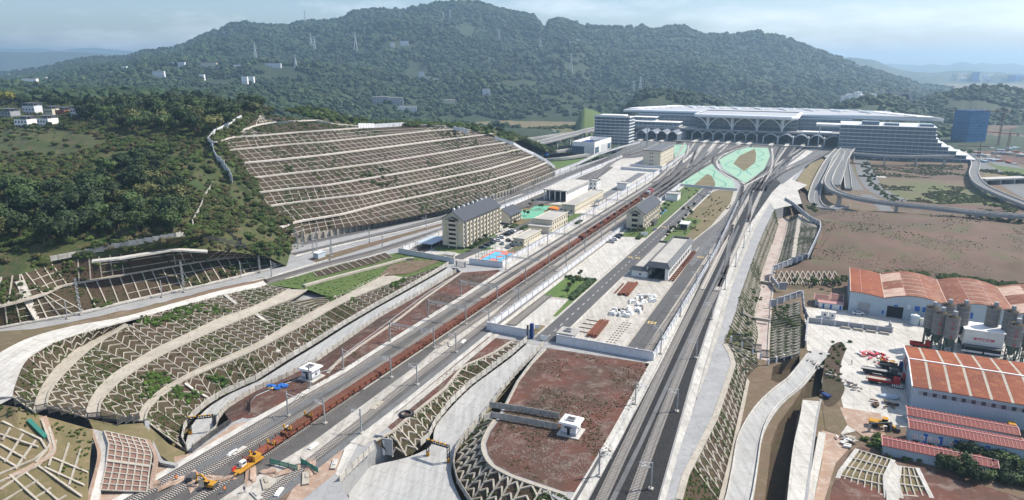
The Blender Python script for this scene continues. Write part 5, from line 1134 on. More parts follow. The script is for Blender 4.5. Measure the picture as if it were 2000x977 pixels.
t = put('cabin', 'small blue grey equipment cabin among the lattice towers', 'cabin', 612, 505, .2); MB().b0(0, 3.2, 0, 5.4, .3, 2.8).obj('wall', 'sheet_wall', t); MB().b0(-.2, 3.4, -.2, 5.6, 2.8, 3.).obj('roof', 'steel_pale', t); MB().b0(-.1, 3.3, -.1, 5.5, 0, .3).obj('base', 'concrete', t)
# depot beside the service road: two roofs with grey skirts
t = thing('locomotive_depot', 'white locomotive depot with flat concrete roofs, grey roof skirts and open front bays', 'depot', S(300, -78.4, .05), RZ)
def skirt(t, x0, x1, y0, y1, z0, z1, o_, i_=0.):
    b = MB(); A = [(x0-o_, y0-o_, z0), (x1+o_, y0-o_, z0), (x1+o_, y1+o_, z0), (x0-o_, y1+o_, z0)]; B = [(x0+i_, y0+i_, z1), (x1-i_, y0+i_, z1), (x1-i_, y1-i_, z1), (x0+i_, y1-i_, z1)]
    C = [(p[0]+(.35 if p[0] < (x0+x1)/2 else -.35), p[1]+(.35 if p[1] < (y0+y1)/2 else -.35), p[2]) for p in B]; D_ = [(p[0], p[1], p[2]-1.1) for p in C]
    f = []; 
    for k in range(4): j = (k+1) % 4; f += [(k, j, 4+j, 4+k), (4+k, 4+j, 8+j, 8+k), (8+k, 8+j, 12+j, 12+k)]
    return b.add(A+B+C+D_, f).obj('roof_skirt', 'roof_grey_dark', t)
MB().b0(0, 6.8, 0, 53, 0, 3.4).obj('side_wing', 'white_paint', t); skirt(t, 0, 6.6, 0, 53, 3.2, 5., 1.2, .3); MB().b0(.6, 6.1, .6, 52.4, 3.9, 4.).obj('roof', 'roof_flat', t); MB().b0(3.6, 4.4, -.1, 0, .9, 1.7).obj('window', 'dark', t)
MB().b0(6.9, 7.4, 0, 54, 0, 6.).obj('wall', 'white_paint', t); MB().b0(16.6, 17.1, 0, 54, 0, 6.).obj('wall', 'white_paint', t); MB().b0(7.4, 16.6, 53.5, 54, 4.6, 6.).obj('back_lintel', 'white_paint', t); MB().b0(15.6, 16.6, -.4, .6, 0, 6.).obj('pier', 'white_paint', t)
for y in (6, 12, 18): MB().b0(7.4, 7.9, y-.4, y+.4, 0, 5.5).obj('pier', 'white_paint', t)
skirt(t, 7.2, 16.8, 0, 54, 5.7, 8., 1.3, .4); MB().b0(7.8, 16.2, .6, 53.4, 6.9, 7.05).obj('roof', 'roof_flat', t); MB().b0(7.4, 16.6, 0, 53.5, -.0, .06).obj('floor', 'dark_grey', t)
for x in (9.6, 13.4): MB().b0(x-.6, x+.6, -.5, 50, .06, .12).obj('pit', 'dark', t)
grid_win(t, 'x', 17.15, 1, 53, 12, 1.4, 1, 1, 2.4, 2.2, m='glass_dark')
for k in range(8):
    z = MB()
    for j in range(3): z.b0(-.8, .8, -.5+j*.45, -.12+j*.45, .02, 1.3)
    if k == 0: BG = thing('spare_bogie', 'rust red wheel frame of the row beside the depot, nearest the rail stacks', 'wheel frame', S(300.6, -59.6, .1), RZ, 'row of rust red wheel frames'); MB().b0(-.9, .9, -1.4, -1.15, .3, .8).b0(-.9, .9, 1.15, 1.4, .3, .8).b0(-.9, -.6, -1.15, 1.15, .3, .8).b0(.6, .9, -1.15, 1.15, .3, .8).obj('frame', 'rust', BG); [MB().tube((x, y, .5), (x+.14, y, .5), .48, 10).obj('wheel', 'rust_wagon', BG) for x in (-1.05, .92) for y in (-.7, .7)]
for k in range(1, 18): dup(BG, S(300.6+k*3.05, -59.6, .1), RZ, '%srust red wheel frame of the row beside the depot, counted from the rail stacks' % nth(k))
# stacks in the compound
def rails_stack(label, s0, s1, n0, n1, lay, seed):
    q = random.Random(seed); t = thing('rail_stack', label, 'rails', S((s0+s1)/2, (n0+n1)/2, .1), RZ+.03); l = s1-s0; w = n1-n0
    for j in range(lay):
        for k in range(int(w/.42)):
            x = -w/2+k*.42; d = q.uniform(-1.2, 1.2); MB().b0(x, x+.3, -l/2+d, l/2+d-q.uniform(0, 2), .05+j*.3, .3+j*.3).obj('rail', 'rust' if q.random() < .7 else 'rust_wagon', t)
    return t
rails_stack('neat stack of rust red rails lying on the concrete before the depot', 271, 289.5, -76.5, -71.5, 3, 1); rails_stack('untidy stack of rust red rails near the long white wall', 221, 238.5, -73.4, -69.6, 3, 2)
rails_stack('short loose pair of rusty rails left of the neat rail stack', 272, 288, -78.6, -77.6, 1, 3)
for k in range(4): t = thing('loose_rail', 'loose rusty rail sticking out beside the untidy rail stack, %sfrom the wall' % (nth(k) or 'nearest '), 'rail', S(224+k*4.2, -75.6, .1), RZ, 'loose rails by the untidy stack', MB().b0(-3.2, 2., -.12, .12, 0, .22).mesh('loose_rail', 'rust'))
q = random.Random(5); BLK = [MB().box((0, 0, .55), (2.2, .8, 1.1), tap=.7).mesh('concrete_block', 'white_paint'), MB().box((0, 0, .5), (1.5, 1.1, 1.), tap=.6).mesh('concrete_block', 'concrete_pale'), MB().box((0, 0, .3), (2.4, .6, .6), tap=.8).mesh('concrete_block', 'dark_grey')]
for k, s_ in enumerate(sorted(246+q.random()*29 for k in range(64))):
    n_ = lerp(-70, -61.5, q.random())-(3 if s_ < 252 else 0)+(s_-246)*.06
    thing('concrete_block', '%sblock of the jumbled heap of pale concrete blocks, counted from its near end' % nth(k), 'block', S(s_, n_, .1), q.random()*6.3, 'heap of pale concrete blocks', BLK[0 if q.random() < .55 else (1 if q.random() < .6 else 2)], q.uniform(.8, 1.25))
for k in range(10): thing('sleeper_mat', 'row of short pale sleepers laid on the concrete, %sfrom the block heap' % (nth(k) or 'nearest '), 'sleepers', S(240-k*2.3, -63.5, .1), RZ, 'pale sleepers laid out on the concrete', MS.setdefault('sm', MB().b0(-1.6, -.9, -.2, .2, 0, .2).b0(-.4, .3, -.2, .2, 0, .2).b0(.9, 1.6, -.2, .2, 0, .2).mesh('sleeper_mat', 'concrete_beam')))
t = thing('hose_coil', 'large black hose ring lying on the red dirt near the arched slope', 'hose', P(794, 810, .1)); b = MB(); b.path([Vector((1.9*math.cos(a), 1.9*math.sin(a), 0)) for a in np.linspace(0, 2*math.pi, 25)[:-1]], .5, .4, closed=True); b.obj('coil', 'dark', t); b = MB(); b.path([Vector((1.5*math.cos(a), 1.5*math.sin(a), .3)) for a in np.linspace(0, 2*math.pi, 25)[:-1]], .3, .3, closed=True); b.obj('inner_coil', 'dark_grey', t)
t = thing('tarpaulin', 'crumpled blue tarpaulins heaped on the red dirt below the little hut', 'tarpaulin', P(540, 757, .05)); [MB().blob((q.uniform(-2.4, 2.4), q.uniform(-1.2, 1.2), .3), (1.1, .8, .45), 2, .5, k).obj('fold', 'blue', t) for k in range(7)]; [MB().box((q.uniform(-2, 3), q.uniform(-2, 1.6), .2), (1.4, .7, .3), q.random()*3).obj('board', 'line_yellow', t) for k in range(4)]
t = thing('cage_frame', 'dark wire cage frame lying on the red dirt near the curving road', 'frame', P(577, 775, .05), RZ); b = MB(); [b.bar((-3+k*.8, -1, 0), (-3+k*.8, 1, .9), .07) for k in range(9)]; [b.bar((-3, y, z), (3.4, y, z), .07) for y, z in ((-1, 0), (1, .9), (0, .5))]; b.obj('bars', 'dark_grey', t)
# courts
t = thing('basketball_court', 'small blue and red basketball court with tall net posts beside the yard wall', 'court', S(292, -156.5, .16), RZ)
MB().b0(0, 15.6, 0, 22, -.05, .0).obj('surround', 'court_red', t); MB().b0(1.6, 14, 2.6, 19.4, 0, .03).obj('playing_field', 'court_blue', t)
b = MB(); b.cyl((7.8, 11, .03), 1.8, .02, 20); b.b0(5.6, 10, 2.6, 7, .03, .05); b.b0(5.6, 10, 15, 19.4, .03, .05); b.obj('marking', 'court_red', t)
b = MB(); [b.b0(*a, .031, .05) for a in ((1.6, 1.75, 2.6, 19.4), (13.85, 14, 2.6, 19.4), (1.6, 14, 10.93, 11.07))]; b.obj('line', 'line_white', t)
for x, y in [(x, y) for x in (0, 15.6) for y in np.linspace(0, 22, 8)]+[(x, y) for x in (3.9, 7.8, 11.7) for y in (0, 22)]: MB().b0(x-.06, x+.06, y-.06, y+.06, 0, 4.).obj('net_post', 'teal', t)
for z in (2., 4.): b = MB(); [b.b0(*a, z-.05, z+.05) for a in ((0, 15.6, -.05, .05), (0, 15.6, 21.95, 22.05), (-.05, .05, 0, 22), (15.55, 15.65, 0, 22))]; b.obj('net_rail', 'teal', t)
t = thing('basketball_court', 'blue court with red middle behind the smaller slate-roofed dormitory', 'court', S(437, -106, .14), RZ); MB().b0(0, 9, 0, 20, 0, .04).obj('playing_field', 'court_blue', t); MB().b0(2, 7, 8, 12, .04, .06).obj('marking', 'court_red', t)
for x, y in [(x, y) for x in (0, 9) for y in (0, 10, 20)]: MB().b0(x-.06, x+.06, y-.06, y+.06, 0, 4.).obj('net_post', 'teal', t)
block('equipment_box', 'white boxy hut on the lawn behind the blue court', 'hut', 492, -106, 8.5, 11, 4.6, wm='white_paint', rim='wall_grey', nf=1, bays=1, front=0, ww=.6)
t = thing('pavilion', 'small grey metal pavilion on the grass beside the brown plot', 'pavilion', S(404, -77.5, .1), RZ); MB().b0(0, 4.4, 0, 8, .8, 3.2).obj('wall', 'steel', t); MB().b0(-.5, 4.9, -.5, 8.5, 3.2, 3.5).obj('roof', 'steel_pale', t); MB().b0(.3, 4., -.1, 0, 1., 2.8).obj('opening', 'dark', t); [MB().b0(x-.1, x+.1, y-.1, y+.1, 0, .8).obj('leg', 'dark_grey', t) for x in (.4, 4) for y in (.4, 7.6)]
t = thing('pavilion', 'orange domed play shelter on the lawn beside the two green tennis courts', 'shelter', P(1081, 411, .1), RZ); MB().blob((0, 0, 1), (4.2, 3., 1.6), 2, .05, 1).obj('dome', 'orange', t); MB().b0(-2.4, 2.4, -2.9, -2.2, 0, 1.4).obj('opening', 'dark', t)
t = thing('parked_truck', 'grey and white box truck parked beside the workshop apron', 'truck', P(1118, 410, .1), RZ+.2); MB().b0(-1.25, 1.25, -3.2, 3.2, .9, 3.8).obj('box', 'white_paint', t); MB().b0(-1.2, 1.2, -5., -3.3, .6, 2.8).obj('cab', 'dark_grey', t); [MB().tube((x-.15, y, .5), (x+.15, y, .5), .5, 10).obj('wheel', 'tyre', t) for x in (-1.05, 1.05) for y in (-4.2, 1.8)]
# light tower among the tracks
t = thing('light_tower', 'very tall slim floodlight mast beside the cream office block', 'light tower', S(713, -176.7, 0)); MB().cyl((0, 0, 0), .8, 37, 8, .45).obj('pole', 'steel', t); MB().cyl((0, 0, 36.5), 1.8, .8, 8).obj('lamp_ring', 'dark_grey', t)
# ================================================================ CARS
def car(label, mt, group=None, suv=False):
    t = thing('parked_car', label, 'car', (0, 0, 0), 0, group); w, l = .9, 2.25
    h1 = .95 if not suv else 1.05; h2 = 1.45 if not suv else 1.7
    b = MB(); b.box((0, 0, .25+(h1-.25)/2), (1.8, 4.5, h1-.25), tap=.94); b.obj('body', mt, t)
    c = MB().box((0, -.25, h1+(h2-h1)/2-.01), (1.62, 2.5, h2-h1), tap=.72).obj('cabin', 'glass_dark', t); MB().box((0, -.25, h2+.0), (1.16, 1.8, .05)).obj('roof', mt, c)
    for x in (-.82, .82):
        for y in (-1.4, 1.4): MB().tube((x-.1, y, .33), (x+.1, y, .33), .33, 10).obj('wheel', 'tyre', t)
    return t
CARS = {}
def cars(mt, u, v, rz, label, z=.15, group=None, n=None):
    loc = P(u, v, z) if n is None else S(u, n, z)
    if mt not in CARS: c = CARS[mt] = car(label, mt, group); c.location = loc; c.rotation_euler = (0, 0, rz); return c
    c = dup(CARS[mt], loc, rz, label, group=group)
    if group is None and 'group' in c: del c['group']
    return c
cross = RZ+math.pi/2
for mt, u, v, rz, lb in [('car_black', 943, 485, cross, 'black car parked nearest the court in the row below the tall dormitory'), ('car_black', 952, 480, cross, 'black car parked second nearest the court in the row below the tall dormitory'), ('car_black', 960, 476, cross, 'dark car parked beside the two white ones below the tall dormitory'),
    ('car_silver', 959, 469, cross, 'silver car parked close against the tall dormitory corner'), ('car_white', 972, 471, cross+.1, 'white car standing on the road edge before the tall dormitory'), ('car_white', 979, 465, cross, 'white car parked at the far end of the row before the tall dormitory'),
    ('car_black', 991, 459, cross, 'black car beside the small slate-roofed house, nearest the camera'), ('car_black', 996, 456, cross, 'black car beside the small slate-roofed house, farther of the two'), ('car_white', 1000, 452, cross, 'white car by the hedge near the small slate-roofed house'),
    ('car_black', 993, 471, RZ+.9, 'dark car driving on the open asphalt between dormitory and office'), ('car_silver', 981, 477, RZ+.5, 'silver car standing across the asphalt near the low canteen'), ('car_silver', 1018, 459, RZ, 'silver car parked alone on the pale lot beside the hedge'),
    ('car_black', 1004, 475, RZ+.8, 'dark car parked behind the low canteen, nearer the office'), ('car_black', 1000, 481, RZ+.8, 'dark car parked behind the low canteen, middle one'), ('car_silver', 992, 484, RZ+.8, 'silver car parked behind the low canteen, nearest the court'),
    ('car_silver', 1038, 449, RZ+.7, 'silver car parked against the annex of the two-storey office'), ('car_black', 1041, 445, RZ+.7, 'black car parked against the annex of the two-storey office'), ('car_white', 1048, 432, RZ, 'white car on the road beside the two-storey office'),
    ('car_silver', 1193, 474, cross, 'silver car parked nearest the wall on the empty lot'), ('car_white', 1199, 469, cross, 'white car parked second on the empty lot beside the lawn strip'), ('car_black', 1205, 465, cross, 'black car parked third on the empty lot beside the lawn strip'), ('car_black', 1210, 461, cross, 'black car parked at the end of the row on the empty lot'),
    ('car_silver', 1279, 449, RZ, 'silver car driving on the straight road past the smaller dormitory'), ('car_black', 1335, 408, RZ, 'black car driving far up the straight road near the brown plot'), ('car_white', 1386, 378, RZ, 'white van-like car at the far edge of the brown plot')]: cars(mt, u, v, rz, lb)
cars('car_white', 1676, 614, RZ-1.3, 'white car parked before the closed shutter of the arched warehouse', -7.85)
t = thing('notice_board', 'white notice board beside the smaller dormitory corner', 'sign', P(1258, 462, .1), RZ+.7); MB().b0(-2.2, 2.2, -.1, .1, .6, 2.6).obj('board', 'white_paint', t); [MB().b0(x-.08, x+.08, -.08, .08, 0, .6).obj('leg', 'steel', t) for x in (-1.8, 1.8)]
t = thing('notice_board', 'small white sign on the dry verge just inside the sliding gate', 'sign', S(219, -92, .1), RZ+.3); MB().b0(-.9, .9, -.08, .08, .5, 2.).obj('board', 'white_paint', t); MB().b0(-.06, .06, -.06, .06, 0, .5).obj('leg', 'steel', t)
# ================================================================ STATION
sheet('station_ground', [(880, -300), (880, 6), (1200, 6), (1200, -300)], 'asphalt_light', .0, True, .5)
t = thing('railway_station', 'huge railway station with pale grey roof, white rim and oval skylights', 'station', S(900, -160, 0), RZ); ox = -160; oy = 900
def sb(n0, n1, s0, s1, z0, z1): return MB().b0(n0-ox, n1-ox, s0-oy, s1-oy, z0, z1)
def rim(pts, z, h, out, m='white_bright', name='roof_rim'):
    pts = [Vector((n-ox, s-oy, z)) for n, s in pts]; c = sum(pts, Vector())/len(pts); b = MB(); n = len(pts); rings = []
    for k, (dz, do) in enumerate(((0, -4), (h*.1, 0), (h*.55, out), (h, out*.4), (h+.3, -3))):
        ring = []
        for i, p in enumerate(pts):
            a, d = pts[i-1], pts[(i+1) % n]; e1 = (p-a).normalized(); e2 = (d-p).normalized(); nn = (Vector((e1.y, -e1.x, 0))+Vector((e2.y, -e2.x, 0)))
            nn.normalize(); nn = nn*(1 if nn.dot(p-c) > 0 else -1); ring.append(p+nn*do+Vector((0, 0, dz)))
        rings.append(ring)
    for r in rings: b.v += [tuple(p) for p in r]
    for k in range(4):
        for i in range(n): b.f.append((k*n+i, k*n+(i+1) % n, (k+1)*n+(i+1) % n, (k+1)*n+i))
    return b.obj(name, m, t)
MR = [(-288, 1014), (-180, 1014), (-176, 1014), (-45, 1014), (104, 1014), (121, 1004), (112, 1040), (60, 1120), (0, 1138), (-110, 1140), (-258, 1150), (-284, 1090)]
rim(MR, 27.5, 4.2, 1.8); b = MB(); b.poly([Vector((n-ox, s-oy, 31.2)) for n, s in MR]); rf = b.obj('roof', 'station_roof' if 0 else 'roof_pale', t)
MC = [(-171, 944), (-164, 937), (-50, 932), (-43, 938), (-43, 1030), (-171, 1030)]
rim(MC, 28.6, 4.4, 1.8); MB().poly([Vector((n-ox, s-oy, 32.3)) for n, s in MC]).obj('roof', 'roof_pale', t)
# glazed halls
sb(-262, -171, 985, 1120, 0, 27.4).obj('glass_wall', 'glass_blue', t); sb(-43, 20, 985, 1120, 0, 27.4).obj('glass_wall', 'glass_blue', t); sb(-170.5, -43.5, 962, 1120, 0, 28.4).obj('glass_wall', 'glass_blue', t)
for n0, n1, s_, z1 in ((-262, -171, 985, 27), (-43, 20, 985, 27), (-170, -44, 962, 28)):
    for k in range(int((n1-n0)/7)+1): sb(n0+k*7-.12, n0+k*7+.12, s_-.4, s_, 13, z1).obj('mullion', 'steel', t)
    for z in (17.5, 22.5): sb(n0, n1, s_-.5, s_-.02, z-.25, z+.25).obj('transom', 'steel', t)
sb(-262, 20, 935, 1000, 11.6, 13).obj('deck', 'concrete_grey', t); sb(-262, 20, 934.2, 935, 13, 14.2).obj('parapet', 'steel', t)
def tree_col(n, s_):
    b = MB(); x, y = n-ox, s_-oy; b.add([], []); b.cyl((x, y, 12), 1.2, 17, 8, 2.6)
    for d in (-1, 1):
        pts = [Vector((x+d*r, y, 13.5+z)) for r, z in ((.5, 2), (2.6, 6.6), (5.6, 10.4), (9.6, 13.2), (13.6, 14.8))]
        for a, c in zip(pts, pts[1:]): b.bar(a, c, 1.2, 1.5, up=(0, 1, 0))
    b.obj('branching_column', 'white_bright', t)
for n in (-153.8, -122.5, -91.4, -60.9): tree_col(n, 948)
# skylights and the white flowing roof ribs
def oval(u, v, a, b_, z=31.6):
    p = P(u, v, z); s_, n = p.x*AX+p.y*AY, p.x*AY-p.y*AX; x, y = n-ox, s_-oy
    ring = [Vector((x+a*math.cos(q), y+b_*math.sin(q), z)) for q in np.linspace(0, 2*math.pi, 29)[:-1]]
    MB().poly([p+Vector((0, 0, .9)) for p in ring]).obj('skylight', 'skylight', t); MB().path([p*1 for p in ring], 1.6, 1.5, closed=True).obj('skylight_rim', 'white_bright', t)
    for d in (-1, 1):
        pts = smooth([Vector((x+d*a*.95, y-b_*.3, z+.1)), Vector((x+d*a*.5, y-b_*1.25, z+.1)), Vector((x+d*1.6, y-b_*1.9, z+.1)), Vector((x+d*1.2, y-b_*3.0, z+.1))], 4)
        MB().path(pts, 1.5, 1.2).obj('roof_rib', 'white_bright', t)
    pts = smooth([Vector((x+a*.9, y+b_*.3, z+.1)), Vector((x+a*1.6, y+b_*1.1, z+.1)), Vector((x+a*2.4, y+b_*1.6, z+.1))], 4); MB().path(pts, 1.5, 1.2).obj('roof_rib', 'white_bright', t)
for u, v in ((1319, 208), (1360, 209), (1403, 210.5), (1446, 211.5), (1490, 212.5), (1537, 213.5), (1588, 215), (1640, 216.5), (1697, 219)): oval(u, v, 11.5, 10)
# feather-like canopies at both ends
for k in range(7):
    x, y = -282-ox+k*7, 1040-oy+k*14; MB().blob((x+6, y, 31.5), (13, 5.5, 2.2), 2, .08, k).obj('feather_vault', 'white_bright', t)
for k in range(9):
    x, y = 50-ox+k*6.5, 1100-oy-k*10; MB().blob((x, y, 31.4), (10, 4, 1.8), 2, .15, k).obj('feather_vault', 'white_bright', t)
sb(20, 96, 1030, 1060, 25, 31).obj('soffit_beam', 'white_paint', t)
# platform canopies: rows of barrel vaults
def vault(n0, n1, s0, s1, k):
    w = n1-n0; x0, y0, y1 = n0-ox, s0-oy, s1-oy; b = MB(); arc = [(x0+w*q, 8.2+4.6*math.sin(math.pi*q)) for q in np.linspace(0, 1, 9)]
    for y in (y0, y1): b.v += [(x, y, z) for x, z in arc]+[(x, y, z-.6) for x, z in arc]
    for i in range(8): b.f += [(i, i+1, 19+i, 18+i), (10+i, 9+i, 27+i, 28+i), (i+1, i, 9+i, 10+i)]
    o = b.obj('vault', 'vault_metal', t)
    b = MB(); 
    for i in range(8): b.bar((arc[i][0], y0-.2, arc[i][1]-.5), (arc[i+1][0], y0-.2, arc[i+1][1]-.5), .6, 1.1, up=(0, 1, 0))
    b.obj('arch_rim', 'steel_pale', o)
    for x in (x0, x0+w): MB().b0(x-.55, x+.55, y0-.3, y0+.8, 0, 8.6).obj('pier', 'steel_pale', t)
    MB().b0(x0+w-.5, x0+w+.5, y0, y1, 8.8, 9.7).obj('gutter', 'white_paint', t)
for i, n in enumerate(np.linspace(-238, -183, 5)[:-1]): vault(n, n+13.4, 900, 985, i)
for i, n in enumerate(np.linspace(-170, -88, 7)[:-1]): vault(n, n+13.4, 928, 985, i)
for i, n in enumerate(np.linspace(-80, -9, 5)[:-1]): vault(n, n+17, 920, 985, i)
vault(-9, 12, 918, 985, 9)
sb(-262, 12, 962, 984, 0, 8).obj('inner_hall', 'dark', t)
for k, (n, s_) in enumerate(((-230, 902), (-216, 902), (-202, 902), (-163, 915), (-150, 912), (-136, 914), (-122, 912), (-109, 916), (-96, 914), (-70, 912), (-52, 912), (-34, 912), (-14, 912))): sb(n-.9, n+3.6, s_-24, s_+60, .1, 1.25).obj('platform', 'concrete_pale', t)
for k in range(14): sb(-183.2, -182.4, 903+k*6, 903.8+k*6, 0, 9).obj('pier', 'steel_pale', t) if k < 12 else None
sb(-36, -2, 935, 950, 14.2, 15.2).obj('glass_canopy', 'white_bright', t)
# office slabs around the station
def slab_office(label, s, n, w, l, nf, h, z=0, rzz=RZ, step=0., left=0., ws=None, m='glass_blue', cat='building'):
    t = thing('office_tower', label, cat, S(s, n, z), rzz); fh = h/nf
    for f in range(nf):
        x1 = ws[f] if ws else w; x0 = 0; MB().b0(x0+.9, x1-.9, .9, l-.9, f*fh, (f+1)*fh-.7).obj('storey', m, t)
        MB().b0(x0, x1, 0, l, (f+1)*fh-.7, (f+1)*fh).obj('floor_slab', 'steel_pale' if ws else 'white_paint', t)
        for k in range(int((x1-x0)/6)): MB().b0(x0+k*6+3, x0+k*6+3.35, .55, .88, f*fh, (f+1)*fh-.7).obj('mullion', 'steel', t)
    return t
t2 = slab_office('nine-storey office slab with white floor bands at the near end of the station', 826, -273, 46, 24, 9, 34)
MB().b0(6, 38, 5, 19, 34, 36).obj('plant_room', 'white_paint', t2); MB().b0(.2, 45.8, .2, .6, 34, 35.4).obj('parapet', 'steel_pale', t2)
W9 = [137, 129, 119, 111, 104, 100, 98, 97, 97]
t2 = slab_office('stepped terrace building with long white floor bands at the right of the station', 886, 6, 137, 60, 9, 37, -8, ws=W9)
MB().b0(22, 40, 8, 20, 37, 41).obj('plant_room', 'glass_blue', t2); MB().b0(45, 60, 8, 20, 37, 39.5).obj('plant_room', 'glass_blue', t2); MB().b0(80, 94, 8, 20, 37, 39.5).obj('plant_room', 'glass_blue', t2); MB().b0(-26, 4, 4, 26, 34, 36.6).obj('terrace', 'white_paint', t2); MB().b0(-22, -21, 5, 6, 0, 34).obj('column', 'steel_pale', t2)
slab_office('low three-storey office wing between the office slab and the station hall', 950, -258, 66, 24, 4, 20); slab_office('set-back office block with white parapet behind the nine-storey slab', 965, -262, 34, 18, 6, 25)
# white annex with cut-out roof
t2 = thing('annex_building', 'white angular annex with a sunken roof court before the nine-storey slab', 'building', S(722, -263, 0), RZ)
MB().b0(0, 26, 0, 62, 0, 9).obj('wall', 'white_paint', t2); b = MB(); b.b0(0, 26, 0, .6, 9, 13.4); b.b0(0, 26, 61.4, 62, 9, 13.4); b.b0(0, .6, .6, 61.4, 9, 13.4); b.b0(25.4, 26, .6, 61.4, 9, 13.4); b.obj('parapet', 'white_bright', t2)
MB().b0(3, 23, 6, 56, 9, 9.8).obj('roof_court', 'dark_grey', t2); MB().b0(4, 12, 20, 40, 9.8, 11.5).obj('plant', 'blue_dark', t2); MB().b0(-.05, 14, -.1, 0, 0, 8.4).obj('glass_front', 'glass_blue', t2)
for k in range(6): MB().b0(26, 26.15, 22+k*4, 24+k*4, 1, 8.5).obj('fin', 'white_bright', t2); MB().b0(25.95, 26.08, 24+k*4, 26+k*4, 1, 8.5).obj('window', 'wall_grey', t2)
win(t2, 26, 9, 1, 14, 6.5, 'x', m='glass_blue'); win(t2, 26, 54, 1, 12, 6.5, 'x', m='glass_blue')
# ================================================================ ELEVATED ROADS
def viaduct(label, pts, w, m='asphalt_light', th=1.6, piers=None, rail=True, name='viaduct', cat='viaduct', grp=None, lanes=True, pw=(1.6, 2.2)):
    p = resamp(smooth(pts, 6), step=8); t = thing(name, label, cat, p[0], group=grp); o = p[0]; q = [x-o for x in p]
    MB().path([x-Vector((0, 0, th)) for x in q], w, th-.05).obj('girder', 'concrete_grey', t); MB().path([x-Vector((0, 0, .04)) for x in q], w-.9, .06).obj('deck', m, t)
    n = len(q)
    for sd in (-1, 1):
        e = []
        for i, x in enumerate(q):
            d = (q[min(n-1, i+1)]-q[max(0, i-1)]).normalized(); e.append(x+Vector((d.y, -d.x, 0))*sd*(w/2-.25))
        MB().path(e, .4, 1.).obj('parapet', 'concrete_pale', t)
        if lanes: MB().path([x+(c-x)*.12+Vector((0, 0, .03)) for x, c in zip(e, q)], .25, .02).obj('lane_line', 'line_white', t)
    if lanes and w > 8: MB().path([x+Vector((0, 0, .03)) for x in q], .22, .02).obj('lane_line', 'line_white', t)
    for i in range(2, n-1, piers or 4):
        zb = q[i].z-th; g = -o.z+(-8 if o.x > 300 else 0)
        if zb-g > 2:
            d = (q[i+1]-q[i-1]).normalized(); a = math.atan2(d.y, d.x)
            for k in ((-1, 1) if w > 9 else (0,)): MB().box(tuple(q[i]+Vector((d.y, -d.x, 0))*k*w*.25+Vector((0, 0, -th-(zb-g)/2))), (pw[0], pw[1], zb-g), a, tap=1).obj('pier', 'concrete', t)
            MB().box(tuple(q[i]+Vector((0, 0, -th-.5))), (pw[0], w*.7, 1.), a).obj('pier_cap', 'concrete', t)
    return t
V = lambda l: [P(*q) for q in l]
viaduct('wide elevated road climbing on tall piers towards the nine-storey slab', V([(940, 296, 2), (1000, 289, 6), (1060, 277, 9), (1120, 262, 12), (1170, 250, 13), (1230, 245, 13)]), 14, grp='elevated roads left of the station')
viaduct('second elevated road passing behind the wide one towards the station', V([(945, 281, 5), (1000, 276, 8), (1060, 268, 10), (1110, 261, 11), (1165, 256, 12)]), 10)
viaduct('low curved ramp with blue portal roofs near the green lawn', V([(1042, 312, 1.5), (1050, 305, 2.5), (1075, 298, 3), (1120, 291, 4)]), 6, m='concrete_pale'); viaduct('short pale bridge at the edge of the green lawn', V([(1050, 313, 1.5), (1100, 309, 2.5), (1150, 302, 3)]), 5, m='concrete_pale')
t2 = put('portal_roof', 'pair of bright blue arched portal roofs at the low curved ramp', 'portal', 1053, 305, 2); [MB().blob((x, 0, 2.2), (2.6, 4, 2.2), 2, 0, 1).obj('blue_roof', 'blue', t2) for x in (0, 7.5)]
sheet('lawn', [(1050, 318), (1100, 309), (1170, 304), (1150, 314), (1098, 328), (1082, 330)], 'grass_bright', .1)
viaduct('main elevated ramp curving down from the station forecourt', V([(1652, 266, 6), (1655, 274, 5), (1660, 283, 4), (1650, 297, 3), (1640, 312, 2), (1634, 330, 1.2), (1628, 345, .8), (1622, 360, .6)]), 15, piers=5)
viaduct('left elevated ramp running down beside the dug embankment', V([(1655, 280, 3.5), (1634, 297, 2), (1618, 318, 0), (1606, 340, -2), (1596, 362, -4), (1590, 385, -6), (1592, 395, -7), (1602, 405, -7.5), (1625, 408, -7.5), (1650, 402, -7)]), 9, piers=4)
viaduct('long curved overpass sweeping across the brown fields', V([(1645, 300, 2.6), (1630, 325, 1.6), (1618, 350, 1), (1622, 366, .8), (1640, 377, .7), (1680, 388, .5), (1740, 397, .3), (1800, 403, .1), (1860, 410, 0), (1930, 417, 0), (2000, 422, 0), (2080, 428, 0)]), 6, piers=6, pw=(2, 3))
viaduct('narrow ramp from the crossroads up to the elevated roads', V([(1655, 297, 3), (1652, 320, .5), (1655, 345, -3), (1657, 368, -6)]), 6, piers=5)
viaduct('overpass at the crossroads by the sunken road', V([(1890, 300, -6.5), (1905, 318, -5), (1902, 340, -3), (1915, 360, -2.5), (1950, 378, -3), (2010, 402, -5), (2080, 430, -7)]), 8, piers=4)
viaduct('pale footbridge between the terrace building and the plaza', V([(1640, 297, 2), (1740, 305, 2), (1860, 305, 2)]), 6, m='concrete_pale', lanes=False)
for k in range(4): pass
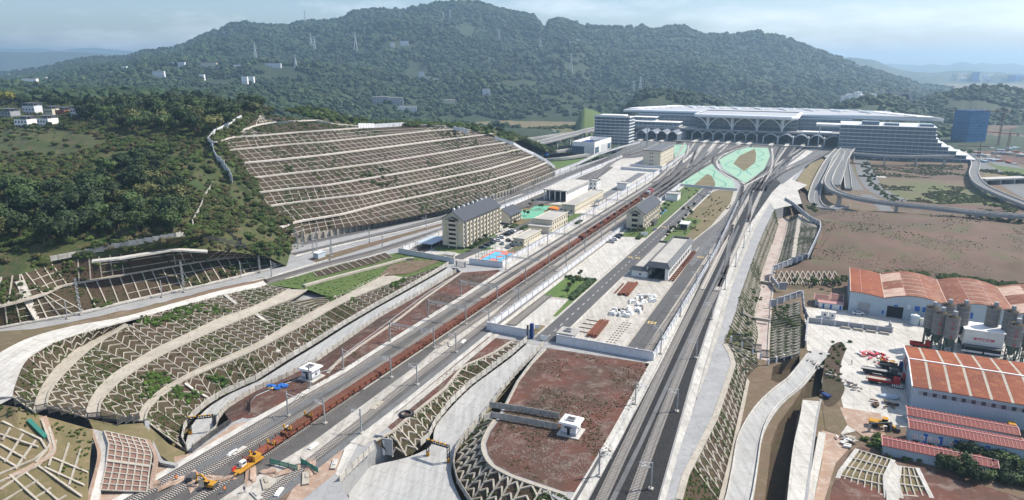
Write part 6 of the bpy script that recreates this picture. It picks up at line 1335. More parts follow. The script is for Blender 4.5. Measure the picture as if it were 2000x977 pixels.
# ================================================================ RIGHT SIDE: LOWER GROUND
G8 = -8.
bd = [(1548, 402), (1530, 420), (1518, 440), (1508, 478), (1485, 544), (1486, 570), (1474, 616), (1482, 652), (1475, 691), (1480, 715), (1458, 738), (1439, 823), (1426, 883), (1402, 977), (1385, 1060)]
o_ = px(bd, G8)+[P(1700, 1150, G8), P(2600, 1100, G8), Vector((900, 300, G8)), Vector((2200, 900, G8)), Vector((2200, 1500, G8)), Vector((380, 1500, G8)), S(1195, 8, G8), S(900, 8, G8), S(760, 0, G8), S(640, -8, G8)]
dt = px([(1572, 752), (1590, 700), (1603, 690), (1612, 700), (1608, 750), (1600, 775), (1568, 779), (1556, 820), (1545, 900), (1532, 977), (1528, 1010), (1490, 1010), (1497, 950), (1503, 900), (1506, 865), (1520, 828), (1548, 790)], G8)
pit = px([(1510, 716), (1562, 694), (1561, 722), (1545, 740), (1520, 748), (1505, 742)], G8)
holed('lower_ground', o_, [dt, pit], 'dirt_brown', 3.9)
flat('gully_floor', [(1480, 690), (1640, 680), (1640, 760), (1590, 980), (1570, 1040), (1470, 1040), (1480, 860), (1500, 760)], -11.8, 'dirt_slope')
def g8(name, l, m, d=.05, sm=0): return flat(name, l, G8+d, m, sm=sm)
def roadpx(name, l, w, m, d=.08, z=G8, **k):
    p = smooth(px(l, z), 4); return band(name, [(q.x*AX+q.y*AY, q.x*AY-q.y*AX) for q in p], w, m, z+d, **k)
STL1 = [(1530, 403, 0), (1513, 409, 0), (1495, 445, 0), (1480, 480, 0), (1465, 521, 0), (1443, 583, 0), (1438, 606, 0), (1414, 668, 0)]
SBL1 = [(1520, 440, G8), (1508, 478, G8), (1485, 544, G8), (1486, 570, G8), (1474, 616, G8), (1482, 652, G8), (1477, 685, G8)]
lattice('slope', px(SBL1)[::-1], px(STL1[1:])[::-1], 3.4, 3.2, 'verge_green', w=.3)
lattice('slope', px([(1402, 977, G8), (1426, 883, G8), (1439, 823, G8), (1458, 738, G8), (1480, 715, G8), (1478, 692, G8)]), px([(1324, 977, 0), (1338, 927, 0), (1395, 816, 0), (1431, 711, 0), (1424, 690, 0), (1414, 670, 0)]), 3.9, 3.0, w=.36)
strip('concrete_kerb', px([(1403, 977, -7.6), (1427, 883, -7.6), (1440, 823, -7.6), (1459, 738, -7.6)]), px([(1414, 977, -7.6), (1436, 883, -7.6), (1448, 823, -7.6), (1464, 745, -7.6)]), 'bench_concrete', .4)
flat('channel_bed', [(1520, 425), (1540, 425), (1531, 470), (1513, 530), (1509, 570), (1504, 640), (1500, 705), (1478, 700), (1482, 655), (1475, 620), (1487, 572), (1486, 545), (1508, 480)], G8+.1, 'channel')
for l in ([(1508, 478), (1485, 545), (1486, 571), (1474, 617), (1482, 652), (1476, 690)], [(1541, 425), (1531, 470), (1513, 530), (1509, 570), (1503, 640), (1500, 700)]): roadpx('concrete_kerb', l, .7, 'bench_concrete', .5, th=.5)
struct('channel_weir', MB().path(px([(1449, 612, -1), (1474, 625, -6.8), (1502, 629, -7)]), 1., 1.2), 'bench_concrete'); struct('channel_weir', MB().path(px([(1486, 552, -7.6), (1508, 556, -7.6)]), 1.2, 1.), 'bench_concrete')
bankU = [(1560, 420, -3), (1553, 460, -3), (1546, 505, -3.5), (1514, 528, -6)]; lattice('slope', px([(1541, 425, G8), (1531, 470, G8), (1513, 528, G8)]), px(bankU[:3]), 3.4, 3., 'verge_green', w=.28)
lattice('slope', px([(1566, 421, -3), (1560, 460, -3), (1553, 505, -3.5)]), px([(1598, 445, -1.2), (1590, 475, -1.4), (1576, 506, -2)]), 3.4, 3., 'verge_green', w=.28)
strip('channel_stair', px([(1559, 418, -2.9), (1552, 460, -2.9), (1545, 506, -3.4)]), px([(1567, 420, -2.9), (1561, 460, -2.9), (1554, 506, -3.4)]), 'bench_concrete', .6)
lattice('slope', px([(1503, 706, G8), (1504, 650, G8), (1510, 600, G8)]), px([(1562, 690, -4.5), (1564, 640, -4), (1563, 590, -3.5)]), 3.0, 2.6, 'verge_green', w=.32)
FW = 'pale blue stepped wall %s'
wall(FW % 'zigzagging from the concrete apron round the fields to the channel bank', px([(1533, 393, -1), (1548, 402, -1), (1562, 414, -1.2), (1580, 430, -1.4), (1601, 441, -1.6), (1602, 452, -1.8), (1590, 480, -2.2), (1577, 508, -3)]), 2.6, 5, WPANG)
wall(FW % 'along the top of the channel bank below the brown field', px([(1576, 507, -3.2), (1545, 517, -5), (1509, 531, -6)]), 2.8, 4, WPANG); wall(FW % 'down the side of the channel to the diamond lattice', px([(1509, 531, -6), (1506, 548, -7), (1520, 566, -7), (1536, 562, -6)]), 2.4, 4, WPANG)
wall(FW % 'across the lower channel bank towards the factory corner', px([(1503, 600, -7.4), (1530, 590, -6), (1565, 578, -5)]), 2.4, 4, WPANG); wall('grey plank wall beside the factory yard entrance road', px([(1566, 580, -5), (1569, 610, -6.5), (1577, 632, -7.5), (1572, 680, -8)]), 2.6, 5, WPANG)
wall('dark mesh wall across the foot of the lower channel bank', px([(1428, 668, -.5), (1470, 690, -4), (1500, 712, -7.8), (1560, 695, -7.8)]), 1.8, 4, FPANG, 'mesh_fence', 'fence', cop=False)
# brown field mound and its diamond lattice
m, _ = grid([px([(1512, 560, -8), (1560, 566, -8), (1640, 560, -8), (1750, 560, -8), (2000, 575, -8), (2300, 590, -8)]), px([(1515, 532, -4.5), (1560, 524, -3.5), (1640, 528, -4), (1750, 535, -5), (2000, 550, -6), (2300, 560, -6)]),
             px([(1582, 508, -2.6), (1600, 490, -2), (1660, 490, -1.5), (1760, 495, -1.5), (2000, 515, -3), (2300, 540, -5)]), px([(1606, 444, -1.8), (1640, 430, -1.5), (1720, 424, -1.2), (1850, 428, -2), (2000, 440, -3.5), (2300, 460, -5)]),
             px([(1590, 425, -2.5), (1620, 414, -4), (1720, 412, -7), (1850, 414, -8), (2000, 424, -8.2), (2300, 440, -8.2)])], 90, 9, amp=1.1, nscale=.06, seed=9)
struct('brown_field', m, 'field_brown', smooth=True); BF = bvh(m); BFm = m
t = thing('diamond_lattice', 'diamond lattice of concrete beams on the bank between wall and factory', 'slope lattice', P(1515, 560, -8)); o = t.location
for k in range(13):
    a0 = lerp(1505, 1630, k/12)
    for d in (-1, 1):
        l = [on(BF, a0+d*14*q, 531+26*q, .25) for q in (0, .25, .5, .75, 1)]; l = [p-o for p in l if p]
        if len(l) > 2: MB().path(l, .35, .3).obj('beam', 'concrete_beam', t)
g8('field', [(1702, 318), (1760, 317), (1880, 322), (1893, 332), (1896, 352), (1850, 353), (1780, 349), (1708, 346)], 'field_brown', .06); g8('field', [(1712, 352), (1790, 352), (1890, 364), (1940, 378), (2000, 392), (1960, 400), (1840, 400), (1745, 392), (1722, 372)], 'field_green', .07)
g8('field', [(1740, 392), (1960, 402), (2080, 420), (2080, 430), (1860, 418), (1740, 408)], 'field_brown', .09)
m, _ = grid([px([(1560, 362, -7.9), (1590, 400, -7.9), (1610, 412, -7.9), (1680, 412, -7.9)]), px([(1552, 372, -3), (1572, 400, -3), (1600, 420, -4), (1640, 424, -5)]), px([(1558, 380, -1), (1570, 408, -1), (1585, 430, -1.6), (1605, 441, -1.6)])], 30, 6, amp=.8, nscale=.1); struct('earth_bank', m, 'dirt_slope', smooth=True)
m, _ = grid([px([(1612, 296, .0), (1590, 312, 0), (1566, 338, 0), (1556, 352, 0)]), px([(1645, 315, -8), (1615, 345, -8), (1600, 370, -8), (1590, 385, -8)])], 20, 6, amp=.6, nscale=.1); struct('earth_bank', m, 'grass_dry', smooth=True)
# city roads and plazas
for l, w, m_ in (([(1782, 236), (1800, 250), (1838, 272), (1872, 296), (1915, 322), (1960, 350), (2010, 380), (2100, 430)], 20, 'asphalt_light'), ([(1805, 236), (1840, 254), (1890, 284), (1940, 312), (2000, 338), (2100, 380)], 20, 'asphalt_light'), ([(1668, 296), (1684, 318), (1694, 345), (1712, 370), (1750, 390), (1800, 410), (1830, 430)], 16, 'asphalt_light'), ([(1640, 312), (1652, 318), (1660, 345), (1676, 372)], 10, 'asphalt_light'), ([(1676, 344), (1730, 346)], 9, 'concrete_pale'), ([(1690, 380), (1720, 400), (1735, 416)], 10, 'asphalt_light')): roadpx('city_road', l, w, m_)
g8('plaza', [(1786, 246), (1812, 242), (1850, 262), (1898, 300), (1895, 314), (1840, 316), (1700, 312), (1690, 300), (1780, 300)], 'concrete_pale', .12); g8('plaza', [(1560, 398), (1700, 312), (1700, 316), (1566, 404)], 'grass', .02)
g8('construction_ground', [(1905, 268), (2000, 262), (2200, 275), (2200, 330), (2000, 322), (1930, 306), (1905, 288)], 'dirt_red', .1); g8('field', [(1800, 232), (1880, 226), (2100, 232), (2200, 262), (2000, 262), (1900, 262), (1840, 250)], 'field_brown', .07); g8('field', [(1925, 320), (2000, 330), (2150, 350), (2150, 380), (2000, 352)], 'grass', .12)
q = random.Random(3)
for k, u in enumerate(sorted(q.uniform(1905, 2010) for k in range(46))):
    v = q.uniform(268, 322); thing('site_stack', '%spale slab or cabin scattered over the maroon construction site, counted from the blue tower' % (nth(k) or 'nearest '), 'site material', P(u, v, G8+.1), q.random()*3, 'slabs and cabins on the construction site', shared(('ss', k % 4), lambda: MB().b0(-3-k, 3+k, -2, 2, 0, 1.2+.5*(k % 4)).mesh('site_stack', ('concrete_pale', 'brick', 'sheet_wall', 'concrete')[k % 4])))
t = thing('wrapped_tower', 'square tower block under construction wrapped in blue safety net', 'building', P(1905, 283, G8), .32); MB().b0(-17, 17, 0, 24, 0, 45).obj('net_wrap', 'net_blue', t); b = MB(); [b.b0(-17.2, 17.2, -.2, 24.2, z, z+.4) for z in (14, 29.5, 44.8)]; b.obj('floor_edge', 'blue_dark', t); [MB().b0(x-.15, x+.15, y-.15, y+.15, 45, 48).obj('scaffold_pole', 'dark_grey', t) for x in (-14, -5, 4, 13) for y in (2, 12)]; MB().b0(2, 4.5, -.4, -.2, 24, 26).obj('opening', 'dark', t)
def tcrane(label, u, v, h, a, j):
    t = thing('tower_crane', label, 'crane', P(u, v, G8), a); b = MB()
    for x in (-.9, .9): [b.bar((x, y, 0), (x, y, h), .3) for y in (-.9, .9)]
    for k in range(int(h/3)): z = k*3; s_ = 1 if k % 2 else -1; b.bar((-.9*s_, -.9, z), (.9*s_, -.9, z+3), .2); b.bar((-.9, -.9*s_, z), (-.9, .9*s_, z+3), .2)
    b.obj('mast', 'rust', t); b = MB(); b.bar((0, -10, h), (0, j, h), .5, .9); b.bar((0, 0, h+6), (0, j*.7, h+.6), .15); b.bar((0, 0, h+6), (0, -9, h+.5), .15); b.bar((0, 0, h), (0, 0, h+6), .5); b.obj('jib', 'rust', t); MB().b0(-1, 1, -10, -7, h-2.5, h).obj('counterweight', 'concrete', t); MB().b0(.9, 2.2, -1, 1, h-2.2, h-.3).obj('cab', 'white_paint', t)
tcrane('orange tower crane close behind the blue wrapped tower', 1948, 287, 46, 1.9, 34); tcrane('shorter orange tower crane on the maroon construction site', 1966, 300, 24, .6, 26); tcrane('small yellow tower crane beside the wide overpass', 1910, 310, 14, 1.2, 22)
# sunken road box at the far right
t = put('underpass_bridge', 'dark openings of the road bridge beside the tree planted island', 'bridge', 1925, 362, G8, .2); MB().b0(0, 46, 0, 10, 4, 5.4).obj('deck', 'concrete_pale', t); [MB().b0(x, x+1.2, 0, 10, 0, 4).obj('pier', 'concrete_grey', t) for x in (0, 15, 30, 44.8)]; MB().b0(1.2, 44.8, 9, 9.6, 0, 4).obj('back', 'dark', t)
g8('field', [(1918, 330), (1990, 342), (2060, 356), (2020, 360), (1925, 352)], 'grass_dry', .2)
# tunnel mouths in the far hill
t = thing('tunnel_portal', 'twin tunnel mouths at the foot of the far hill behind the station roof', 'tunnel', PY(1752, 190, 1500)); [MB().tube((x, -8, -2), (x, 14, -2), 9, 14).obj('tunnel_mouth', 'dark', t) for x in (-13, 13)]; MB().b0(-30, 30, -4, 0, -12, 9).obj('headwall', 'concrete', t)
# access road and slabs below right
roadpx('access_road', [(1430, 1010), (1443, 977), (1454, 920), (1465, 856), (1486, 812), (1515, 778), (1550, 750), (1575, 720), (1590, 700), (1606, 688)], 6.4, 'concrete_lane', .3, th=.3)
for d in (-1, 1): roadpx('kerb', [(1430+26*d, 1010), (1443+25*d, 977), (1454+24*d, 920), (1465+22*d, 856+3*d), (1486+14*d, 812+9*d), (1515+9*d, 778+11*d), (1550+8*d, 750+11*d), (1575+12*d, 720+6*d), (1588+12*d, 700+5*d)], .4, 'concrete_pale', .9, th=.8)
strip('culvert_slab', px([(1536, 990, -4.5), (1548, 880, -5.2), (1562, 815, -5.8), (1568, 781, -6)]), px([(1570, 990, -4.5), (1585, 880, -5.2), (1594, 815, -5.8), (1602, 784, -6)]), 'concrete_pale', 7)
strip('culvert_slab', px([(1572, 990, -5.5), (1588, 900, -6), (1599, 843, -6.5)]), px([(1586, 990, -5.5), (1604, 900, -6), (1613, 846, -6.5)]), 'concrete_pale', 3)
strip('concrete_kerb', px([(1570, 990, -4.4), (1585, 880, -5.1), (1594, 815, -5.7), (1602, 780, -5.9)]), px([(1576, 990, -4.4), (1589, 880, -5.1), (1598, 815, -5.7), (1605, 780, -5.9)]), 'concrete_grey', 1)
g8('dirt_ground', [(1605, 840), (1640, 850), (1662, 872), (1632, 905), (1610, 977), (1600, 1010), (1590, 977), (1606, 900)], 'dirt_pale', .1); g8('dirt_ground', [(1615, 1010), (1625, 950), (1660, 880), (1680, 872), (1760, 895), (1830, 920), (2050, 990), (2050, 1100), (1620, 1100)], 'dirt_red', .03)
# curved lattice slopes at the bottom right
def cgrid(name, A, B, nr, nc, soil='grass_dry', bw=.45):
    m, _ = grid([A, B], 40, 20, amp=0); o = struct(name, m, soil)
    a, b = resamp(A, nr), resamp(B, nr)
    for p, q_ in zip(a, b): MB().bar(p+Vector((0, 0, .15)), q_+Vector((0, 0, .15)), bw, .45).obj('rib', 'concrete_beam', o)
    for k in range(1, nc): MB().path([lerp(p, q_, k/nc) for p, q_ in zip(resamp(A, 24), resamp(B, 24))], bw*.7, .35).obj('cross_beam', 'concrete_beam', o)
    for l in (A, B): MB().path(resamp(l, 24), 1.1, .5).obj('edge_beam', 'concrete_pale', o)
cgrid('slope', px([(1610, 1030, -12), (1622, 977, -10), (1640, 925, -8), (1674, 880, -7)]), px([(1725, 1030, -10), (1731, 977, -8.5), (1728, 935, -7), (1744, 901, -6)]), 8, 7)
cgrid('slope', px([(1765, 1030, -9), (1760, 977, -8.5), (1752, 945, -7.5), (1757, 913, -7)]), px([(1838, 1030, -9), (1820, 977, -8.5), (1803, 942, -7.5), (1791, 917, -7)]), 7, 4)
struct('concrete_apron', MB().slab(px([(1744, 899, -6.2), (1757, 913, -6.4), (1752, 945, -7), (1758, 990, -8), (1732, 990, -8), (1730, 940, -7)]), 1), 'concrete_pale')
# left bottom corner slopes
m, _ = grid([px([(-200, 790, 14), (-60, 792, 14), (0, 790, 14.5), (30, 795, 14.5), (75, 810, 11.5), (120, 822, 9), (182, 840, 6)]), px([(-200, 860, 11), (-60, 860, 10), (0, 862, 10), (40, 865, 9), (95, 868, 8), (135, 885, 6), (176, 895, 4.4)]), px([(-200, 960, 6), (-60, 950, 6), (0, 950, 6), (60, 945, 5.2), (110, 940, 4.2), (150, 945, 3), (172, 955, 2.)]), px([(-200, 1060, 1), (-60, 1050, 1), (0, 1040, 1), (60, 1030, 1), (110, 1020, 1), (150, 1010, 1), (172, 1000, 1)])], 60, 8, amp=.25, nscale=.2)
struct('slope', m, 'grass_dry', smooth=True); BC = bvh(m)
tt = struct('slope_lattice', MB().path(onto(BC, [(5, 825), (80, 860), (92, 880), (70, 905)]), .5, .3), 'concrete_beam')
for l in ([(0, 850), (75, 875)], [(0, 870), (50, 898)], [(0, 895), (35, 915)], [(20, 838), (5, 862)], [(45, 850), (10, 905)], [(70, 862), (30, 918)], [(-5, 930), (70, 898), (100, 870), (82, 822)], [(-5, 945), (75, 912), (108, 880), (92, 820)], [(0, 958), (75, 908)], [(75, 912), (160, 972)], [(0, 985), (75, 940)], [(20, 930), (80, 985)], [(45, 920), (120, 985)],
          [(30, 1000), (100, 955)], [(60, 1010), (130, 970)], [(110, 862), (96, 912)], [(135, 868), (115, 930)], [(158, 880), (135, 950)], [(100, 895), (172, 925)], [(88, 915), (165, 950)], [(112, 875), (176, 900)]):
    w = onto(BC, l, .1)
    if len(w) > 1: MB().path(resamp([p for p in w], step=1.5), .42, .35).obj('beam', 'concrete_beam', tt)
w = onto(BC, [(84, 816), (100, 862), (100, 888), (70, 908), (30, 928), (-20, 948)], .05); struct('drain_channel', MB().path(resamp(smooth(w), step=1.2), 1.6, .25), 'dirt_pale'); w = onto(BC, [(57, 824), (90, 857)], .2); struct('green_cover', MB().path(w, 1., .5), 'teal')
strip('concrete_path', px([(181, 838, 6), (192, 868, 4.5), (197, 885, 3.8), (190, 920, 2.4), (172, 990, .5)]), px([(204, 842, 6), (213, 868, 4.7), (207, 915, 2.7), (196, 960, 1.), (186, 990, .5)]), 'concrete_pale', 1.5)
strip('concrete_kerb', px([(174, 838, 6.1), (186, 868, 4.8), (190, 888, 4.1), (184, 920, 2.7), (163, 990, .7)]), px([(181, 838, 6.1), (192, 868, 4.8), (197, 885, 4.1), (190, 920, 2.7), (172, 990, .7)]), 'dirt_pale', 1.5)
A = px([(204, 843, 6.), (213, 868, 4.9), (207, 915, 2.6), (195, 958, .9)]); B = px([(284, 860, 3.5), (297, 888, 2.6), (291, 925, 1.2), (287, 962, .3)])
m, _ = grid([A, B], 30, 14); tt = struct('slope', m, 'panel_red')
for k in range(12): p, q_ = resamp(A, 12)[k], resamp(B, 12)[k]; MB().bar(p+Vector((0, 0, .1)), q_+Vector((0, 0, .1)), .3 if k != 6 else .9, .3).obj('rib', 'concrete_beam', tt)
for k in range(7): MB().path([lerp(p, q_, k/6) for p, q_ in zip(resamp(A, 12), resamp(B, 12))], .3, .25).obj('cross_beam', 'concrete_beam', tt)
strip('drain_channel', px([(284, 858, 3.6), (300, 890, 2.6), (294, 930, 1.1), (292, 955, .4)]), px([(292, 858, 3.6), (308, 890, 2.6), (302, 930, 1.1), (300, 955, .4)]), 'dirt_pale', 1)
struct('drain_kerb', MB().path(resamp(px([(287, 826, 1.6), (290, 856, .9), (302, 880, .6), (314, 906, .4), (345, 912, .2)]), step=2), 1., .7), 'concrete_grey')
m, _ = grid([px([(172, 818, 7), (230, 830, 4.4), (284, 826, 1.6), (330, 868, .5), (362, 884, -1)]), px([(182, 838, 6), (204, 843, 6), (284, 860, 3.5), (300, 880, 1), (345, 912, .1)])], 30, 4, amp=.1); struct('verge', m, 'grass_dry', smooth=True)
# ================================================================ FACTORY
flat('factory_yard', [(1568, 600), (1655, 606), (2300, 690), (2300, 830), (1700, 835), (1640, 850), (1612, 800), (1605, 745), (1612, 700), (1590, 690), (1576, 684), (1574, 640)], G8+.1, 'concrete_pale')
g8('dirt_ground', [(1640, 795), (1720, 808), (1730, 850), (1690, 855), (1655, 830)], 'dirt_pale', .14); g8('dirt_ground', [(1612, 700), (1622, 678), (1640, 668), (1652, 680), (1644, 705), (1640, 735), (1650, 760), (1632, 790), (1610, 790), (1606, 745)], 'dirt_slope', .14, 4); g8('dirt_ground', [(1570, 780), (1640, 765), (1655, 830), (1640, 850), (1612, 840), (1606, 790)], 'dirt_brown', .12)
t = thing('arched_warehouse', 'long pale blue warehouse with a row of rusty arched roofs', 'warehouse', S(314, 14, G8), RZ)
def bay(x0, x1, l, h, r0, rise, k):
    n_ = 12; q_ = [x0+(x1-x0)*i/n_ for i in range(n_+1)]; z = [h+rise*math.sin(math.pi*(r0+(1-r0)*i/n_)) for i in range(n_+1)]; b = MB()
    for y in (0, l): b.v += list(zip(q_, [y]*(n_+1), z))+[(x, y, 0) for x in q_]
    m_ = n_+1
    for i in range(n_): b.f += [(i, m_+i, m_+i+1, i+1), (2*m_+i, 2*m_+i+1, 3*m_+i+1, 3*m_+i)]
    b.f += [(0, 2*m_, 3*m_, m_), (n_, 2*m_-1, 4*m_-1, 2*m_+n_)]
    b.obj('wall', 'sheet_wall', t); b = MB()
    for i in range(n_):
        a, c = (q_[i], z[i]), (q_[i+1], z[i+1]); b.add([(a[0], -.4, a[1]+.05), (c[0], -.4, c[1]+.05), (c[0], l+.4, c[1]+.05), (a[0], l+.4, a[1]+.05), (a[0], -.4, a[1]+.3), (c[0], -.4, c[1]+.3), (c[0], l+.4, c[1]+.3), (a[0], l+.4, a[1]+.3)], [(4, 5, 6, 7), (0, 3, 2, 1), (0, 1, 5, 4), (2, 3, 7, 6)])
    r_ = b.obj('roof', 'roof_rust_arch' if k else 'roof_rust_sheet', t)
    for i in (n_//3, 2*n_//3) if k else (n_//3,): MB().bar((q_[i], -.4, z[i]+.34), (q_[i], l+.4, z[i]+.34), .14, .08).obj('seam', 'pink_trim', r_)
    if k:
        for j in range(6):
            y = l*(.08+j*.15); i0, i1 = (n_//3, 2*n_//3) if k != 2 else (n_//3, n_-3); MB().path([(q_[i], y, z[i]+.31) for i in range(i0, i1+1)], .5, .06).obj('skylight_strip', 'concrete_beam', r_)
        if k in (1, 3): 
            for j0, j1 in ((.0, .3), (.62, .95)): b = MB(); [b.add([(q_[i], l*j0, z[i]+.33), (q_[i+1], l*j0, z[i+1]+.33), (q_[i+1], l*j1, z[i+1]+.33), (q_[i], l*j1, z[i]+.33)], [(0, 1, 2, 3)]) for i in range(0, n_//3)]; b.obj('patched_sheet', 'sheet_pale', r_)
    for i in (0,): MB().bar((q_[0], -.45, z[0]+.3), (q_[0], l+.45, z[0]+.3), .35, .3).obj('valley_gutter', 'sheet_pale', r_)
bay(0, 13, 38, 8, .45, 1.2, 0)
for k in range(5): bay(13+k*23, 36+k*23, 38, 8, 0, 2.4, k+1)
MB().b0(3.4, 8.2, -.12, 0, 0, 5).obj('shutter', 'wall_grey', t); MB().b0(14.6, 20.6, -.1, 0.0, 0, 5).obj('open_doorway', 'dark', t); MB().b0(17, 18.4, -.2, -.1, 5.2, 5.8).obj('sign_plate', 'blue', t); MB().b0(21.8, 23.2, -.14, 0, 4.6, 6.4).obj('window', 'wall_white', t)
for x in (24.6, 27.4, 30.4): MB().b0(x, x+1.8, -.16, 0, 4.2, 6.3).obj('blue_window', 'blue', t)
for x in (44, 53, 64): MB().b0(x, x+1.1, -.16, 0, 4, 6.6).obj('blue_window', 'blue', t)
MB().b0(12.8, 13.6, -.12, 0, 1.2, 2.6).obj('notice', 'blue', t)
t = thing('big_warehouse', 'large warehouse with rust red roof crossed by pale strips and a white ridge', 'warehouse', S(225.5, 30.7, G8), RZ); l, w, h, r_ = 34, 72, 8, 2.0
b = MB(); v = [(0, 0, 0), (0, l, 0), (0, l, h), (0, l/2, h+r_), (0, 0, h)]; b.add(v+[(w, y, z) for _, y, z in v], [(0, 4, 3, 2, 1), (0, 5, 9, 4), (1, 2, 7, 6), (5, 6, 7, 8, 9)]); b.obj('wall', 'sheet_wall', t)
for y0, z0, y1, z1, k in ((-.5, h-.05, l/2, h+r_, 0), (l/2, h+r_, l+.5, h-.05, 1)):
    for j in range(14):
        x0 = -.3+j*5.2
        MB().add([(x0, y0, z0+.2), (x0+4.4, y0, z0+.2), (x0+4.4, y1, z1+.2), (x0, y1, z1+.2), (x0, y0, z0), (x0+4.4, y0, z0), (x0+4.4, y1, z1), (x0, y1, z1)], [(0, 1, 2, 3), (7, 6, 5, 4), (0, 4, 5, 1), (0, 3, 7, 4), (2, 6, 7, 3), (1, 5, 6, 2)]).obj('roof_sheet', 'roof_rust_sheet', t)
        MB().add([(x0+4.4, y0, z0+.15), (x0+5.2, y0, z0+.15), (x0+5.2, y1, z1+.15), (x0+4.4, y1, z1+.15)], [(0, 1, 2, 3)]).obj('skylight_strip', 'concrete_beam', t)
MB().b0(-.3, w, l/2-.25, l/2+.25, h+r_+.15, h+r_+.4).obj('ridge_cap', 'white_bright', t); b = MB(); b.bar((-.35, -.5, h+.1), (-.35, l/2, h+r_+.2), .3, .4); b.bar((-.35, l/2, h+r_+.2), (-.35, l+.5, h+.1), .3, .4); b.obj('gable_trim', 'white_bright', t)
for k in range(36): MB().b0(1.6+k*1.25, 2.7+k*1.25, -.1, 0, 5.5, 6.7).obj('window', 'glass_dark' if k % 2 else 'wall_grey', t)
for y in (4, 20): MB().b0(-.12, 0, y, y+5, 0, 5.2).obj('door', 'wall_grey', t)
def text(parent, s, size, loc, rot, m, name='lettering', depth=.02):
    me = TXT[s, size]; me.materials.clear(); me.materials.append(MATS[m]); r = link(name, me, parent, loc); r.rotation_euler = rot; return r
HP = math.pi/2
text(t, '中铁一局', 1.9, (-.2, 27, 6.3), (HP, 0, -HP), 'red'); text(t, '施工现场钢筋加工', 1.3, (-.2, 29, 4.6), (HP, 0, -HP), 'red')
def shed(label, s, n, w, l, h, rise, z=G8, ribs_=0, wallm='sheet_wall', roofm='roof_maroon'):
    t = thing('site_shed', label, 'shed', S(s, n, z), RZ); b = MB(); v = [(0, 0, 0), (0, l, 0), (0, l, h), (0, l/2, h+rise), (0, 0, h)]
    b.add(v+[(w, y, z_) for _, y, z_ in v], [(0, 4, 3, 2, 1), (0, 5, 9, 4), (1, 2, 7, 6), (5, 6, 7, 8, 9)]).obj('wall', wallm, t); b = MB()
    for y0, z0, y1, z1 in ((-.4, h-.1, l/2, h+rise), (l/2, h+rise, l+.4, h-.1)): b.add([(-.3, y0, z0+.15), (w+.3, y0, z0+.15), (w+.3, y1, z1+.15), (-.3, y1, z1+.15), (-.3, y0, z0), (w+.3, y0, z0), (w+.3, y1, z1), (-.3, y1, z1)], [(0, 1, 2, 3), (7, 6, 5, 4), (0, 4, 5, 1), (0, 3, 7, 4), (2, 6, 7, 3), (1, 5, 6, 2)])
    r_ = b.obj('roof', roofm, t); MB().b0(-.35, w+.35, l/2-.15, l/2+.15, h+rise+.12, h+rise+.28).obj('ridge_cap', 'pink_trim', r_)
    for x in (-.35, w+.3): b = MB(); b.bar((x, -.4, h+.05), (x, l/2, h+rise+.15), .25, .25); b.bar((x, l/2, h+rise+.15), (x, l+.4, h+.05), .25, .25); b.obj('gable_trim', 'pink_trim', r_)
    for k in range(1, ribs_): x = w*k/ribs_; b = MB(); b.bar((x, -.4, h+.09), (x, l/2, h+rise+.19), .09, .08); b.bar((x, l/2, h+rise+.19), (x, l+.4, h+.09), .09, .08); b.obj('roof_seam', 'pink_trim', r_)
    return t
shed('long single-storey shed with maroon roof directly against the big warehouse wall', 215.2, 29.3, 27, 5.6, 3, .7, ribs_=24)
tB = shed('two-storey site office with maroon roof above a row of red character boards', 201.6, 28.4, 26.4, 6, 5.5, .7, ribs_=30)
for k, ch in enumerate('行为公正 方法科学'):
    if ch == ' ': continue
    x = .8+k*1.75+(.2 if k > 4 else 0); bd_ = MB().b0(x, x+1.3, -.14, -.02, 2.5, 3.8).obj('character_board', 'white_paint', tB); text(bd_, ch, 1.2, (x+.02, -.15, 2.68), (HP, 0, 0), 'red')
for k in range(6): MB().b0(3.4+k*3.6, 4.4+k*3.6, -.05, 0, 2.2, 4.6).obj('door', 'blue', tB); MB().b0(1+k*3.6, 2.6+k*3.6, -.05, 0, .9, 2.1).obj('window', 'glass_dark', tB); MB().b0(3.4+k*3.6, 4.4+k*3.6, -.05, 0, 0, 2.).obj('door', 'blue', tB)
shed('nearest shed with maroon roof, half hidden by the trees', 193.2, 21.7, 26, 5, 3, .7, ribs_=24)
shed('small shed with dull brown roof nearest the planked wall', 316.5, .6, 5.2, 8, 3, .8, roofm='roof_brown'); shed('small shed with dull brown roof right beside the arched warehouse', 318, 7.2, 4.4, 10, 3.2, .8, roofm='roof_brown')
t = shed('low site office with pale pink roof and blue doors', 314.6, 2.2, 9.6, 3.2, 2.6, .4, wallm='white_paint', roofm='pink_trim'); [MB().b0(x, x+.8, -.06, 0, 0, 2).obj('door', 'blue', t) for x in (1.6, 4.6, 8.4)]
for k, (u, v) in enumerate(((1603, 620), (1618, 622))): t = put('site_cabin', ['white square cabin nearer the planked wall on the factory yard', 'white square cabin with dark window, second on the factory yard'][k], 'cabin', u, v, G8+.1); MB().b0(0, 2.6, 0, 2.6, 0, 2.6).obj('wall', 'white_paint', t); MB().b0(-.1, 2.7, -.1, 2.7, 2.6, 2.75).obj('roof', 'concrete_pale', t); MB().b0(1, 1.8, -.04, 0, .9, 1.9).obj('window', 'glass_dark', t)
t = put('site_cabin', 'white container cabin with dark window beside the silos', 'cabin', 1796, 636, G8+.1); MB().b0(0, 5, 0, 3, 0, 2.8).obj('wall', 'white_paint', t); MB().b0(-.1, 5.1, -.1, 3.1, 2.8, 2.95).obj('roof', 'concrete_pale', t); MB().b0(3, 4, -.04, 0, .9, 2).obj('window', 'glass_dark', t)
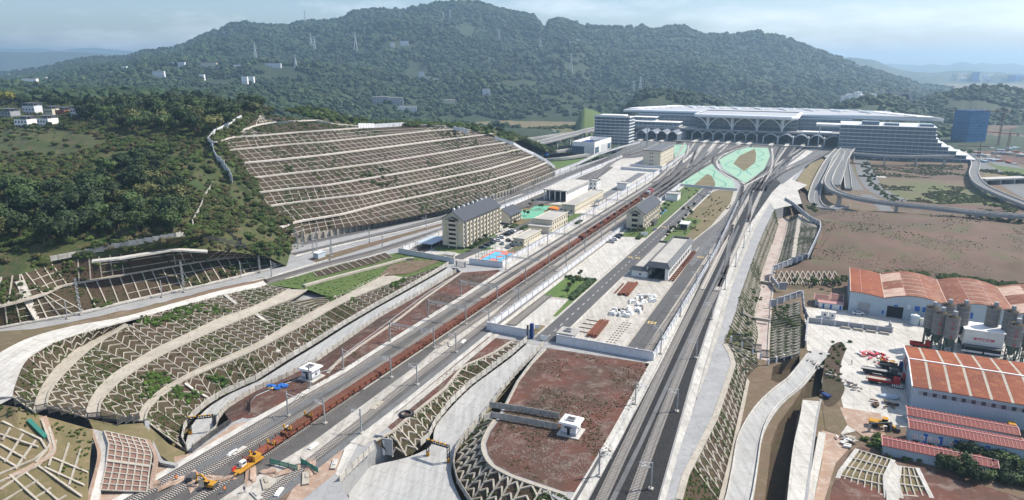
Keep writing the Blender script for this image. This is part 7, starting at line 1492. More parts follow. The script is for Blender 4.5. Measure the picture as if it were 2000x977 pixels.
t = put('water_tank', 'pale round tank heaped with white bags before the arched warehouse', 'tank', 1785, 634, G8+.1); MB().cyl((0, 0, 0), 1.7, 4, 14).obj('shell', 'sheet_wall', t); [MB().blob((q.uniform(-1, 1), q.uniform(-1, 1), 4.1), (.7, .6, .4), 1, .3, k).obj('bag', 'white_bright', t) for k in range(8)]
wall('grey plank wall dividing the factory yard in front of the arched warehouse', SS([(292.7, -1.1), (293.5, 14), (294.2, 29.6)], G8+.1), 2.2, 4.5, WPANG, cop=False); wall('short grey plank wall returning towards the open doorway', SS([(294.4, 29.7), (303, 29.2)], G8+.1), 2.2, 4, WPANG, cop=False)
for k in range(4): thing('slab_stack', 'stack of pale slabs outside the grey plank wall, %sfrom the corner' % (nth(k) or 'nearest '), 'slabs', S(291.3, 13+k*4.6, G8+.1), RZ+HP, 'pale slab stacks by the plank wall', MS.setdefault('sl', MB().b0(-.6, .6, -1.8, 1.8, 0, .5).b0(-.4, .5, -1.6, 1.7, .52, .8).mesh('slab_stack', 'concrete_beam')))
# silos
def silo(label, s, n, txt='', h=16.2, r=2.25):
    t = thing('cement_silo', label, 'silo', S(s, n, G8), RZ, None); z0 = 8.6
    MB().cyl((0, 0, z0), r, h-z0, 20).obj('tank', 'silo_skin', t); MB().cyl((0, 0, 4.6), .5, z0-4.6, 14, r).obj('cone', 'silo_cone', t)
    for z in (z0, z0+2.8, z0+5.6, h-.2): MB().cyl((0, 0, z-.08), r+.05, .16, 20).obj('band', 'concrete_grey', t)
    o = MB().cyl((0, 0, h), r+.02, .5, 16, r*.7).obj('top', 'dirt_slope', t); MB().cyl((.5, 0, h+.3), .75, 1.9, 10).obj('filter', 'steel', o)
    b = MB(); 
    for k in range(10): a = k*math.pi/5; b.bar((r*math.cos(a), r*math.sin(a), h), (r*math.cos(a), r*math.sin(a), h+1.1), .06)
    b.obj('railing', 'steel', o); b = MB()
    for k in range(4): a = math.pi/4+k*math.pi/2; x, y = r*.85*math.cos(a), r*.85*math.sin(a); b.bar((x, y, 0), (x, y, z0), .3); a2 = a+math.pi/2; b.bar((x, y, 1), (r*.85*math.cos(a2), r*.85*math.sin(a2), 6), .14); b.bar((x, y, 6), (r*.85*math.cos(a2), r*.85*math.sin(a2), 1), .14)
    b.obj('leg_frame', 'silo_cone', t); MB().bar((r+.15, -.3, z0-4), (r+.15, -.3, h), .12).obj('pipe', 'steel', t)
    for k, ch in enumerate(txt): text(t, ch, 1.15, (-.55, -r-.03, h-2.4-k*1.75), (HP, 0, 0), 'red')
for s_, n_, tx, lb in ((274.7, 46, '中铁一局', 'front silo of the left cluster, standing against the white batching house'), (277.6, 42.6, '中铁一局', 'second silo of the left cluster from the batching house'), (283.2, 40.6, '', 'farthest left silo beside the white container cabin'), (288.9, 46.2, '', 'rear left silo behind the left cluster'), (290.3, 51.4, '', 'rear right silo of the left cluster, behind the batching house edge'),
    (292.7, 61.2, '', 'first silo behind the right end of the batching house roof'), (290.4, 66.2, '', 'middle rear silo of the right cluster'), (286, 71, '', 'third rear silo of the right cluster'), (275.7, 64.9, '中铁一局', 'front silo of the right cluster with red characters'), (278.4, 70.4, '中铁一局', 'outermost silo of the right cluster at the picture edge')): silo(lb, s_, n_, tx)
t = thing('batching_house', 'white batching house on dark legs between the two silo clusters', 'building', S(285.5, 52.1, G8), RZ); MB().b0(0, 12.4, 0, 9, 2.6, 8.6).obj('wall', 'white_paint', t); MB().b0(-.3, 12.7, -.3, 9.3, 8.6, 8.9).obj('roof', 'white_bright', t); MB().b0(3.2, 9.6, -.12, 0, 5, 5.9).obj('sign_panel', 'pile_pink', t); text(t, '安全质量环保', .75, (4, -.14, 5.1), (HP, 0, 0), 'white_bright')
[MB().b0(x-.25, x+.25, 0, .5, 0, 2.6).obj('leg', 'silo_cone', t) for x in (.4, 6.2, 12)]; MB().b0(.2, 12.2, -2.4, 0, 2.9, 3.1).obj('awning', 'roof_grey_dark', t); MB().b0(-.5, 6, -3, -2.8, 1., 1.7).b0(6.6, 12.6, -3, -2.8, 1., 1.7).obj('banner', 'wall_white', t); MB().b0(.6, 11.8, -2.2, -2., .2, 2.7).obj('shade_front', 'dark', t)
for k in range(6): MB().b0(-.2+k*2.2, 1.2+k*2.2, 8, 8.3, 0, 2.6).obj('support', 'silo_cone', t)
# lorries, loader and heaps
def lorry(label, s, n, rz, cabm, bedm, l=8.5, load=None):
    t = thing('parked_lorry', label, 'lorry', S(s, n, G8+.1), RZ+rz); MB().b0(-1.2, 1.2, -l/2, l/2, .9, 1.2).obj('chassis', 'dark', t); c = MB().box((0, -l/2+1., 2.), (2.4, 2., 2.2), tap=.93).obj('cab', cabm, t); MB().b0(-1., 1., -l/2-.04, -l/2+.1, 2.1, 2.9).obj('windscreen', 'glass_dark', c)
    b = MB(); b.b0(-1.2, 1.2, -l/2+2.3, l/2, 1.2, 1.35); b.b0(-1.25, -1.15, -l/2+2.3, l/2, 1.35, 2.); b.b0(1.15, 1.25, -l/2+2.3, l/2, 1.35, 2.); b.obj('bed', bedm, t)
    if load: MB().b0(-.9, .9, -l/2+2.8, l/2+.6, 1.36, 1.9).obj('load', load, t)
    [MB().tube((x-.15, y, .5), (x+.15, y, .5), .5, 10).obj('wheel', 'tyre', t) for x in (-1.05, 1.05) for y in (-l/2+1.2, l/2-2.6, l/2-1.3)]
lorry('red flatbed lorry nearest the open yard before the big warehouse', 241.5, 24.2, HP, 'red', 'red', 9.5, 'concrete_beam'); lorry('dark flatbed lorry with long beams between the red lorry and the scrap heap', 249, 23.4, HP, 'dark_grey', 'dark', 10.5, 'concrete_grey'); lorry('second red lorry parked tail-in at the big warehouse gable', 245.6, 28, HP+.1, 'red', 'dark', 8)
lorry('dark blue tipper lorry behind the scrap heap', 256, 27.6, HP, 'blue_dark', 'dark_grey', 8); lorry('red-cabbed lorry half hidden under the left silos', 282, 38.4, HP, 'red', 'red', 7); lorry('red crane lorry with yellow cab behind the maroon sheds', 222, 51.5, HP, 'yellow', 'red', 11, 'red')
t = thing('wheel_loader', 'yellow wheel loader parked on the yard behind the nearest shed', 'loader', S(209.5, 22, G8+.1), RZ+HP); MB().b0(-1.1, 1.1, -.4, 3.2, .8, 1.9).obj('engine_hood', 'yellow', t); c = MB().b0(-.8, .8, -1.6, -.2, 1.3, 3.1).obj('cab', 'dark', t); MB().b0(-.9, .9, -1.7, -.1, 3.1, 3.2).obj('roof', 'yellow', c); [MB().tube((x-.3, y, .8), (x+.3, y, .8), .8, 12).obj('wheel', 'tyre', t) for x in (-1.1, 1.1) for y in (-2.4, 1.6)]; MB().bar((0, -2, 1.6), (0, -4, .8), .9, .3).obj('arm', 'yellow', t); MB().b0(-1.4, 1.4, -5, -3.9, .1, 1.1).obj('bucket', 'dark_grey', t)
for nm, lb, u, v, mt, a in (('scrap_heap', 'heap of pink and red scrap poles beside the tipper lorry', 1698, 694, ('pile_pink', 'red', 'pink_trim', 'white_paint'), 30), ('scrap_heap', 'heap of yellow and white scrap behind the dark flatbed lorry', 1728, 708, ('yellow', 'white_paint', 'red', 'concrete_beam'), 22), ('rubble_heap', 'heap of brown rubble beside the wheel loader', 1728, 792, ('dirt_slope', 'rust', 'dirt_brown'), 14), ('rubble_heap', 'line of pale rubble blocks along the edge of the gully', 1628, 735, ('stone', 'concrete_beam', 'stone'), 30), ('scrap_heap', 'pile of white bags on the edge above the curved lattice slope', 1657, 862, ('white_paint', 'concrete_beam'), 16)):
    t = put(nm, lb, 'heap', u, v, G8+.1, .3)
    for k in range(a):
        e = (q.gauss(0, 2.2), q.gauss(0, 1.6)) if 'line' not in lb else (q.gauss(0, 1.1), q.uniform(-13, 13)); MB().box((e[0], e[1], .4+max(0, 1-abs(e[0])/3)*.8*q.random()), (q.uniform(1, 3) if 'line' not in lb else 1.2, q.uniform(.25, .7), q.uniform(.25, .6)), q.random()*3).obj('piece', mt[k % len(mt)], t)
t = put('covered_heap', 'low heap under a pale blue sheet in front of the big warehouse corner', 'heap', 1735, 777, G8+.1, -.3); MB().blob((0, 0, .4), (3.4, 1.2, .8), 2, .2, 3).obj('sheet', 'sheet_wall', t); t = put('steel_rack', 'white slatted steel rack beside the big warehouse gable', 'rack', 1752, 757, G8+.1, RZ); [MB().b0(-1.6+k*.55, -1.3+k*.55, -1, 1, .3, 1.2).obj('slat', 'white_paint', t) for k in range(6)]; MB().b0(-1.7, 1.8, -1, 1, 0, .3).obj('base', 'dark', t)
t = put('gantry_frame', 'low grey steel gantry beside the wheel loader', 'frame', 1697, 843, G8+.1, RZ+.5); [MB().b0(x-.2, x+.2, -.4, .4, 0, 2.4).obj('leg', 'steel', t) for x in (0, 6.4)]; MB().b0(-.2, 6.6, -.2, .2, 2.4, 2.8).obj('beam', 'dark_grey', t)
t = put('parked_tricycle', 'dark three-wheeled cart at the head of the pale culvert slab', 'cart', 1613, 776, G8+.3, .4); MB().b0(-.8, .8, -1.4, 1.4, .5, 1.1).obj('tray', 'blue_dark', t); MB().b0(-.4, .4, 1.4, 2.4, .4, 1.5).obj('front', 'dark', t); [MB().tube((x-.08, y, .35), (x+.08, y, .35), .35, 10).obj('wheel', 'tyre', t) for x, y in ((-.8, -.7), (.8, -.7), (0, 2.2))]
def person(label, p, sh, tr):
    me = bpy.data.meshes.new('body'); V_ = [(0, 0, .92), (0, 0, 1.2), (0, 0, 1.42), (0, 0, 1.52), (0, -.02, 1.66), (-.19, 0, 1.38), (-.27, .03, 1.1), (-.26, -.1, .86), (.19, 0, 1.38), (.27, -.04, 1.1), (.27, -.16, .88), (-.1, 0, .86), (-.13, -.06, .48), (-.13, .06, .06), (.1, 0, .86), (.13, -.1, .5), (.14, -.14, .07), (-.13, -.1, .03), (.14, -.3, .03)]
    me.from_pydata(V_, [(0, 1), (1, 2), (2, 3), (3, 4), (2, 5), (5, 6), (6, 7), (2, 8), (8, 9), (9, 10), (0, 11), (11, 12), (12, 13), (0, 14), (14, 15), (15, 16), (13, 17), (16, 18)], [])
    o = thing('person', label, 'person', p, 1., None, me); o.modifiers.new('s', 'SKIN'); rr_ = (.15, .16, .17, .07, .12, .075, .055, .04, .075, .055, .04, .1, .075, .05, .1, .075, .05, .04, .04)
    for i, x in enumerate(rr_): me.skin_vertices[0].data[i].radius = (x, x*.85)
    me.skin_vertices[0].data[0].use_root = True; o.modifiers.new('d', 'SUBSURF').levels = 1; me.materials.append(MATS['cloth'])
    MB().box((0, 0, 1.2), (.42, .28, .5), tap=1.1).obj('shirt', sh, o); MB().blob((0, -.02, 1.7), (.11, .13, .13), 1, 0, 1).obj('head', 'skin', o); MB().blob((0, .0, 1.77), (.13, .15, .09), 1, 0, 1).obj('hair', 'dark', o)
person('person in dark clothes walking across the pale factory yard', P(1663, 712, G8+.1), 'cloth', 'dark'); person('person in an orange vest standing beside the yellow excavator', P(439, 962, .2), 'orange', 'dark'); person('person in dark clothes standing by the dirt edge behind the nearest shed', P(1701, 864, G8+.1), 'dark_grey', 'dark')
# ================================================================ VILLAGE HOUSES AND FAR BUILDINGS
def house(label, p, w, l, h, nf, rz, wm='white_paint', rm='roof_grey_dark', bays=4, name='village_house', cat='house', open_top=True):
    t = thing(name, label, cat, p, rz); MB().b0(-w/2, w/2, 0, l, -2, h).obj('wall', wm, t)
    if open_top:
        [MB().b0(x-.15, x+.15, y-.15, y+.15, h, h+2.1).obj('post', 'wall_grey', t) for x in (-w/2+.3, 0, w/2-.3) for y in (.3, l-.3)]; MB().b0(-w/2-.6, w/2+.6, -.6, l+.6, h+2.1, h+2.35).obj('roof', rm, t); MB().b0(-w/2+1, w/2-1, l*.5, l*.9, h, h+2).obj('loft_room', 'wall_grey', t)
    else: MB().b0(-w/2-.4, w/2+.4, -.4, l+.4, h, h+.4).obj('roof', rm, t)
    for f in range(nf):
        for k in range(bays): x = -w/2+w*(k+.5)/bays; z = .8+f*3.; MB().b0(x-.65, x+.65, -.1, .0, z, z+1.5).obj('window' if (k+f) % 3 else 'door', 'glass_dark', t)
    return t
def onH(u, v, d=-.2): return on(BHS, u, v, d)
for u, v, w, l, h, nf, wm, lb in ((42, 250, 15, 9, 6.4, 2, 'white_bright', 'white two-storey farmhouse half with grey canopy roof, nearer the fields'), (85, 249, 13, 9, 6.6, 2, 'white_bright', 'white two-storey farmhouse half beside the round garden tree'), (57, 224, 16, 8, 7.5, 2, 'wall_white', 'white upper farmhouse with wide grey canopy roof'), (96, 228, 10, 8, 6.5, 2, 'wall_cream', 'cream farmhouse between the white one and the brick shed'), (118, 227, 12, 8, 5, 1, 'brick', 'dark brick shed with pale sheet roof'), (148, 228, 12, 8, 6.5, 2, 'wall_white', 'pale farmhouse end peeping beside the large round tree'), (10, 232, 16, 9, 6, 2, 'wall_grey', 'grey concrete farmhouse at the edge of the village')):
    p = onH(u, v)
    if p: house(lb, p, w*.8, l, h, nf, -.25, wm)
FB = [(10, 152, 30, 10, 9, 'sheet_wall', 'large light blue shed at the far edge of the wooded plain', 'blue'), (46, 158, 34, 9, 7, 'white_bright', 'long white building next to the light blue shed', 'roof_flat'), (86, 160, 14, 9, 7, 'white_bright', 'small white house beyond the white long building', 'brick'), (58, 165, 24, 8, 4, 'white_bright', 'low pale shed below the long white building', 'roof_flat'), (243, 141, 14, 9, 10, 'white_bright', 'lone white house standing out of the trees', 'roof_flat'), (310, 152, 26, 9, 9, 'wall_white', 'pair of pale houses among the far trees', 'roof_flat'), (395, 158, 10, 8, 8, 'white_bright', 'tiny white house in the mid distance trees', 'roof_flat'), (408, 135, 40, 10, 10, 'wall_cream', 'cream apartment row below the wooded mountain foot', 'brick'), (432, 140, 18, 10, 8, 'concrete_beam', 'brown pink house row below the mountain foot', 'brick'), (470, 139, 32, 10, 9, 'white_bright', 'long white hall below the mountain foot', 'roof_flat'), (478, 164, 12, 9, 9, 'white_bright', 'white house pair nearer the terraces, first', 'roof_flat'), (490, 164, 14, 10, 10, 'white_bright', 'white house pair nearer the terraces, second', 'roof_flat'), (533, 132, 38, 10, 4, 'wall_white', 'long low pale shed on the lower mountain slope', 'roof_flat'), (345, 131, 40, 9, 6, 'wall_white', 'row of tiny white houses on the far slope', 'roof_flat'), (258, 113, 22, 9, 8, 'white_bright', 'white house high on the far left ridge', 'brick'),
      (766, 93, 12, 9, 9, 'wall_white', 'little white house in the clearing high on the mountain', 'roof_flat'), (790, 90, 26, 9, 10, 'wall_white', 'wider white house in the clearing high on the mountain', 'roof_flat'), (778, 79, 14, 9, 6, 'pink_trim', 'pinkish house above the mountain clearing', 'brick'), (823, 152, 14, 9, 9, 'wall_white', 'white house at the top of the hamlet on the mountain flank', 'roof_flat'), (835, 161, 18, 9, 8, 'wall_cream', 'cream house in the hamlet on the mountain flank', 'roof_flat'), (852, 165, 18, 9, 8, 'wall_white', 'pale house at the end of the hamlet on the mountain flank', 'roof_flat'), (744, 204, 34, 12, 9, 'wall_grey', 'dark long building in the valley behind the terraced hill', 'roof_flat'), (775, 206, 26, 10, 9, 'wall_grey', 'grey building beside the dark one in the valley', 'roof_flat'), (795, 218, 40, 10, 4, 'white_paint', 'low white sheds in the valley just above the terraced hill', 'roof_flat'), (878, 208, 26, 10, 8, 'wall_cream', 'pale flat-roofed building in the valley woods', 'roof_flat'), (950, 186, 18, 8, 8, 'wall_white', 'small white house beside the red earth patch', 'roof_flat'), (678, 134, 10, 8, 8, 'white_bright', 'tiny bright house in the forest left of the pylon line', 'roof_flat'), (1115, 90, 12, 8, 8, 'white_bright', 'tiny white house on the far mountain shoulder', 'roof_flat'), (1128, 85, 12, 8, 8, 'white_bright', 'tiny second white house on the far mountain shoulder', 'roof_flat')]
for i, (u, v, w, l, h, wm, lb, rm) in enumerate(FB):
    p = on(BMT, u, v, 0)
    if p: t = house(lb, p, w, l, h+6, 2, .1, wm, rm, max(2, w//6), 'far_house', 'house', False)
for i, (u, v) in enumerate([(1645, 194), (1655, 190), (1662, 196), (1668, 199), (1672, 186), (1680, 192), (1690, 197), (1700, 190)]):
    thing('far_house', '%swhite house of the hamlet on the knoll behind the station roof, from picture left' % (nth(i) or 'first '), 'house', PY(u, v, 1330)+Vector((0, -14, 1)), .4, 'hamlet on the knoll behind the station', shared('hh', lambda: MB().b0(-6, 6, 0, 7, -8, 5).b0(-6.5, 6.5, -.5, 7.5, 5, 5.6).mesh('far_house', 'white_bright')))
# pylons on the mountain
for u, v, h, lb in ((596, 41, 44, 'lattice pylon standing on the skyline left of the main summit'), (695, 98, 60, 'tall lattice pylon on the dark slope below the left skyline'), (608, 95, 55, 'lattice pylon of the close pair in the shaded valley, nearer the skyline one'), (615, 103, 55, 'lattice pylon of the close pair in the shaded valley, lower'), (500, 122, 62, 'lattice pylon at the left foot of the mountain'), (866, 40, 34, 'slim pylon just below the summit'), (879, 39, 40, 'taller pylon just below the summit'), (975, 84, 50, 'lattice pylon on the broad middle slope'), (1055, 98, 46, 'lattice pylon right of the middle slope'), (1115, 143, 62, 'tall slim pylon above the red earth terraces'), (1237, 181, 38, 'short pylon of the pair behind the station, outer'), (1250, 179, 48, 'taller pylon of the pair behind the station, inner'), (578, 132, 34, 'small pylon in the brown clearing at the mountain foot')):
    p = on(BMT, u, min(v, 300), 0) or PY(u, v, 2990)
    if (p.y > 2500 and v < 60 and u != 866 and u != 879): p = PY(u, v, 2950)
    t = thing('power_pylon', lb, 'pylon', p+Vector((0, 0, -3))); b = MB(); w = h*.1
    for a, c in ((-1, -1), (1, -1), (1, 1), (-1, 1)): b.bar((a*w, c*w, 0), (a*w*.2, c*w*.2, h*.7), .8); b.bar((a*w*.2, c*w*.2, h*.7), (0, 0, h), .7)
    for k in range(5): z0, z1 = h*.7*k/5, h*.7*(k+1)/5; w0, w1 = w*(1-.8*k/5), w*(1-.8*(k+1)/5); b.bar((-w0, -w0, z0), (w1, -w1, z1), .5); b.bar((w0, -w0, z0), (-w1, -w1, z1), .5)
    b.obj('lattice_body', 'steel_pale', t)
    for z in (.7, .82, .93): MB().bar((-w*1.5, 0, h*z), (w*1.5, 0, h*z), .7).obj('cross_arm', 'steel_pale', t)
# white hillside characters
t = thing('hillside_letters', 'row of white characters laid on the bright green slope', 'letters', PY(1158, 228, 1095)+Vector((0, -2, 0))); [MB().b0(-14+k*4.8, -11+k*4.8, -.5, .5, -3, 3.5-k*.1).obj('character', 'white_bright', t) for k in range(6)]
# car park by the valley
sheet('car_park', [(985, 262), (1110, 250), (1140, 262), (1050, 285), (985, 280)], 'field_green', -.2)
for k, u in enumerate(sorted(q.uniform(990, 1115) for k in range(26))): v = q.uniform(256, 280); thing('distant_car', '%swhite car or cabin on the distant parking area, counted from the terraced hill' % (nth(k) or 'nearest '), 'car', P(u, v, 0), q.random(), 'white cars on the distant parking area', shared('wc', lambda: MB().box((0, 0, 1), (4.5, 2.2, 1.6), tap=.8).mesh('distant_car', 'white_bright')))
# ================================================================ VEGETATION
def leafy(seed, lobes, nleaf, ls, sq=.8, spread=.55, core=True):
    """crown of radius about 1: a few rough inner clumps and many small leaf faces spread through their outer shell"""
    q = random.Random(seed); b = MB(); C = []
    for k in range(lobes):
        a = q.uniform(0, 6.28); r = spread*math.sqrt(q.random()); C.append((Vector((r*math.cos(a), r*math.sin(a), q.uniform(-.25, .45)*sq)), q.uniform(.38, .6)))
    if core:
        for i, (c, r) in enumerate(C): b.blob(c, (r*.86, r*.86, r*.8*sq), 1, .35, seed*9+i)
    for k in range(nleaf):
        c, r = C[q.randrange(lobes)]; d = Vector((q.gauss(0, 1), q.gauss(0, 1), q.gauss(.25, 1))).normalized(); p = c+Vector((d.x*r, d.y*r, d.z*r*sq))*q.uniform(.72, 1.18)
        t = (d+Vector((q.gauss(0, .6), q.gauss(0, .6), q.gauss(0, .6)))).normalized(); x = t.orthogonal().normalized(); x.rotate(Matrix.Rotation(q.uniform(0, 6.28), 3, t)); y = t.cross(x); s = ls*q.uniform(.6, 1.3)
        b.add([p-x*s-y*s*.6, p+x*s-y*s*.5, p+x*s*.7+y*s, p-x*s*.8+y*s*.7], [(0, 1, 2, 3)])
    return b
CROWN = [leafy(k, 7, 620, .085) for k in range(4)]
CM = {}
for mt in ('leaf_dark', 'leaf_mid', 'leaf_olive', 'leaf_yellow'): CM[mt] = [c.mesh('crown', mt) for c in CROWN[:(4 if mt != 'leaf_yellow' else 1)]]
TRK = MB().tube((0, 0, -1), (.05, 0, .35), .09, 7, .06).tube((.05, 0, .3), (.35, .1, .8), .05, 5, .02).tube((.05, 0, .3), (-.3, -.1, .8), .045, 5, .02).mesh('trunk', 'bark')
STRK = MB().tube((0, 0, 0), (0, 0, 1.2), .06, 6, .035).mesh('trunk', 'bark')
qt = random.Random(11)
def tree(p, r, label, group, mt, h=None, small=False, cat='tree', name='tree'):
    t = thing(name, label, cat, p-Vector((0, 0, .2)), qt.uniform(0, 6.28), group); s = r*qt.uniform(.9, 1.1); hh = h if h is not None else r*1.05
    link('crown', qt.choice(CM[mt]), t, (0, 0, hh), 0, (s, s*qt.uniform(.85, 1.1), r*qt.uniform(.85, 1.15))); 
    if small: link('trunk', STRK, t, (0, 0, 0), 0, (1.6, 1.6, hh/1.1))
    else: link('trunk', TRK, t, (0, 0, hh*.55), 0, (r, r, hh*.6))
    return t
def inpoly(x, y, P_):
    c = False; j = len(P_)-1
    for i in range(len(P_)):
        if (P_[i][1] > y) != (P_[j][1] > y) and x < (P_[j][0]-P_[i][0])*(y-P_[i][1])/(P_[j][1]-P_[i][1])+P_[i][0]: c = not c
        j = i
    return c
def toimg(p):
    dep = p.y*CT-(p.z-H)*ST; up = p.y*ST+(p.z-H)*CT; return 1000+F*p.x/dep, 488.5-F*up/dep
def grove(poly, n, b, r, text, group, mts, gap=.8, far=None):
    us = [a[0] for a in poly]; vs = [a[1] for a in poly]; pts = []; k = 0
    while len(pts) < n and k < 6000:
        k += 1; u, v = qt.uniform(min(us), max(us)), qt.uniform(min(vs), max(vs))
        if not inpoly(u, v, poly): continue
        p = on(b, u, v)
        if p is None or (far and p.y > far): continue
        rr = qt.uniform(*r)
        if all((p-o).length > gap*(rr+ro) for o, ro in pts): pts.append((p, rr))
    pts.sort(key=lambda a: toimg(a[0])[0])
    for i, (p, rr) in enumerate(pts): tree(p, rr, text % (nth(i) or 'leftmost '), group, mts[qt.randrange(len(mts))])
DK = ['leaf_dark']*5+['leaf_mid']*2+['leaf_olive']
grove([(-20, 385), (60, 372), (130, 400), (180, 370), (280, 345), (360, 372), (352, 440), (380, 452), (250, 462), (150, 475), (-20, 480)], 62, BHS, (4.2, 7.), '%stree of the big dark grove above the plank fence, from the picture edge', 'big dark grove above the plank fence', DK, .52)
grove([(190, 360), (230, 305), (300, 300), (330, 345), (260, 350)], 9, BHS, (3.8, 5.5), '%stree on the rise above the big grove, from the picture edge', 'trees on the rise', DK, .6)
grove([(150, 236), (200, 215), (300, 212), (420, 215), (518, 214), (522, 224), (455, 245), (415, 262), (330, 262), (260, 262), (190, 252)], 66, BHS, (5., 8.2), '%stree of the dark ridge wood beside the terraced cutting, from the village', 'dark wood on the ridge', DK, .5, 700)
grove([(-10, 200), (60, 198), (150, 200), (150, 216), (60, 218), (-10, 215)], 12, BHS, (5, 8), '%stree standing behind the village farmhouses, from the picture edge', 'trees behind the village', DK, .6)
grove([(-10, 262), (30, 255), (110, 255), (130, 246), (128, 258), (30, 266)], 6, BHS, (2.6, 3.6), '%ssmall garden tree in front of the village farmhouses, from the picture edge', 'garden trees of the village', ['leaf_mid', 'leaf_dark'], .6)
for u, v, r, mt, lb in ((18, 208, 8, 'leaf_yellow', 'yellow flowering tree behind the village at the picture edge'), (172, 228, 9.5, 'leaf_dark', 'large round dark tree at the far end of the village'), (98, 252, 3, 'leaf_dark', 'umbrella-shaped garden tree beside the white farmhouse'), (255, 185, 6, 'leaf_yellow', 'single yellowish tree crown behind the dark ridge wood')):
    p = on(BHS, u, v)
    if p: tree(p, r, lb, None, mt)
BRN = bvh(grid([px([(1700, 1020, -10), (2150, 1020, -10)]), px([(1700, 860, -8), (2150, 880, -8)])], 4, 4)[0])
grove([(1835, 915), (1870, 896), (1960, 888), (2030, 890), (2030, 960), (1880, 950)], 26, BRN, (2.4, 3.6), '%sleafy tree in front of the maroon sheds, from the curved lattice', 'trees before the maroon sheds', ['leaf_mid', 'leaf_dark'], .55)
BY = bvh(grid([px([(700, 700, .1), (1600, 700, .1)]), px([(700, 300, .1), (1600, 300, .1)])], 4, 4)[0])
def little(l, z, text, group, mts=('leaf_mid', 'leaf_olive'), r=(1., 1.6), h=2.6):
    for i, (u, v) in enumerate(l): tree(P(u, v, z), qt.uniform(*r), text % (nth(i) or 'first '), group, mts[i % len(mts)], h, True)
little([(1108, 578), (1112, 566), (1119, 560), (1127, 552), (1131, 544), (1134, 540), (1120, 556)], .1, '%ssmall tree of the row on the bright lawn, from the near end', 'small trees on the bright lawn')
little([(1239, 458), (1246, 455), (1251, 452), (1258, 456)], .1, '%sslim young tree on the lawn at the foot of the smaller dormitory', 'young trees by the smaller dormitory', r=(1.2, 1.7), h=3)
little([(1289, 424), (1294, 419), (1300, 413), (1305, 408), (1312, 402), (1290, 415), (1298, 406), (1312, 382), (1322, 380), (1340, 375), (1330, 386), (1345, 392)], .1, '%syoung tree on the lawn beyond the smaller dormitory, nearest first', 'young trees beyond the smaller dormitory', r=(1., 1.6))
little([(1306, 458), (1316, 448), (1326, 440), (1334, 432), (1322, 452), (1340, 425), (1350, 418), (1310, 450), (1330, 446), (1345, 410), (1355, 402), (1302, 464)], .1, '%sshrub in the overgrown strip beside the grey pavilion, from the depot', 'shrubs beside the grey pavilion', ('leaf_mid', 'leaf_dark'), (1., 1.9), 1.5)
little([(938, 476), (947, 468), (930, 482), (1006, 440), (990, 449), (985, 452), (922, 490)], .1, '%stree in the beds before the long dormitory and the small house', 'trees in the dormitory beds', ('leaf_dark', 'leaf_mid'), (1.3, 2.), 2.4)
little([(1024, 420), (1031, 422), (1036, 405), (1055, 408), (1060, 408), (1108, 430), (1100, 425), (1040, 398)], .1, '%ssmall tree around the green tennis courts and the office garden', 'small trees round the tennis courts', ('leaf_olive', 'leaf_mid'), (1.1, 1.7))
for u, v, w, l, n, lb in ((918, 486, 3, 22, 0, 'trimmed green hedge bed along the foot of the long dormitory'), (1018, 449, 3, 9, 0, 'clipped hedge block between two parked cars and the office annex'), (998, 446, 3, 8, 0, 'hedge beside the small slate-roofed house'), (1122, 438, 4, 10, 0, 'garden hedge between the office and the yard wall'), (1245, 468, 2.5, 12, 0, 'low hedge along the head of the empty lot')):
    t = thing('hedge', lb, 'hedge', P(u, v, .1), RZ); b = MB(); b.b0(-w/2, w/2, 0, l, 0, .9)
    for k in range(int(l*14)): c = Vector((qt.uniform(-w/2, w/2), qt.uniform(0, l), qt.uniform(.7, 1.15))); b.box(c, (.45, .4, .2), qt.random()*3, rx=qt.uniform(-.6, .6))
    b.obj('foliage', 'leaf_mid', t)
HB = S(272, -92.6, .1); t = thing('hedge', 'dark curved hedge along the road edge of the bright lawn', 'hedge', S(256, -93, .1), RZ); b = MB()
for k in range(430):
    y = qt.uniform(0, 30); w = .5+min(y, 3)*.8 if y < 26 else 12; x = 1.8-qt.uniform(0, w if y < 27 else 14); b.box((x, y, qt.uniform(.2, .9)), (1., .9, .7), qt.random()*3, rx=qt.uniform(-.4, .4))
b.obj('foliage', 'leaf_dark', t)
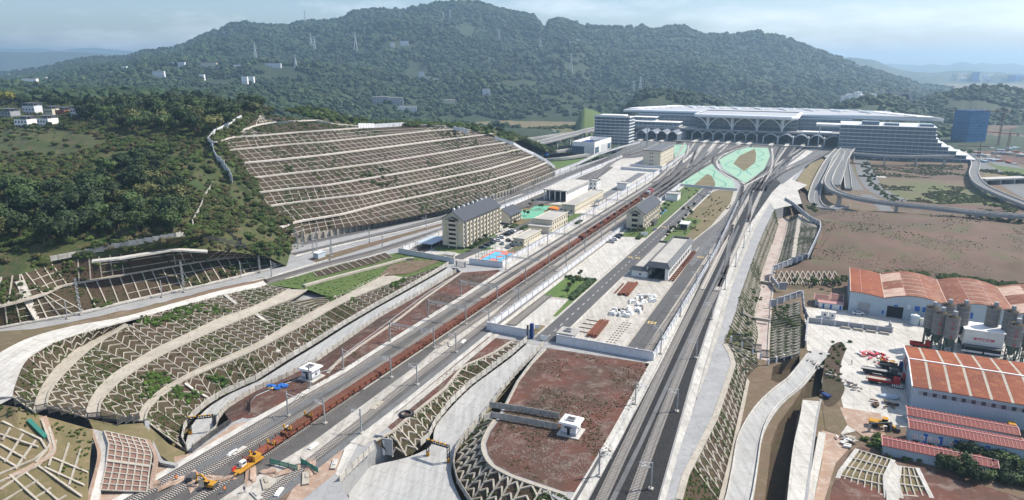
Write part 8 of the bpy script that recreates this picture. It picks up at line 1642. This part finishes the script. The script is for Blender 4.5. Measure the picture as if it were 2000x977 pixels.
# ---- ground cover and woods too dense to count: scattered leaf clumps
def scatter(name, pts, m, proto, vis=(1., 1., .8)):
    """pts: (position, size); every point carries one rough leaf clump"""
    if not pts: return
    me = bpy.data.meshes.new(name); me.from_pydata([tuple(p) for p, s in pts], [], []); a = me.attributes.new('sc', 'FLOAT', 'POINT'); a.data.foreach_set('value', [s for p, s in pts])
    o = bpy.data.objects.new(name, me); COL.objects.link(o); o['kind'] = 'stuff'; me.materials.append(MATS[m])
    ng = bpy.data.node_groups.new('scatter', 'GeometryNodeTree'); ng.interface.new_socket('Geometry', in_out='INPUT', socket_type='NodeSocketGeometry'); ng.interface.new_socket('Geometry', in_out='OUTPUT', socket_type='NodeSocketGeometry')
    gi = ng.nodes.new('NodeGroupInput'); go = ng.nodes.new('NodeGroupOutput'); ip = ng.nodes.new('GeometryNodeInstanceOnPoints'); l = ng.links.new
    gj = ng.nodes.new('GeometryNodeGeometryToInstance')
    if proto == 'blob':
        for k in range(3):
            ic = ng.nodes.new('GeometryNodeMeshIcoSphere'); ic.inputs['Subdivisions'].default_value = 2; sp = ng.nodes.new('GeometryNodeSetPosition'); nt = ng.nodes.new('ShaderNodeTexNoise'); nt.noise_dimensions = '4D'; nt.inputs['W'].default_value = k*7.; nt.inputs['Scale'].default_value = 1.5
            vm = ng.nodes.new('ShaderNodeVectorMath'); vm.operation = 'SUBTRACT'; vm.inputs[1].default_value = (.5, .5, .5); v2 = ng.nodes.new('ShaderNodeVectorMath'); v2.operation = 'SCALE'; v2.inputs[3].default_value = 1.9
            l(nt.outputs['Color'], vm.inputs[0]); l(vm.outputs[0], v2.inputs[0]); l(v2.outputs[0], sp.inputs['Offset']); l(ic.outputs[0], sp.inputs['Geometry'])
            sm = ng.nodes.new('GeometryNodeSetMaterial'); sm.inputs['Material'].default_value = MATS[m]; l(sp.outputs[0], sm.inputs[0]); l(sm.outputs[0], gj.inputs[0])
    else:
        for c in proto:
            oi = ng.nodes.new('GeometryNodeObjectInfo'); oi.inputs['Object'].default_value = c; oi.transform_space = 'ORIGINAL'; sm = ng.nodes.new('GeometryNodeSetMaterial'); sm.inputs['Material'].default_value = MATS[m]; l(oi.outputs['Geometry'], sm.inputs[0]); l(sm.outputs[0], gj.inputs[0])
    ip.inputs['Pick Instance'].default_value = True; at_ = ng.nodes.new('GeometryNodeInputNamedAttribute'); at_.data_type = 'FLOAT'; at_.inputs['Name'].default_value = 'sc'
    sv = ng.nodes.new('ShaderNodeVectorMath'); sv.operation = 'SCALE'; sv.inputs[0].default_value = vis; l(at_.outputs[0], sv.inputs[3]); rv = ng.nodes.new('FunctionNodeRandomValue'); rv.data_type = 'FLOAT_VECTOR'; rv.inputs[1].default_value = (.2, .2, 6.28)
    l(gi.outputs[0], ip.inputs['Points']); l(gj.outputs[0], ip.inputs['Instance']); l(sv.outputs[0], ip.inputs['Scale']); l(rv.outputs[0], ip.inputs['Rotation']); l(ip.outputs[0], go.inputs[0])
    o.modifiers.new('scatter', 'NODES').node_group = ng; return o
def sample(m, n, sz, keep=None, seed=0):
    V_ = np.array(m.v); Fq = np.array([f[:3] for f in m.f]+[(f[0], f[2], f[3]) for f in m.f if len(f) == 4]); A = V_[Fq[:, 0]]; B = V_[Fq[:, 1]]; C = V_[Fq[:, 2]]; ar = np.linalg.norm(np.cross(B-A, C-A), axis=1); rs = np.random.RandomState(seed)
    k = rs.choice(len(ar), n, p=ar/ar.sum()); a, b = rs.rand(n), rs.rand(n); f = a+b > 1; a[f], b[f] = 1-a[f], 1-b[f]; Q = A[k]+(B[k]-A[k])*a[:, None]+(C[k]-A[k])*b[:, None]; out = []
    for i, p in enumerate(Q):
        v = Vector(p); s = sz(v) if callable(sz) else rs.uniform(*sz)
        if keep is None or keep(v): out.append((v, s))
    return out
rr = random.Random(4)
CLEAR = [(1020, 165, 45, 9), (780, 90, 42, 9), (555, 145, 40, 10), (815, 140, 26, 18), (520, 132, 40, 8), (1010, 166, 30, 10), (1160, 60, 30, 3), (910, 60, 20, 14), (720, 100, 30, 5), (1330, 78, 40, 4), (430, 160, 30, 6), (1250, 100, 30, 4), (1480, 150, 30, 4), (1120, 132, 30, 6)]
def mk(p):
    u, v = toimg(p)
    if u < -40 or u > 2040 or p.y > 3080 or p.y < 780: return False
    if p.z < -2 and p.y < 1400: return False
    if 950 < u < 1300 and p.y < 1080: return False
    for a, b, c, d in CLEAR:
        if ((u-a)/c)**2+((v-b)/d)**2 < 1+.8*nz(p, .02): return False
    return nz(p, .0045, 4) < .26 or rr.random() < .3
FP = sample(MT, 120000, lambda p: rr.uniform(4.5, 8.) if p.y < 1700 else rr.uniform(6.5, 11.5), mk, 1)
scatter('forest', [(p+Vector((0, 0, s*.35)), s) for p, s in FP], 'forest', 'blob', (1, 1, .85))
cr0 = [o for o in bpy.data.objects if o.name.startswith('crown')][:3]
FIELD = [[(-20, 252), (110, 251), (180, 262), (205, 285), (150, 300), (60, 302), (-20, 308)], [(170, 335), (190, 303), (245, 296), (262, 312), (230, 330)], [(380, 345), (410, 352), (400, 372), (372, 368)]]
GRV = [[(150, 262), (420, 262), (525, 214), (150, 215)], [(-20, 370), (180, 360), (360, 350), (380, 455), (-20, 482)]]
def hk(p):
    u, v = toimg(p)
    if any(inpoly(u, v, f) for f in FIELD) or u > 600 or v > 500-6*(u < 350) or p.y > 760: return rr.random() < .04 and p.y < 700
    return nz(p, .03, 4) > -.2 or rr.random() < .35
HP_ = sample(HM, 52000, lambda p: rr.uniform(.7, 3.2), hk, 2)
scatter('scrub_bushes', [(p+Vector((0, 0, s*.25)), s) for p, s in HP_[::2]], 'leaf_bush', cr0); scatter('scrub_bushes', [(p+Vector((0, 0, s*.25)), s*.8) for p, s in HP_[1::2]], 'leaf_bush_dry', cr0)
scatter('hill_back_bushes', [(p+Vector((0, 0, s*.3)), s) for p, s in sample(MB().add(m_back.v, m_back.f), 900, lambda p: rr.uniform(1.5, 4.5), None, 8)], 'leaf_bush', cr0)
HP2 = sample(HM, 1500, lambda p: rr.uniform(4.5, 8.5), lambda p: p.y > 690 and toimg(p)[0] > -40, 12); scatter('forest', [(p+Vector((0, 0, s*.4)), s) for p, s in HP2], 'forest', 'blob')
# weeds and bushes on the engineered slopes
def fk(p): return nz(p, .05, 4) > .02 or rr.random() < .06
TP = sample(FANB, 20000, lambda p: rr.uniform(.18, .62), fk, 3); scatter('slope_weeds', TP, 'leaf_bush', cr0); scatter('slope_weeds', sample(FANB, 3500, lambda p: rr.uniform(.15, .5), lambda p: nz(p, .04, 4) < -.02, 5), 'leaf_bush_dry', cr0)
scatter('slope_weeds', sample(HILLB, 7000, lambda p: rr.uniform(.3, 1.2), lambda p: nz(p, .02, 4) > .08 or p.z > 47 or rr.random() < .05, 6), 'leaf_bush', cr0)
def clump(l, b, n, sp, r, m):
    out = []
    for u, v in l:
        for k in range(n):
            p = on(b, u+rr.gauss(0, sp[0]), v+rr.gauss(0, sp[1]))
            if p and p.y < 700: s = rr.uniform(*r); out.append((p+Vector((0, 0, s*.3)), s))
    scatter('bushes', out, m, cr0)
BFAN = bvh(FANB)
clump([(318, 742), (352, 765), (372, 778), (300, 740), (290, 628), (330, 620), (350, 612), (380, 605), (420, 605), (300, 765), (430, 745)], BFAN, 26, (12, 6), (.5, 1.1), 'leaf_bush_green')
clump([(770, 556), (782, 548), (650, 590), (690, 582)], BFAN, 16, (5, 4), (.5, 1.2), 'leaf_bush_green')
clump([(20, 588), (60, 560), (0, 570), (200, 598), (240, 515), (120, 528), (290, 590), (400, 500), (340, 497), (380, 555), (430, 530), (470, 520), (520, 515)], BFAN, 14, (16, 7), (.7, 1.6), 'leaf_bush'); clump([(20, 560), (90, 520), (210, 600), (240, 590), (260, 596), (170, 500), (60, 545)], BHS, 16, (14, 6), (.9, 2.), 'leaf_bush')
clump([(740, 360), (745, 340), (700, 345), (560, 330), (470, 262), (500, 255), (540, 232), (600, 240), (880, 268), (1000, 295)], BHL, 9, (10, 4), (.7, 1.8), 'leaf_bush')
gr = [(p, s) for p, s in [(on(BGR, rr.uniform(545, 870), rr.uniform(498, 578)), rr.uniform(.2, .55)) for k in range(900)] if p]; scatter('grass_tufts', gr, 'leaf_bush_green', cr0)
scatter('field_bushes', [(p+Vector((0, 0, s*.3)), s) for p, s in sample(MB().add(BFm.v, BFm.f), 3500, lambda p: rr.uniform(.15, .6), lambda p: nz(p, .03, 5) > .25, 7)], 'leaf_bush_dry', cr0); scatter('field_bushes', sample(MB().add(BFm.v, BFm.f), 9000, lambda p: rr.uniform(.1, .4), lambda p: nz(p, .022, 4) > .16, 17), 'leaf_bush_green', cr0)
def line_bush(l, z, n, w, r, m='leaf_bush'):
    p = resamp(px(l, z), n); scatter('bushes', [(a+Vector((rr.gauss(0, w), rr.gauss(0, w), .4)), rr.uniform(*r)) for a in p], m, cr0)
line_bush([(1700, 535), (1760, 528), (1850, 542), (1950, 558), (2050, 568)], -6, 300, 3.2, (1., 2.2)); line_bush([(1560, 545), (1620, 552), (1660, 545)], -6, 40, 2.5, (.8, 1.6)); line_bush([(1720, 872), (1745, 882), (1790, 890), (1850, 900), (1900, 915)], -8, 150, 1.8, (.7, 1.5), 'leaf_bush_green')
line_bush([(1690, 318), (1694, 335), (1705, 362), (1730, 385), (1745, 398)], -8, 60, 2., (1.2, 2.4)); line_bush([(1568, 402), (1586, 412), (1590, 400)], -4, 12, 1.5, (1.2, 2.6)); line_bush([(1600, 690), (1625, 690), (1640, 668), (1620, 740), (1636, 725)], -8, 40, 1.5, (.4, 1.)); line_bush([(1830, 258), (1860, 275), (1900, 300), (1870, 292), (1840, 268)], -8, 90, 3, (1.5, 3.)); line_bush([(1690, 312), (1760, 314), (1840, 314), (1890, 316)], -8, 70, 2.4, (1., 2.2)); line_bush([(1930, 335), (1975, 342), (2030, 352)], -8, 60, 5, (1.8, 3.4)); line_bush([(1930, 400), (1990, 418), (2060, 432), (1900, 422), (2000, 440)], -5, 90, 4, (1., 2.4))
line_bush([(1440, 600), (1460, 590), (1470, 560), (1452, 640), (1458, 670)], -4, 60, 2., (.5, 1.1)); line_bush([(1560, 640), (1520, 610), (1525, 600), (1550, 600)], -5, 40, 1.6, (.5, 1.2)); line_bush([(1350, 372), (1400, 395), (1410, 410), (1370, 420), (1340, 455)], 0, 90, 3.5, (.3, .9), 'leaf_bush_dry'); line_bush([(950, 262), (1000, 258), (1060, 252), (1120, 247)], 0, 120, 9, (2.5, 5)); line_bush([(985, 275), (1040, 268), (1100, 262)], 0, 110, 12, (1.2, 2.4), 'leaf_bush_green')
clump([(20, 800), (60, 805), (120, 830), (150, 850), (165, 880), (150, 920)], BC, 18, (14, 10), (.2, .55), 'leaf_bush'); clump([(560, 216), (600, 228), (640, 238), (700, 244), (770, 242), (830, 242), (880, 248), (930, 262), (960, 272)], BBK, 20, (22, 4), (1.5, 4.), 'leaf_bush_green')
for k_, M_ in enumerate(RIDM): scatter('forest', [(p+Vector((0, 0, s*.35)), s) for p, s in sample(M_, 4200 if k_ == 0 else 900, lambda p: rr.uniform(4, 7.5), lambda p: toimg(p)[0] < 2040 and nz(p, .01, 3) < .3, 20+k_)], 'forest', 'blob', (1, 1, .85))
# weeds and loose stones on the bare plots, low blocks of the distant town
DP = [[(1068, 684), (1268, 712), (1200, 878), (1125, 955), (1050, 940), (955, 885), (975, 825)], [(500, 778), (640, 727), (770, 625), (900, 536), (975, 530), (720, 692), (600, 765)], [(950, 662), (1012, 667), (900, 716), (770, 835), (755, 828)]]
bp = [P(u, v, .08) for u, v in ((rr.uniform(480, 1270), rr.uniform(528, 960)) for k in range(26000)) if any(inpoly(u, v, f) for f in DP)]
scatter('dirt_weeds', [(p, rr.uniform(.1, .3)) for p in bp if nz(p, .06, 4) > .12], 'leaf_bush_dry', cr0); scatter('loose_stones', [(p, rr.uniform(.04, .16)) for p in bp if nz(p+Vector((70, 0, 0)), .05, 4) > .05][:2200], 'stone', 'blob', (1, 1, .5))
for k, u in enumerate(sorted(rr.uniform(1880, 2030) for k in range(34))):
    v = rr.uniform(206, 232) if k % 3 else rr.uniform(150, 164); p = P(u, v, -8) if k % 3 else PT(u, v, 4300)
    s_ = 1 if k % 3 else 3.2; thing('far_building', '%slow pale block of the distant town beyond the blue tower, from picture left' % (nth(k) or 'first '), 'building', p, rr.uniform(0, 1), 'low blocks of the distant town', shared(('fb', k % 5), lambda: MB().b0(-9-k % 5*4, 9+k % 5*4, 0, 12, -6, 4+k % 5*2).mesh('far_building', ('white_paint', 'wall_grey', 'concrete_pale', 'wall_cream', 'blue')[k % 5])), s_)
# odds and ends on the near ground
for k, (u, v, a) in enumerate(((612, 872, 0), (560, 838, .2), (742, 790, .1), (716, 752, 0), (655, 905, .5), (520, 940, .9), (545, 962, .3), (500, 966, 1.2), (600, 930, .7), (455, 885, 0), (470, 880, 0), (872, 668, 0), (905, 668, .1), (880, 672, .6))):
    thing('pale_slab', '%spale concrete slab or trough lying beside the near tracks, from the red dirt end' % (nth(k) or 'first '), 'slab', P(u, v, .2), RZ+a, 'slabs and troughs beside the near tracks', shared(('ps', k % 3), lambda: MB().b0(-.5-k % 3*.3, .5, -1.6-k % 3, 1.6, 0, .3).b0(-.4, .3, -1.2, .8, .3, .5).mesh('pale_slab', ('white_paint', 'concrete_pale', 'concrete_beam')[k % 3])))
GNP = picket_mesh('teal', 12, .12)
for a, b, s_ in (((528, 906, .2), (582, 920, .2), 'nearer the yellow crane wagon'), ((588, 905, .2), (622, 925, .2), 'crossing the dark siding ballast')): fence('short green mesh fence panel run ' + s_, [P(*a), P(*b)], 1.5, 2.5, GNP, FPOSTG, 'mesh_fence')
for k, (u, v) in enumerate(((478, 962), (345, 940))): person('%sperson in a work vest on the near tracks, from the bare sleepers' % (nth(k) or 'first '), P(u, v, .2), 'orange' if k % 2 else 'cloth', 'dark')
for k in range(9): a = P(300+k*38, 947-k*4, .2); tt = thing('dirt_heap', '%sreddish spoil heap on the disturbed ground before the red lattice panel' % (nth(k) or 'first '), 'heap', a, k, 'spoil heaps before the lattice panel', shared(('dh', k % 3), lambda: MB().blob((0, 0, 0), (2.2+k % 3, 1.3, .5), 2, .5, k).mesh('dirt_heap', 'dirt_pale')))
FQ = [[(1702, 320), (1880, 323), (1893, 350), (1780, 347), (1708, 344)], [(1712, 354), (1890, 366), (1990, 393), (1840, 399), (1745, 391)]]
bp = [P(u, v, -7.9) for u, v in ((rr.uniform(1700, 2000), rr.uniform(318, 400)) for k in range(9000)) if any(inpoly(u, v, f) for f in FQ)]
for m_, o_ in (('leaf_bush', 0), ('leaf_bush_dry', 90)): scatter('field_bushes', [(p, rr.uniform(.3, 1.3)) for p in bp if nz(p+Vector((o_, 0, 0)), .025, 4) > .08], m_, cr0)
# ---------------------------------------------------------------- haze
hz = MB(); hz.b0(-14500, 14500, -50, 14500, -13, 330)
hm = bpy.data.materials.new('haze_air'); hm.use_nodes = True; hn = hm.node_tree; hn.nodes.clear()
ho = N(hn, 'ShaderNodeOutputMaterial'); hv = N(hn, 'ShaderNodeVolumePrincipled'); hn.links.new(hv.outputs[0], ho.inputs['Volume'])
hv.inputs['Color'].default_value = (.50, .75, 1, 1); hv.inputs['Density'].default_value = .00014; hv.inputs['Anisotropy'].default_value = .35
MATS['haze_air'] = hm; HZ = struct('haze', hz, 'haze_air', 'stuff')
print('objects', len(bpy.data.objects))
